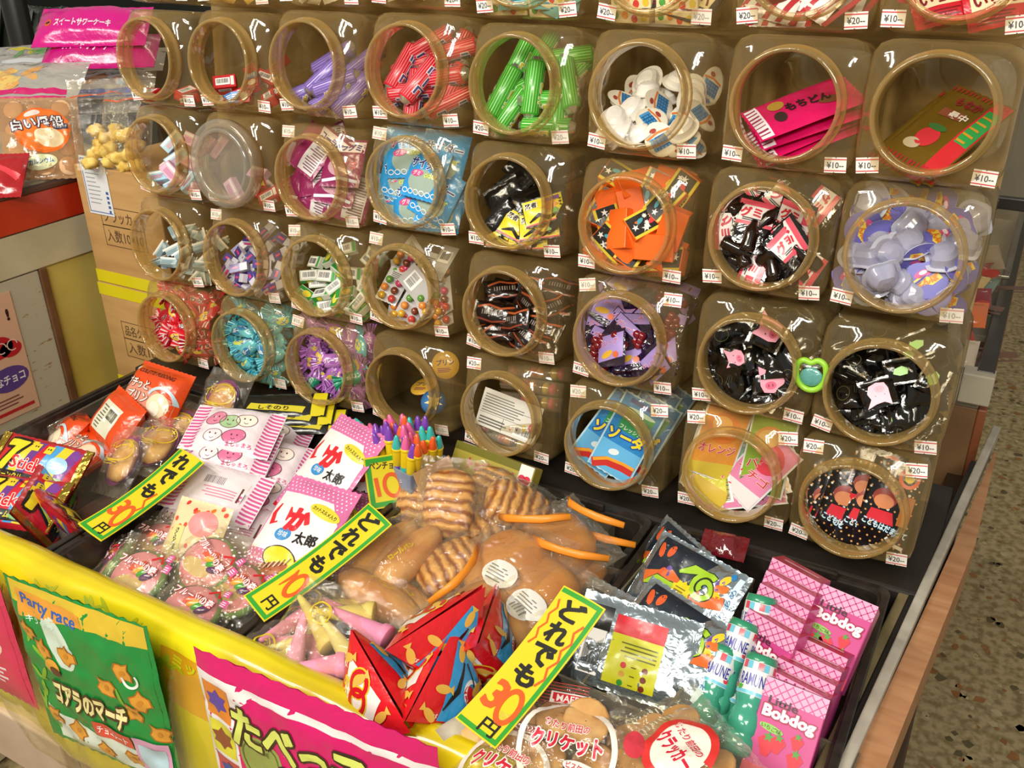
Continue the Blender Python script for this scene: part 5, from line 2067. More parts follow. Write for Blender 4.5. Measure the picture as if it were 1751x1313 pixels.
AP = Proto(wrapped('wrapped_pastry', 'pastry', 'x', .080, .118, .050, .031, .042, .019, PASTRY, 51), 'pastry')
for lb, x, y, z, ux, uy, ti, ro in (('ribbed golden pastry in cellophane standing upright in the middle', 768, 862, .800, 776, 800, 42, 2), ('ribbed golden pastry lying crosswise nearest the jars', 886, 868, .792, 850, 852, 24, -8),
                                    ('ribbed golden pastry lying low beside the long rolls', 772, 968, .768, 822, 940, 16, -4), ('ribbed golden pastry behind the upright one', 832, 848, .776, 868, 800, 20, 6),
                                    ('ribbed golden pastry under the crosswise one', 815, 905, .766, 870, 880, 14, 0), ('ribbed golden pastry next to the crayon carton', 722, 850, .772, 738, 796, 34, -10)):
    lay(AP.get(lb), x, y, z, ux, uy, ti, ro)
LR = Proto(wrapped('wrapped_roll', 'long_roll', 'x', .068, .150, .044, .021, .058, .017, ROLLC, 52, 2.4, 'ロールパン'), 'bread roll')
for lb, x, y, z, ux, uy, ti, ro in (('long glossy bread roll in cellophane nearest the second price card', 650, 948, .772, 722, 890, 12, -6), ('long bread roll with yellow print between two others', 692, 962, .774, 752, 902, 14, 4),
                                    ('long bread roll lying across the front of the pastry pile', 648, 1022, .762, 590, 985, 8, 6), ('long bread roll tucked under the front one', 690, 1030, .748, 640, 990, 6, 0)):
    lay(LR.get(lb), x, y, z, ux, uy, ti, ro)


def bun(label, seed):
    root, mb, pl = cello_pack('wrapped_bun', label, 'bun', .125, .125, .060, seed, wr=.006)
    mb.build('wrapper', root)
    mb = MB()
    blob(mb, .047, .049, .024, BUN, (0, 0, 0), 22, 14, 2.3, .05, seed)
    mb.build('bun', root)
    mb = MB()
    pts = [(-.046, .050, .012), (-.020, .042, .030), (.0, .046, .033), (.020, .056, .030), (.045, .075, .024)]
    tube(mb, pts, [.0035, .0048, .0042, .0048, .0036], ink('ec8f22', .5, .2), 8, rx=.45)
    mb.build('orange_tie', root)
    mb = MB()
    vs, fs = d_ell(.018, -.022, .021, .015, 10)
    mb.add([pl.fn(x, y, .0005) for x, y in vs], fs, ink('d3d0c8', .45, .2), True)
    decal(mb, pl.fn, d_bars(.004, -.031, .032, -.013, 5, .35, False), ink('7d7a74'), 3)
    mb.build('white_label', root)
    return root


BN = Proto(bun('x', 54), 'bun')
for lb, x, y, z, ux, uy, ti, ro in (('wrapped tan bun with orange tie nearest the tray divider', 945, 938, .780, 1008, 902, 18, 4), ('wrapped tan bun with orange tie in the middle of its pile', 868, 972, .784, 915, 910, 22, -6),
                                    ('wrapped tan bun with white label near the yellow card', 912, 1018, .776, 960, 970, 18, 8), ('large smooth tan bun nearest the red snack packs', 842, 1058, .768, 800, 1020, 10, 0),
                                    ('wrapped tan bun low between pastry and divider', 962, 985, .752, 1018, 945, 10, 0)):
    lay(BN.get(lb), x, y, z, ux, uy, ti, ro)


def de_goldbox(mb, f, b, sd, tp):
    decal(mb, f, d_rect(-.062, .012, .062, .022), ink('6e6a20'), 1, 1)
    decal(mb, f, d_rect(-.062, -.022, .062, -.016), ink('6e6a20'), 1, 1)
    decal(mb, f, d_text('トッポチーズ', .0, .0, .014, .070, .05), ink('b8242c'), 2, 1)
    decal(mb, f, d_rect(.042, -.022, .062, .022), ink('efe6e2'), 2, 1)
    decal(mb, f, d_join(d_ell(.048, .004, .0055, .005), d_ell(.056, .004, .0055, .005), d_poly([(.0428, .002), (.0612, .002), (.052, -.013)])), ink('cf2a44'), 3, 1)
    decal(mb, f, d_ell(.026, -.010, .006, .005), ink('3a8a3a'), 2, 1)


mb = MB()
rbox(mb, .126, .044, .020, ink('a89a3c', .35, .4), .0008, seg=1)
de_goldbox(mb, face(0, 0, .010, (1, 0, 0), (0, 1, 0)), None, None, None)
lay(tag(mb.build('gold_snack_box'), 'olive gold snack box with red heart leaning on the jars behind pastries', 'snack box'), 845, 805, .785, 856, 770, 58, 0)


def cone_pack(label, seed):
    root, mb, p = cello_pack('cone_candy_pack', label, 'cone candy pack', .135, .120, .046, seed, wr=.006)
    decal(mb, p.fn, d_ring(-.02, .016, .012, .010, .002), ink('c8b01c'), 2)
    decal(mb, p.fn, d_text('コーン', -.02, .016, .008, .018, .02), ink('c8b01c'), 2)
    mb.build('wrapper', root)
    rr = random.Random(seed)
    for k, (x, y, a, h) in enumerate(((.024, .022, 84, 'e38fb2'), (.014, -.004, 62, 'dccf86'), (.002, -.034, 118, 'e38fb2'), (-.026, .010, 60, 'd8c46a'), (-.030, -.022, 20, 'e8a6c0'), (-.004, .030, 110, 'd8c46a'))):
        mb = MB()
        prof = [(.0005, .040), (.0022, .0395), (.0034, .037), (.0112, -.020), (.0135, -.022), (.0138, -.030), (.0130, -.031), (.0005, -.031)]
        lathe(mb, prof, ink(h, .6, .1, 0, .15), 16)
        g = mb.build('marshmallow_cone', root)
        g.matrix_basis = Matrix.Translation((x, y, .004 + .008 * (k < 3))) @ Matrix.Rotation(R_(a), 4, 'Z') @ Matrix.Rotation(R_(-86), 4, 'X')
    return root


CPK = Proto(cone_pack('x', 55), 'cone candy pack')
lay(CPK.get('clear pack of pink and yellow cone marshmallows beside red snacks'), 572, 1098, .772, 606, 1040, 22, 4)
lay(CPK.get('clear pack of cone marshmallows low at the tray front'), 492, 1122, .745, 440, 1085, 12, 4)
lay(CPK.get('clear pack of cone marshmallows under the upper one'), 545, 1075, .745, 590, 1030, 6, 0)


class Tetra:
    def __init__(s, a, hgt, bulge=.008):
        s.P = [V((-a, 0, -hgt / 2)), V((a, 0, -hgt / 2)), V((0, -a, hgt / 2)), V((0, a, hgt / 2))]
        s.b = bulge
        s.F = [(0, 2, 1), (0, 1, 3), (0, 3, 2), (1, 2, 3)]

    def fn(s, k):
        A, B, Cc = (s.P[i] for i in s.F[k])
        n = (B - A).cross(Cc - A).normalized()
        if n.dot(A + B + Cc) < 0:
            A, B = B, A
            n = -n
        o = (A + B) / 2
        ux = (B - A).normalized()
        uy = (Cc - o - ux * (Cc - o).dot(ux)).normalized()
        w, h = (B - A).length, (Cc - o).dot(uy)

        def f(x, y, off=0):
            c = y / h
            r = (x / w + .5) - c / 2
            l = 1 - c - r
            q = max(0, c * r * l) * 27
            return o + ux * x + uy * y + n * (s.b * q ** .7 + off + .0012 * noise.noise(V((x * 60, y * 60, k))) * min(1, q * 3))
        return f, w, h

    def body(s, mb, mats):
        N = 14
        for k in range(4):
            f, w, h = s.fn(k)
            idx, vs, fs = {}, [], []
            for j in range(N + 1):
                for i in range(N + 1 - j):
                    idx[i, j] = len(vs)
                    c, r = j / N, i / N
                    vs.append(f((r + c / 2 - .5) * w, c * h))
            for j in range(N):
                for i in range(N - j):
                    fs.append([idx[i, j], idx[i + 1, j], idx[i, j + 1]])
                    if i + j < N - 1:
                        fs.append([idx[i + 1, j], idx[i + 1, j + 1], idx[i, j + 1]])
            mb.add(vs, fs, mats[k], True)


def tetra():
    mb = MB()
    t = Tetra(.056, .085)
    red, blu = film('d01822'), film('2f9ad8')
    t.body(mb, [red, red, film('cf1a24'), red])
    fish = ink('e0b04a', .5, .2)
    for k in range(4):
        f, w, h = t.fn(k)
        rr = random.Random(k + 3)
        if k in (1, 3):
            decal(mb, f, d_poly([(-.024, .003), (.050, .003), (.004, .076), (-.004, .076)]), blu, 1)
            decal(mb, f, d_stroke([(-.020, .012), (-.004, .030), (.004, .056)], .006, True), ink('121014'), 2)
            decal(mb, f, d_ring(.014, .030, .009, .010, .004, 0, 20, 0, 300), ink('e9edf0'), 2)
            decal(mb, f, d_ell(.010, .028, .007, .008), ink('cc1822'), 2)
            decal(mb, f, d_stroke([(.026, .012), (.018, .034), (.008, .056)], .002), ink('12202c'), 3)
        else:
            decal(mb, f, d_poly([(-.036, .010), (.028, .010), (.020, .052), (-.014, .060)]), ink('e9e6e0'), 1)
            for q in ((-.014, .034), (.002, .036)):
                decal(mb, f, d_ring(q[0] - .004, q[1] - .004, .011, .010, .0075, n=18), ink('e0c02a'), 2)
                decal(mb, f, d_ring(q[0] - .004, q[1] - .004, .011, .010, .0045, n=18), ink('c81822'), 3)
            decal(mb, f, d_text('おさかな', .004, .012, .0085, .044, .05), ink('e6c93a'), 2)
        for x, y in ((-.034, .007), (.034, .007), (.0, .064), (.021, .034), (-.022, .030)):
            a = rr.uniform(0, 180)
            decal(mb, f, d_xf(d_join(d_ell(0, 0, .0085, .0042), d_poly([(.006, 0), (.012, .0045), (.012, -.0045)])), x, y, a), fish, 4)
        decal(mb, f, d_text('えび', -.030, .006, .005, None, .02), ink('f0e6e2'), 3)
    return mb.build('fish_snack_packet')


TE = Proto(tetra(), 'snack packet')
for lb, loc, e in (('red triangular fish snack packet nearest the cone marshmallows', at(655, 1190, .775), (20, -10, 62)), ('red and blue triangular fish snack packet highest in the group', at(748, 1095, .803), (10, 14, -20)),
                   ('red and blue triangular fish snack packet nearest the big bun', at(822, 1108, .780), (-10, 10, 20)), ('red triangular fish snack packet in front of the others', at(748, 1180, .778), (16, 4, 8))):
    o = TE.get(lb)
    o.location = loc
    o.rotation_euler = tuple(R_(q) for q in e)

# ---------------------------------------------------------------- tray four


def de_cham(mb, f, b):
    decal(mb, f, d_poly([(-.052, -.002), (.0, .006), (.020, .040), (-.052, .040)]), ink('1b2430'), 1)
    rr = random.Random(2)
    for k in range(14):
        decal(mb, f, d_ell(rr.uniform(-.048, .048), rr.uniform(-.004, .038), rr.uniform(.003, .009), .004, rr.uniform(0, 180)), ink(rr.choice(('e0702a', '2f7fc0', '6a4a9a', 'e8c82c', 'd85a2a'))), 2)
    decal(mb, f, d_stroke([(-.050, -.010), (-.02, .004), (.01, -.008), (.05, .006)], .014), ink('d8682a'), 2)
    g1, g2 = ink('a2cc2e', .3, .4), ink('22301a', .3, .4)
    for cx_, cy_, r in ((.022, .010, .016), (-.012, -.018, .015)):
        pts = [(cx_ + r * (1 - .75 * k / 26) * math.cos(k / 26 * 9.5 + 1), cy_ + r * (1 - .75 * k / 26) * math.sin(k / 26 * 9.5 + 1)) for k in range(27)]
        decal(mb, f, d_stroke(pts, .0078), g2, 3)
        decal(mb, f, d_stroke(pts, .0056), g1, 4)
        decal(mb, f, d_stroke([(cx_ - .004, cy_ + r), (cx_ - .020, cy_ + r * .8), (cx_ - .034, cy_ + r * .2)], .0125, True), g2, 3)
        decal(mb, f, d_stroke([(cx_ - .004, cy_ + r), (cx_ - .020, cy_ + r * .8), (cx_ - .034, cy_ + r * .2)], .0100, True), g1, 4)
    decal(mb, f, d_star(.002, -.006, .014, .011, 11), ink('e0d020'), 5)
    decal(mb, f, d_bars(-.006, -.013, .010, .001, 4, .4, False), ink('8a7a1a'), 6)
    decal(mb, f, d_rect(.050, -.036, .056, .038), ink('cfe6f0'), 2)
    decal(mb, f, d_text('ねりあめ', .053, .002, .005, .046, .01, 90), ink('2a6a9a'), 3)
    decal(mb, b, d_rect(-.030, -.036, .022, .026), ink('d4d326'), 1)
    decal(mb, b, d_rect(-.030, .012, .022, .030), ink('cf2030'), 2)
    decal(mb, b, d_bars(-.026, -.008, .018, .008, 4, .35, False), ink('6a6a14'), 2)
    for k in range(3):
        decal(mb, b, d_ell(-.018, -.016 - k * .0085, .003), ink('7a2f1c'), 2)
        decal(mb, b, d_rect(-.009, -.0165 - k * .0085, -.004, -.0155 - k * .0085), ink('55551a'), 2)
        decal(mb, b, d_ell(.004, -.016 - k * .0085, .003), ink(('d8302a', 'd8a02a', '3a9a3a')[k]), 2)
    barcode(mb, b, .028, -.034, .050, .010)
    decal(mb, b, d_rect(.026, .010, .050, .034), ink('17181a'), 1)


CH = Proto(packet('foil_candy_pack', .122, .090, .020, 'b8c4cc', de_cham, seed=57, nx=24, ny=20, wr=.003, mat=foil('b4c4cf', .2, .8)), 'foil snack pack')
for lb, x, y, z, ux, uy, ti, ro, fl in (('silver foil pack with green spirals standing at the back of the bin', 1172, 1008, .790, 1206, 950, 44, -4, 0), ('silver foil pack with green spirals leaning behind the topmost', 1150, 978, .776, 1185, 925, 52, -10, 0),
                                        ('silver foil pack with green spirals lying in front', 1150, 1098, .782, 1190, 1042, 36, 2, 0), ('silver foil pack turned back out with yellow panel', 1082, 1112, .780, 1098, 1052, 46, 2, 1),
                                        ('silver foil pack low against the bin wall beside the card', 1040, 1080, .760, 1068, 1030, 40, -14, 1), ('silver foil pack lowest at the front of the bin', 1165, 1140, .756, 1200, 1090, 20, 6, 0)):
    o = CH.get(lb)
    lay(o, x, y, z, ux, uy, ti, ro)
    if fl:
        o.matrix_basis = o.matrix_basis @ Matrix.Rotation(math.pi, 4, 'Y')

GP_ = clear('green_bottle_plastic', '8fdcc4', '2f9a80', .62, .12, .2, 30, .3)


def ramune():
    mb = MB()
    lathe(mb, [(.0005, -.046), (.010, -.046), (.0145, -.043), (.0155, -.036), (.0150, -.030), (.0132, -.027), (.0150, -.024), (.0158, -.016), (.0150, -.008), (.0125, -.003), (.0138, .002), (.0148, .008), (.0146, .010)], ink('3f9f84', .18, .8, 0, .15), 24)
    for a in (0, 2.1, 4.2):
        blob(mb, .004, .004, .004, ink('58b298', .15, .8), (.0128 * math.cos(a - 1.57), .0128 * math.sin(a - 1.57), -.018), 10, 8)
    o = mb.build('soda_bottle')
    mb = MB()
    lathe(mb, [(.0149, .008), (.0152, .0085), (.0152, .038), (.0149, .0385)], ink('e9ecec', .3, .5), 26)
    fn = cyl(.0152)
    for k in range(6):
        x = -.046 + k * .0155
        decal(mb, fn, d_rect(x, .031, x + .0052, .038), ink('d8485a'), 1)
        decal(mb, fn, d_rect(x + .0052, .031, x + .0104, .038), ink('6fc4dc'), 1)
    decal(mb, fn, d_rect(-.046, .0085, .046, .0115), ink('6fc4dc'), 1)
    for k in range(3):
        x = -.031 + k * .031
        outlined(mb, fn, 'RAMUNE', x, .0215, .0105, '3a3f9a', 'f6f6f8', 2, .026, .03, .07)
        decal(mb, fn, d_ell(x - .012, .014, .0032, .0032), ink('4fa83a'), 2)
        decal(mb, fn, d_ell(x + .013, .0145, .0026, .0026), ink('d8485a'), 2)
    mb.build('bottle_label', o)
    mb = MB()
    lathe(mb, [(.0150, .0385), (.0152, .040), (.0140, .0455), (.0005, .0462)], ink('2f8f6a', .3, .5), 24)
    mb.build('bottle_cap', o)
    return o


RA = Proto(ramune(), 'soda bottle')
for lb, x, y, z, ux, uy, ti in (('green soda bottle candy farthest back, next to the pink boxes', 1288, 1098, .790, 1300, 1040, 52), ('green soda bottle candy second from the back', 1248, 1140, .778, 1270, 1080, 46),
                                ('green soda bottle candy nearest the foil packs', 1215, 1185, .762, 1240, 1120, 40), ('green soda bottle candy facing front with large blue lettering', 1282, 1205, .778, 1300, 1140, 44),
                                ('green soda bottle candy between the front one and the pink boxes', 1322, 1180, .765, 1338, 1110, 50), ('green soda bottle candy leaning against the stepped pink boxes', 1340, 1120, .775, 1356, 1060, 54),
                                ('green soda bottle candy lowest at the front of the bin', 1240, 1215, .745, 1266, 1150, 36)):
    o = RA.get(lb)
    lay(o, x, y, z, ux, uy, ti)
    o.matrix_basis = o.matrix_basis @ Matrix.Rotation(R_(-90), 4, 'X')


def bob():
    mb = MB()
    W, H, D = .056, .088, .022
    rbox(mb, W, H, D, ink('c9468a', .35, .4), .0008, seg=1)
    f = face(0, 0, D / 2, (1, 0, 0), (0, 1, 0))
    t = face(0, H / 2, 0, (1, 0, 0), (0, 0, -1))
    pale = ink('e3a6c8', .4, .3)
    decal(mb, f, d_rect(-W / 2, .027, W / 2, H / 2), pale, 1, .02)
    for k in range(8):
        x = -W / 2 + (k - 1) * .0085
        a, b2 = max(-W / 2, x), min(W / 2, x + .016)
        if b2 > a:
            z0 = .027 + (a - x) * 1.0
            decal(mb, f, d_stroke([(a, z0), (b2, z0 + (b2 - a))], .0009), ink('c9468a', .4, .3), 2, .02)
            decal(mb, f, d_stroke([(-a, z0), (-b2, z0 + (b2 - a))], .0009), ink('c9468a', .4, .3), 2, .02)
    decal(mb, f, d_rect(-W / 2, -H / 2, W / 2, -.032), ink('e0405c', .4, .3), 1, .02)
    decal(mb, f, d_text('Little', -.008, .0255, .007, .026, .03), ink('4a2a34'), 3)
    outlined(mb, f, 'Bobdog', 0, .0145, .0125, 'f6e4ea', 'a82a50', 3, .046, .05, .14)
    for x, y, r in ((-.012, -.014, .0085), (-.003, -.010, .007), (.014, -.018, .0075), (.012, -.002, .006)):
        decal(mb, f, d_poly([(x - r, y + r * .5), (x - r * .5, y + r), (x + r * .5, y + r), (x + r, y + r * .5), (x + r * .3, y - r), (x - r * .3, y - r)]), ink('d8283c', .4, .3), 3, .02)
        decal(mb, f, d_star(x, y + r, r * .6, r * .25, 5), ink('4f9a3a', .4, .3), 4, .02)
    decal(mb, f, d_ell(-.012, .002, .011, .0032, -6), ink('8fc45a', .4, .3), 3, .02)
    decal(mb, f, d_text('いちご味', -.012, .002, .004, .018, .01, -6), ink('3a5a1a'), 4)
    decal(mb, t, d_rect(-W / 2, -D / 2, W / 2, D / 2), ink('b03048', .4, .3), 1, .02)
    decal(mb, t, d_rect(-.020, -.002, .020, .002), ink('d8a0b0', .4, .3), 2, .02)
    return mb.build('pink_candy_box')


BO = Proto(bob(), 'candy box')
names = ['farthest back', 'second from the back', 'third from the back', 'fourth from the back', 'at the front']
for k in range(5):
    lay(BO.get('pink strawberry candy box %s of the row behind the bottles' % names[k]), 1346 - k * 10, 1040 + k * 23, .795 - k * .004, 1372 - k * 10, 970 + k * 23, 68, 0)
lay(BO.get('pink strawberry candy box lying tilted on top, its face fully visible'), 1424, 1092, .800, 1456, 1020, 38, 2)
for k in range(4):
    lay(BO.get('pink strawberry candy box %s of the row under the tilted box' % ['farthest back', 'second from the back', 'third from the back', 'fourth from the back'][k]), 1384 - k * 11, 1172 + k * 23, .766 - k * .002, 1408 - k * 11, 1100 + k * 23, 66, 0)
lay(BO.get('pink strawberry candy box nearest the front of its tray, lettering visible'), 1344, 1258, .768, 1366, 1186, 50, 0)
lay(tag(packet('dark_red_sweet', .052, .034, .018, '4a1016', None, 'x', .010, .003, 59, mat=clear('red_film', 'c84a54', '8a2430', .5, .1, .6)), 'small dark red wrapped sweet lying on the tray rim below the sachets', 'candy'), 1238, 932, .782, 1246, 905, 20, 0)

# crackers in front
BISC = noisy('biscuit', 'c08a4a', 'ddb274', 30, .7, .15)


def crackers(label, W, H, title, sub, ringc, seed):
    root, mb, p = cello_pack('cracker_pack', label, 'cracker pack', W, H, .050, seed, 'x' if W > H * 1.2 else 'y', .02, wr=.005, nx=24, ny=20)
    f = p.fn
    if title == 'クリケット':
        decal(mb, f, d_ring(0, -.004, W * .27, H * .34, .005, 0, 40), ink('e9e2da', .35, .4), 2)
        for k in range(9):
            decal(mb, f, d_rect(-W * .42, H * .30 + k * .003, W * .05, H * .30 + k * .003 + .0006), ink('d8504a', .35, .4), 1)
        decal(mb, f, d_rect(-.026, H * .34, .014, H * .43), ink('e9e2da'), 3)
        decal(mb, f, d_rect(-.024, H * .352, .012, H * .42), ink('c82436'), 4)
        decal(mb, f, d_text('MAEDA', -.006, H * .385, .006, .028, .02), ink('f2eae4'), 5)
        decal(mb, f, d_ell(.055, H * .10, .009, .012, -10), ink('cf3a4a'), 3)
        decal(mb, f, d_ell(0, -H * .34, .016, .011), ink('cf2038'), 3)
        decal(mb, f, d_ell(.014, -.018, .014, .0048), ink('f0e6e0'), 3)
        decal(mb, f, d_text('ビスケット', .014, -.018, .0048, .022, .02), ink('c02a3a'), 4)
    else:
        decal(mb, f, d_ell(0, .004, .024, .028), ink('efe6da', .35, .4), 2)
        decal(mb, f, d_ring(0, .004, .026, .030, .007, 0, 36, 20, 330), ink('d2302c', .35, .4), 3)
        for k in range(12):
            decal(mb, f, d_rect(-W * .46, -H * .22 + k * .004, -W * .24, -H * .22 + k * .004 + .0012), ink('ece2d8'), 1)
        decal(mb, f, d_rect(W * .27, -H * .30, W * .46, -H * .10), ink('a82a34'), 1)
        decal(mb, f, d_bars(W * .28, -H * .28, W * .45, -H * .12, 4, .5, False), ink('e9d9d0'), 2)
    outlined(mb, f, 'あたり前田の', -.002, .014, .0075, 'c8283a', 'f4ece4', 4, .038, .03, .09)
    outlined(mb, f, title, 0, -.001, .014, 'c81f38', 'f6efe8', 4, .060 if title == 'クリケット' else .040, .05, .12)
    mb.build('wrapper', root)
    rr = random.Random(seed)
    for k in range(11):
        mb = MB()
        r = rr.uniform(.017, .021)
        lathe(mb, [(.0005, -.003), (r * .9, -.003), (r, -.001), (r, .001), (r * .9, .003), (.0005, .0034)], BISC, 16)
        g = mb.build('biscuit', root)
        g.location = (-W * .30 + (k % 4) * W * .2 + rr.uniform(-.006, .006), -H * .24 + (k // 4) * H * .22 + rr.uniform(-.005, .005), rr.uniform(-.006, .010))
        g.rotation_euler = (rr.uniform(-.35, .35), rr.uniform(-.35, .35), 0)
    return root


lay(crackers('clear biscuit pack with big red lettering lying in front of the card', .150, .125, 'クリケット', '', 0, 61), 972, 1290, .785, 986, 1220, 20, 0)
lay(crackers('clear cracker pack with red ring print beside the biscuit pack', .150, .120, 'クラッカー', '', 0, 62), 1165, 1318, .785, 1265, 1262, 14, -4)
lay(crackers('clear biscuit pack half under the red lettered one at the bag', .140, .115, 'クリケット', '', 0, 63), 868, 1338, .770, 905, 1276, 14, 0)

# beige tape roll and torn tray edge
mb = MB()
a, b = at(752, 1272, .775), at(868, 1208, .775)
tube(mb, [a, a * .7 + b * .3, a * .35 + b * .65, b], [.013, .0145, .014, .0135], noisy('beige_pad', 'a39a86', 'c0b8a4', 30, .6, .2), 14)
tag(mb.build('beige_pad'), 'beige padded roll laid over the tray end in front of red snacks', 'padding')

# ================================================================== YELLOW BAG ON THE FRONT
bag = thing('yellow_party_bag', 'long glossy yellow plastic bag hanging along the front of the trays', 'snack bag')
YEL = noisy('yellow_vinyl', 'd8c010', 'e8d81c', 7, .25, .15, coat=.6)


def bagfn(x, t, off=0):
    """x along the stand, t = 0 at the tray edge .. 1 at the lower hem"""
    prof = [(-.404, .772), (-.416, .784), (-.432, .783), (-.446, .768), (-.452, .745), (-.455, .70), (-.460, .64), (-.462, .58), (-.458, .535), (-.450, .505), (-.442, .490)]
    q = min(.9999, max(0, t)) * (len(prof) - 1)
    i = int(q)
    a = q - i
    y = prof[i][0] * (1 - a) + prof[i + 1][0] * a
    z = prof[i][1] * (1 - a) + prof[i + 1][1] * a
    w = .006 * noise.noise(V((x * 9, t * 4, 2))) + .003 * noise.noise(V((x * 30, t * 9, 5)))
    s = math.sin((x + .1) / .32 * math.pi * 2) * .006 * min(1, t * 2)
    return V((x, y - (w + s) * min(1, 3 * t) - off, z + .004 * noise.noise(V((x * 12, 0, 7))) * (1 - t)))


def sheetmesh(fn, x0, x1, t0, t1, nx, nt_, m, mb):
    vs = [fn(x0 + (x1 - x0) * i / nx, t0 + (t1 - t0) * j / nt_) for j in range(nt_ + 1) for i in range(nx + 1)]
    w = nx + 1
    fs = [[j * w + i, (j + 1) * w + i, (j + 1) * w + i + 1, j * w + i + 1] for j in range(nt_) for i in range(nx)]
    mb.add(vs, fs, m, True)


mb = MB()
sheetmesh(bagfn, -.30, .86, 0, 1, 110, 30, YEL, mb)
sheetmesh(lambda x, t: bagfn(x, t) + V((0, .004, 0)), -.30, .86, 0, 1, 60, 16, YEL, mb)
# printed leaves and wording of the bag
def bl(x, y, off):
    return bagfn(x, (.760 - y) / .29 * .8 + .27, off * 2)
rr = random.Random(7)
for k in range(34):
    x, y = rr.uniform(.20, .48), rr.uniform(.690, .752)
    for q in range(3):
        decal(mb, bl, d_xf(d_ell(.016, 0, .018, .0035), x, y, rr.uniform(0, 360)), ink(rr.choice(('c3bf1c', 'a9b31e', 'b9b81a')), .3, .5), 1, .01)
decal(mb, bl, d_rect(.46, .675, .86, .745), ink('dca21a', .3, .5), 1, .02)
decal(mb, bl, d_text('ギンビス', .655, .715, .030, .15, .05), ink('e6d21e', .3, .5), 2, .01)
decal(mb, bl, d_text('ミックス', .515, .728, .020, .075, .05), ink('d8d01e', .3, .5), 2, .01)
decal(mb, bl, d_star(.77, .70, .04, .02, 9), ink('d8d01e', .3, .5), 2, .01)
mb.build('bag_sheet', bag)
mb = MB()
sheetmesh(lambda x, t: bagfn(x, t, .016 + .004 * math.sin(x * 40)), .16, .86, .30, .98, 70, 20, clear('bag_window_film', 'fffef2', 'f2ecd0', .0, .07, .7, 14, .0, .006), mb)
mb.build('clear_window', bag)


def de_green(mb, f, b):
    decal(mb, f, d_rect(-.095, -.108, .095, .085), ink('1f8a3a'), 1)
    decal(mb, f, d_rect(-.095, .085, .095, .112), ink('d8b832'), 1)
    decal(mb, f, d_poly([(-.085, .070), (-.085, .104), (.010, .100), (.012, .086)]), ink('e09a34'), 2)
    decal(mb, f, d_text('Party race', -.038, .089, .018, .080, .03, -4), ink('2f5fb0'), 3)
    decal(mb, f, d_text('キラキラ', -.052, .071, .007, .042, .02), ink('d9efe2'), 3)
    decal(mb, f, d_poly([(-.08, -.108), (.09, -.108), (.09, -.08), (.03, -.062), (-.02, -.070), (-.08, -.052)]), ink('d9e2d2'), 2)
    decal(mb, f, d_ell(-.03, .052, .018, .034, 20), ink('cfe0cf'), 2)
    rr = random.Random(9)
    for x, y in ((-.078, .052), (-.058, .034), (.058, .046), (.030, .016), (.060, -.008), (.074, .012), (.088, -.030), (-.070, -.066), (-.040, -.078), (.0, -.090), (.04, -.086), (-.020, .040)):
        a = rr.uniform(0, 90)
        bis = [(-.011, -.006), (-.008, -.013), (0, -.010), (.008, -.013), (.012, -.004), (.009, .004), (.012, .012), (.003, .010), (-.006, .013), (-.011, .006)]
        decal(mb, f, d_xf(d_poly(bis), x, y, a), ink('b06a1c'), 3)
        decal(mb, f, d_xf(d_poly([(p * .84, q * .84) for p, q in bis]), x, y, a), ink('dd9a34'), 4)
        decal(mb, f, d_xf(d_ell(0, 0, .004, .003), x, y, a), ink('c98526'), 5)
    decal(mb, f, d_ell(-.046, .016, .013, .010, 20), ink('e0a036'), 5)
    decal(mb, f, d_ell(-.042, .012, .009, .007, 20), ink('5a2a14'), 6)
    for k in range(9):
        x, y = rr.choice((-.086, .080, .086, -.08, .05)) + rr.uniform(-.006, .006), rr.uniform(-.07, .06)
        decal(mb, f, d_xf(d_ell(.012, 0, .014, .003), x, y, rr.uniform(0, 360)), ink('7fb02c'), 3)
    outlined(mb, f, 'コアラのマーチ', -.004, -.022, .026, 'e8dc9a', '4a3212', 6, .105, .05, .16)
    decal(mb, f, d_rect(-.006, -.064, .048, -.044), ink('d8503a'), 6)
    decal(mb, f, d_text('チョコレート', .021, -.054, .010, .044, .02), ink('f6e6dc'), 7)
    decal(mb, f, d_rect(.050, -.108, .094, -.044), ink('d9a0c0'), 6)
    decal(mb, f, d_rect(.055, -.090, .089, -.054), ink('b9d4e0'), 7)
    decal(mb, f, d_rect(.062, -.112, .086, -.094), ink('6ab0d8'), 7)
    decal(mb, f, d_ring(.066, .040, .010, .010, .003, 0, 20, 180, 400), ink('e8e8e0'), 5)


def de_mgt(mb, f, b):
    decal(mb, f, d_rect(-.130, -.100, .130, .080), ink('e9e2e0'), 1)
    decal(mb, f, d_poly([(-.086, -.100), (.130, -.100), (.130, .072), (-.062, .072), (-.086, .050)]), ink('cf1566'), 2)
    for k, (h, g) in enumerate((('d8802a', '5a3f9a'), ('d8d03a', '8a4a2a'), ('c8404a', '2a4a9a'))):
        y = .050 - k * .046
        decal(mb, f, d_rect(-.124, y - .020, -.090, y + .020), ink(h), 2)
        decal(mb, f, d_star(-.107, y, .014, .009, 6), ink(g), 3)
    outlined(mb, f, 'たべっ子', -.012, .034, .044, 'd6df6a', '3a2410', 4, .150, .045, .11)
    outlined(mb, f, 'どうぶつ', .040, -.016, .044, 'd6df6a', '3a2410', 4, .150, .045, .11)
    outlined(mb, f, 'バター味', -.018, -.020, .018, 'e8902a', 'f2e6da', 6, .060, .04, .10)
    decal(mb, f, d_ell(-.058, .0, .026, .030), ink('8f9a4a', .3, .5), 3)
    decal(mb, f, d_ring(-.058, .0, .022, .026, .0012), ink('5a6430'), 4)
    decal(mb, f, d_text('MONDE', -.058, .014, .006, .022, .01), ink('5a6430'), 4)


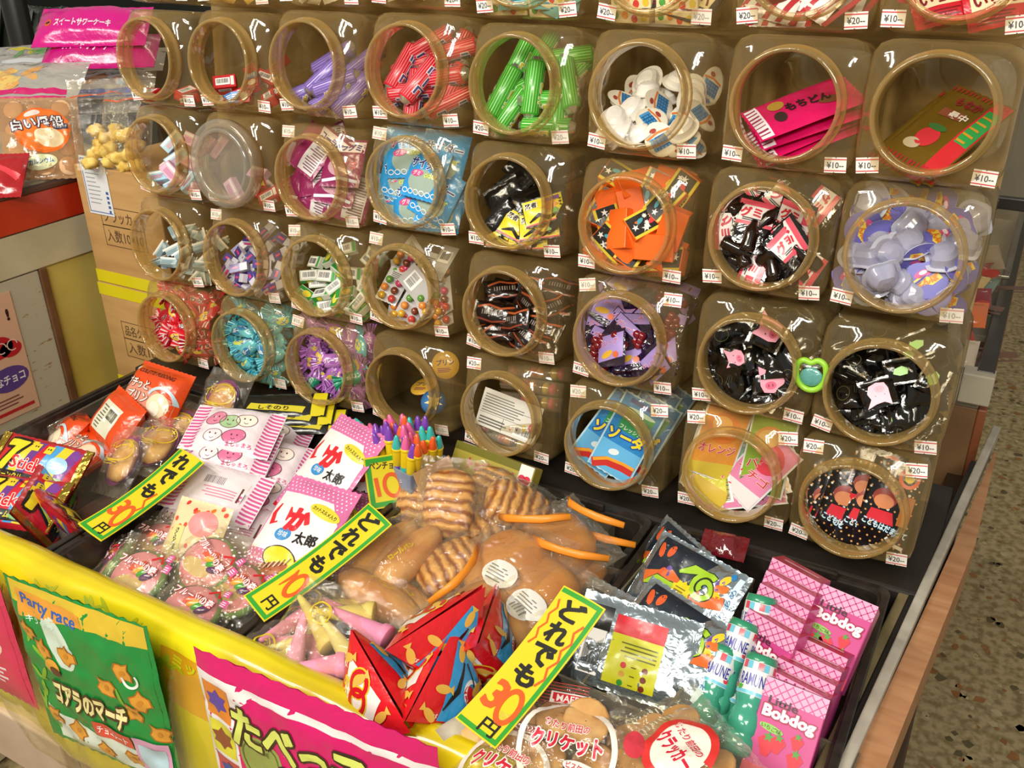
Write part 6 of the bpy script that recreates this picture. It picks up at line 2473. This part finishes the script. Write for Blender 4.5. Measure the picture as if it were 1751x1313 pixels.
def hang(o, px, py, yy, yaw=0, lean=0):
    p = aty(px, py, yy)
    setm(o, p, (math.cos(R_(yaw)), math.sin(R_(yaw)), 0), (0, math.sin(R_(lean)), math.cos(R_(lean))))
    return o


o = tag(packet('biscuit_party_pack', .200, .232, .020, '1f8a3a', de_green, seed=71, nx=26, ny=26, wr=.003), 'green chocolate biscuit pack showing through the yellow bag', 'biscuit pack')
hang(o, 164, 1170, -.4765, 4, 0)
o = tag(packet('biscuit_party_pack', .260, .205, .020, 'cf1566', de_mgt, seed=72, nx=26, ny=22, wr=.003), 'magenta butter biscuit pack showing through the yellow bag', 'biscuit pack')
hang(o, 546, 1330, -.4765, 2, 0)


def de_redp(mb, f, b):
    decal(mb, f, d_rect(-.045, -.085, .045, .085), ink('d83a5a'), 1)
    decal(mb, f, d_text('ポポロン', 0, .050, .014, .070, .05), ink('f6e6e6'), 2)
    decal(mb, f, d_ell(0, .0, .030, .020), ink('f0c8b0'), 2)
    decal(mb, f, d_bars(-.035, -.06, .035, -.03, 4, .5, False), ink('f2d8d8'), 2)


o = tag(packet('wafer_party_pack', .100, .190, .020, 'd83a5a', de_redp, seed=73), 'pinkish red snack pack at the end of the yellow bag', 'snack pack')
hang(o, -14, 1085, -.4765, 0, 0)
mb = MB()
rbox(mb, .22, .02, .10, noisy('beige_hem', 'b59c84', 'c8b09a', 9, .7, .05), .003, (.10, -.436, .44))
# stiff board under the hem belongs to the stand
g = mb.build('front_board', st)

# ================================================================== LEFT: CABINET, BOXES, BAGS
cab = thing('shop_cabinet', 'worn white shop cabinet with red top band and yellow door panel', 'cabinet')
CXF = -.30
REDB = noisy('red_band', 'b02a12', 'c43a1c', 5, .35, .02, coat=.3)
CREAM = noisy('cabinet_rail', 'b0a78a', 'c4bb9e', 8, .5, .03)


def scuffed():
    m, nt, ln, p = newmat('scuffed_board')
    tc = nt.new('ShaderNodeTexCoord')
    mp = nt.new('ShaderNodeMapping')
    mp.inputs['Scale'].default_value = (1, 9, 34)
    mp.inputs['Rotation'].default_value = (R_(12), 0, 0)
    nz = nt.new('ShaderNodeTexNoise')
    nz.inputs['Scale'].default_value = 4.5
    nz.inputs['Detail'].default_value = 3
    cr = nt.new('ShaderNodeValToRGB')
    e = cr.color_ramp.elements
    e[0].position, e[1].position = .63, .70
    e[0].color, e[1].color = (*hexc('b3ab97'), 1), (*hexc('8f6f46'), 1)
    ln.new(tc.outputs['Object'], mp.inputs['Vector'])
    ln.new(mp.outputs['Vector'], nz.inputs['Vector'])
    ln.new(nz.outputs['Fac'], cr.inputs['Fac'])
    ln.new(cr.outputs['Color'], p.inputs['Base Color'])
    p.inputs['Roughness'].default_value = .55
    return m


def cbox(name, y0, y1, z0, z1, x1, m, par=cab, x0=None, bev=.002):
    mb = MB()
    x0 = x1 - .02 if x0 is None else x0
    rbox(mb, x1 - x0, y1 - y0, z1 - z0, m, bev, ((x0 + x1) / 2, (y0 + y1) / 2, (z0 + z1) / 2))
    return mb.build(name, par)


cbox('cabinet_carcass', -.60, .30, .02, 1.035, CXF - .02, CREAM, x0=-1.05)
cbox('red_band', -.60, .145, .970, 1.026, CXF + .004, REDB)
cbox('top_edge', -.60, .145, 1.026, 1.034, CXF + .006, ink('4a2a1a', .5, .1))
cbox('white_rail', -.60, .145, .900, .968, CXF + .002, CREAM)
cbox('scuffed_panel', -.60, .010, .10, .898, CXF, scuffed())
cbox('brown_edge', .010, .024, .10, .900, CXF + .004, noisy('brown_strip', '5a3a22', '6e4a2c', 20, .6, .05))
cbox('yellow_panel', .024, .300, .10, .900, CXF - .004, noisy('yellow_paint', 'b59f4c', 'cbb868', 4, .45, .03))
# poster on the cabinet
mb = MB()
pp = atx(12, 600, CXF)
rbox(mb, .0012, .120, .215, ink('d3a88c', .5, .2), 0)
f = face(.0006, 0, 0, (0, 1, 0), (0, 0, 1))
decal(mb, f, d_join(d_ell(.012, .020, .030, .020), d_ell(-.012, .018, .024, .018), d_ell(.036, .012, .020, .014)), ink('b8242c'), 1, .03)
for x in (-.010, .020, .040):
    decal(mb, f, d_ring(x, .018, .009, .009, .0018, 0, 20, 0, 300), ink('e6c8b8'), 2, .03)
decal(mb, f, d_ell(.020, -.038, .036, .022), ink('5a3f86'), 1, .03)
decal(mb, f, d_text('なチョコ', .022, -.038, .016, .052, .03), ink('e9e0e8'), 2, .03)
decal(mb, f, d_bars(-.04, -.085, .052, -.066, 3, .4, False), ink('7a4a44'), 1, .03)
decal(mb, f, d_text('!', .046, .070, .018, None, .05), ink('3a1a18'), 1, .03)
decal(mb, f, d_rect(-.02, -.098, .052, -.092), ink('b8242c'), 1, .03)
o = tag(mb.build('snack_poster'), 'small tan poster with red cloud shapes stuck on the cabinet', 'poster')
o.location = (CXF + .0015, pp.y - .030, pp.z - .01)

# cardboard boxes
CARD = noisy('cardboard', 'b08852', 'c29a62', 6, .7, .03, stretch=(1, 1, 6))
TAPE = ink('d9cc1a', .3, .4)


def carton(label, z0, z1, x0, x1, y0, y1, lines, top):
    o = thing('cardboard_box', label, 'cardboard box')
    W, D, H = x1 - x0, y1 - y0, z1 - z0
    mb = MB()
    rbox(mb, W, D, H, CARD, .002, (0, 0, H / 2))
    f = face(-W / 2, -D / 2, H / 2, (1, 0, 0), (0, 0, 1))
    pr = ink('5f452a', .7, 0)
    for (x, z, s, h, bx) in lines:
        decal(mb, f, d_text(s, x + bx / 2, z, h, bx * .88, .012), pr, 1, .05)
        for a, b, c, d in ((x, z - h * .85, x + bx, z - h * .78), (x, z + h * .78, x + bx, z + h * .85), (x, z - h * .85, x + .0012, z + h * .85), (x + bx, z - h * .85, x + bx + .0012, z + h * .85)):
            decal(mb, f, d_rect(a, b, c, d), pr, 1, .1)
    mb.build('box_body', o)
    for zz, hh in top:
        tb = MB()
        rbox(tb, W + .001, .0006, hh, TAPE, 0, (0, -D / 2 - .0004, zz))
        rbox(tb, .0006, D, hh, TAPE, 0, (-W / 2 - .0004, 0, zz))
        tb.build('yellow_tape', o)
    o.location = ((x0 + x1) / 2, (y0 + y1) / 2, z0)
    return o


BXH = .208
bz = .646
b1 = carton('upper cardboard box with yellow tape and cracker lettering', bz + BXH + .001, bz + 2 * BXH, -.272, -.080, .100, .330, ((.044, .022, 'クラッカー', .020, .100), (.044, -.012, '入数10×10', .022, .100)), ((.012, .022),))
b2 = carton('middle cardboard box with yellow tape beside the cabinet', bz, bz + BXH, -.276, -.080, .100, .330, ((.040, .018, '品名クラッカー', .020, .120), (.040, -.016, '入数10×10', .022, .120)), ((BXH - .013, .022), (.012, .022)))
b3 = carton('lowest cardboard box mostly hidden behind the trays', bz - BXH - .001, bz - .001, -.276, -.080, .100, .330, (), ((BXH - .013, .022),))
b4 = carton('bottom cardboard box standing on the floor', .0, bz - BXH - .002, -.276, -.080, .100, .330, (), ())
# delivery slip on the upper box
mb = MB()
rbox(mb, .060, .0008, .098, ink('dfe3e6', .5, .2), 0)
f = face(0, -.0004, 0, (1, 0, 0), (0, 0, 1))
for q in ((-.028, .044, .028, .0455), (-.028, -.0455, .028, -.044), (-.028, -.045, -.0265, .045)):
    decal(mb, f, d_rect(*q), ink('4a6aa8', .5, 0), 1, .05)
decal(mb, f, d_bars(-.022, -.030, .014, .034, 9, .25, False), ink('9aa2ac', .5, 0), 1, .05)
decal(mb, f, d_bars(.020, -.044, .027, -.004, 5, .6, False), ink('3a5aa0', .5, 0), 1, .05)
o = tag(mb.build('delivery_slip'), 'white delivery slip with blue border stuck on the upper cardboard box', 'paper slip')
q = aty(166, 318, .0995)
o.location = (q.x, .0988, q.z)

# bags on the cabinet and box tops
ZC = 1.036


def de_white(mb, f, b):
    decal(mb, f, d_ell(.004, .010, .066, .066), ink('e8691a'), 1)
    decal(mb, f, d_ell(.004, .010, .060, .060), ink('ea741f'), 2)
    decal(mb, f, d_ell(.018, -.014, .034, .026, -10), ink('e6d0a4'), 3)
    decal(mb, f, d_ell(.008, -.006, .024, .017, -10), ink('f0e2c2'), 4)
    decal(mb, f, d_ell(.006, -.001, .015, .010, -10), ink('e6d0a4'), 5)
    decal(mb, f, d_ell(-.016, .056, .020, .010, 20), ink('e9dcd6'), 3)
    outlined(mb, f, '白い風船', -.006, .028, .030, 'f4efe8', '3a2a4a', 5, .120, .03, .10, 6)
    decal(mb, f, d_rect(.030, .008, .064, .024), ink('3a3f5a'), 5)
    decal(mb, f, d_text('カスタード', .047, .016, .008, .030, .02), ink('e8e0d0'), 6)
    decal(mb, f, d_ell(-.008, -.078, .038, .018, 8), ink('dfe6b8'), 2)
    decal(mb, f, d_text('カルシウム', -.008, -.076, .012, .058, .03, 8), ink('2f5a9a'), 3)


root = thing('wafer_bag', 'clear bag with round orange print leaning at the cabinet edge', 'snack bag')
mb = MB()
p = Pillow(.190, .235, .060, .014, .006, 81, 22, 24)
p.body(mb, clear('snack_film', 'f6e9d8', 'd9a878', .35, .1, .8, 30, .35))
de_white(mb, p.fn, p.fb)
mb.build('bag_film', root)
rr = random.Random(4)
for k in range(12):
    mb = MB()
    lathe(mb, [(.0005, -.004), (.022, -.004), (.025, 0), (.022, .004), (.0005, .005)], noisy('wafer_pale', 'd9a878', 'e9c49a', 20, .7, .05), 18)
    g = mb.build('wafer', root)
    g.location = (-.058 + (k % 3) * .056, -.085 + (k // 3) * .055, rr.uniform(-.008, .008))
    g.rotation_euler = (rr.uniform(-.5, .5), rr.uniform(-.5, .5), 0)
lay(root, 72, 236, 1.098, 58, 130, 50, 6, .66)


def topbag(name, label, W, H, T, base, deco, seed, x, y, z, ux, uy, ti, ro=0, mat=None):
    return lay(tag(packet(name, W, H, T, base, deco, seed=seed,  nx=20, ny=18, wr=.004, crimp=.012, mat=mat), label, 'snack bag'), x, y, z, ux, uy, ti, ro)


def de_mag2(t):
    def g(mb, f, b):
        decal(mb, f, d_text(t, -.010, -.020, .017, .110, .04, -4), ink('f3e6ef'), 1)
        decal(mb, f, d_ell(-.080, -.012, .008, .008), ink('d8602a'), 1)
        decal(mb, f, d_rect(-.084, -.014, -.076, -.010), ink('2a1a2a'), 2)
    return g


topbag('dried_plum_bag', 'puffed magenta snack bag on top of the other magenta one', .220, .125, .060, 'd8148a', de_mag2('スイートサワーケーキ'), 82, 160, 46, 1.235, 178, -18, 30, 0)
topbag('dried_plum_bag', 'magenta snack bag under the puffed magenta one', .220, .125, .055, 'c8107c', de_mag2('スイートサワーケーキ'), 83, 174, 88, 1.190, 190, 36, 24, 0)


def de_flat(c1, c2, c3):
    def g(mb, f, b):
        rr = random.Random(len(c1) + ord(c2[0]))
        for k in range(7):
            decal(mb, f, d_ell(rr.uniform(-.06, .06), rr.uniform(-.04, .04), rr.uniform(.012, .028), rr.uniform(.006, .014), rr.uniform(0, 180)), ink((c1, c2)[k % 2]), 1)
        decal(mb, f, d_rect(-.08, -.058, .08, -.046), ink(c3), 2)
        decal(mb, f, d_rect(-.08, -.066, .08, -.062), ink(c3), 2)
    return g


FILMW = clear('milky_bag_film', 'f4f2ee', 'd6d2ca', .45, .1, .8, 30, .35)
topbag('zip_bag', 'flat zip bag edged in blue and red on the cabinet', .200, .150, .026, 'd3d0c8', de_flat('8fa8a0', 'c08a5a', '4a5aa8'), 84, 178, 142, 1.130, 190, 92, 16, 0, FILMW)
topbag('zip_bag', 'flat zip bag edged in magenta above the orange printed bag', .200, .150, .030, 'd9c8c0', de_flat('d9a05a', 'e0c06a', 'c8206a'), 85, 45, 140, 1.165, 70, 86, 18, 0, FILMW)
topbag('flat_candy_bag', 'flat pink and white candy bag under the magenta bags', .230, .160, .024, 'd9d2ce', de_flat('c0306a', 'd8b83a', 'd9d2ce'), 86, 185, 104, 1.160, 200, 60, 10, 0, FILMW)
topbag('flat_candy_bag', 'flat white candy bag with green print lying behind', .230, .160, .024, 'd6d6d0', de_flat('6a9a5a', 'd8c83a', 'c8ccd0'), 87, 80, 96, 1.165, 96, 56, 10, 0, FILMW)
topbag('flat_candy_bag', 'red snack bag partly out of view under the orange printed one', .075, .095, .02, 'a81a20', lambda mb, f, b: decal(mb, f, d_stroke([(-.03, -.02), (0, .01), (.03, -.01)], .012), ink('d8404a'), 1), 88, 2, 300, 1.060, 14, 245, 34, 0)
topbag('zip_bag', 'flat clear zip bag under the blue edged one', .210, .150, .03, 'd9c8c0', de_flat('9a8a5a', 'c0a06a', '8a8a9a'), 89, 150, 172, 1.098, 165, 122, 12, 0, FILMW)

PUFF = noisy('cheese_puff', 'cfa63a', 'ecd27a', 60, .8, .5)


def puffbag(label, seed):
    root, mb, p = cello_pack('cheese_puff_bag', label, 'snack bag', .105, .175, .060, seed, wr=.008)
    decal(mb, p.fn, d_stroke([(-.048, .052), (-.01, .048), (.03, .056), (.048, .052)], .0028), ink('c8542a'), 2)
    mb.build('bag_film', root)
    rr = random.Random(seed)
    for k in range(16):
        mb = MB()
        blob(mb, .016, .013, .012, PUFF, (0, 0, 0), 10, 8, 2, .45, k)
        g = mb.build('cheese_puff', root)
        g.location = (rr.uniform(-.034, .034), -.072 + (k // 4) * .020 + rr.uniform(-.005, .005), rr.uniform(-.012, .014))
        g.rotation_euler = (rr.uniform(0, 3), rr.uniform(0, 3), 0)
    return root


lay(puffbag('clear bag of yellow cheese puffs standing at the box edge', 91), 172, 212, 1.130, 160, 120, 66, 0, .84)
lay(puffbag('clear bag of yellow cheese puffs nearest the candy jars', 92), 218, 222, 1.122, 222, 130, 66, 0, .84)

# dark post and shelf of packets far behind
mb = MB()
tube(mb, [(-1.02, .62, 0), (-1.02, .62, 2.3)], .030, ink('1d1c1a', .4, .3), 16)
pq = aty(36, 60, .62)
o = tag(mb.build('metal_post'), 'dark metal post behind the cabinet', 'post')
o.location.x = pq.x + 1.02
sh = thing('back_shelf', 'dim shelf rack holding green and silver packets far behind', 'shelf')
for z in (.55, .95, 1.35):
    mb = MB()
    rbox(mb, 2.0, .30, .02, ink('3a3d38', .5, .1), .002, (-1.55, 1.30, z))
    mb.build('shelf_board', sh)
mb = MB()
rbox(mb, 2.0, .02, 1.5, ink('2d2f2b', .6, .1), 0, (-1.55, 1.46, .75))
mb.build('back_panel', sh)
for xx in (-2.54, -.56):
    mb = MB()
    rbox(mb, .03, .30, 1.5, ink('2d2f2b', .6, .1), .002, (xx, 1.30, .75))
    mb.build('shelf_side', sh)


def de_gs(mb, f, b):
    rr = random.Random(4)
    for k in range(10):
        decal(mb, f, d_ell(rr.uniform(-.05, .05), rr.uniform(-.08, .08), .012, .005, rr.uniform(0, 180)), ink(('3f7a3a', '2f5a30', 'c8ccc4')[k % 3]), 1)
    decal(mb, f, d_bars(-.04, -.03, .04, .0, 4, .4, False), ink('3a4a3a'), 2)


GS = Proto(packet('silver_green_packet', .130, .200, .03, 'aeb3aa', de_gs, seed=93, mat=foil('9aa19a', .3, .7)), 'snack packet')
for r, z in enumerate((.56, .96, 1.36)):
    for k in range(12):
        o = GS.get('silver and green packet filed on the dim back shelf', 'silver green packets on the back shelf')
        setm(o, (-2.42 + k * .075, 1.22 + .02 * (k % 2), z + .115), (math.cos(R_(rr.uniform(-18, 18))), math.sin(R_(rr.uniform(-18, 18))), rr.uniform(-.1, .1)), (rr.uniform(-.15, .15), .35, 1))

# ================================================================== RIGHT: CASE BEHIND
cs = thing('display_case', 'low display case with dark rails and white end block behind jars', 'display case')


def kbox(name, a, b, m, bev=.002):
    mb = MB()
    rbox(mb, b[0] - a[0], b[1] - a[1], b[2] - a[2], m, bev, tuple((p + q) / 2 for p, q in zip(a, b)))
    return mb.build(name, cs)


WHB = noisy('case_white', 'a49c8a', 'b8b09c', 12, .5, .02)
DKR = ink('2b2a28', .35, .3)
kbox('case_body', (.90, .42, .0), (1.140, 1.30, .80), noisy('case_side', '7a5a3c', '8f6c48', 8, .5, .04))
kbox('case_tray', (.90, .42, .80), (1.140, 1.30, .835), WHB)
kbox('dark_rail', (1.128, .40, .835), (1.150, 1.30, .868), DKR)
kbox('upper_rail', (.92, .80, .985), (1.150, .815, 1.005), DKR)
kbox('glass_rest', (.92, .80, .868), (1.140, .812, .985), BIN)
kbox('end_block', (1.112, .385, .822), (1.152, .415, .866), WHB)
kbox('copper_edge', (1.140, .42, .55), (1.152, 1.30, .80), noisy('copper_board', '8a4f30', '9c5f3c', 10, .45, .03))
rr = random.Random(11)
for k in range(9):
    p = packet('loose_packet', .062, .055, .02, ('c8b8a0', 'a83a2a', 'd8703a', 'b8b09a', '8a2a34', 'c8a86a', '7a8a7a', 'c23a40', 'd9c9b0')[k], de_flat(('c8402a', 'b03a2a')[k % 2], 'd9c9a0', '6a4a3a') if k % 2 else None, seed=100 + k)
    tag(p, ('beige printed packet', 'dark red packet', 'orange packet', 'grey beige packet', 'maroon packet', 'mustard packet', 'grey green packet', 'bright red packet', 'cream packet')[k] + ' lying in the case behind the jars', 'snack packet')
    setm(p, (1.092 - .012 * (k % 2), .46 + .048 * k, .862 + .012 * (k % 3)), (1, rr.uniform(-.4, .4), .1), (0, 1, rr.uniform(.2, .6)))
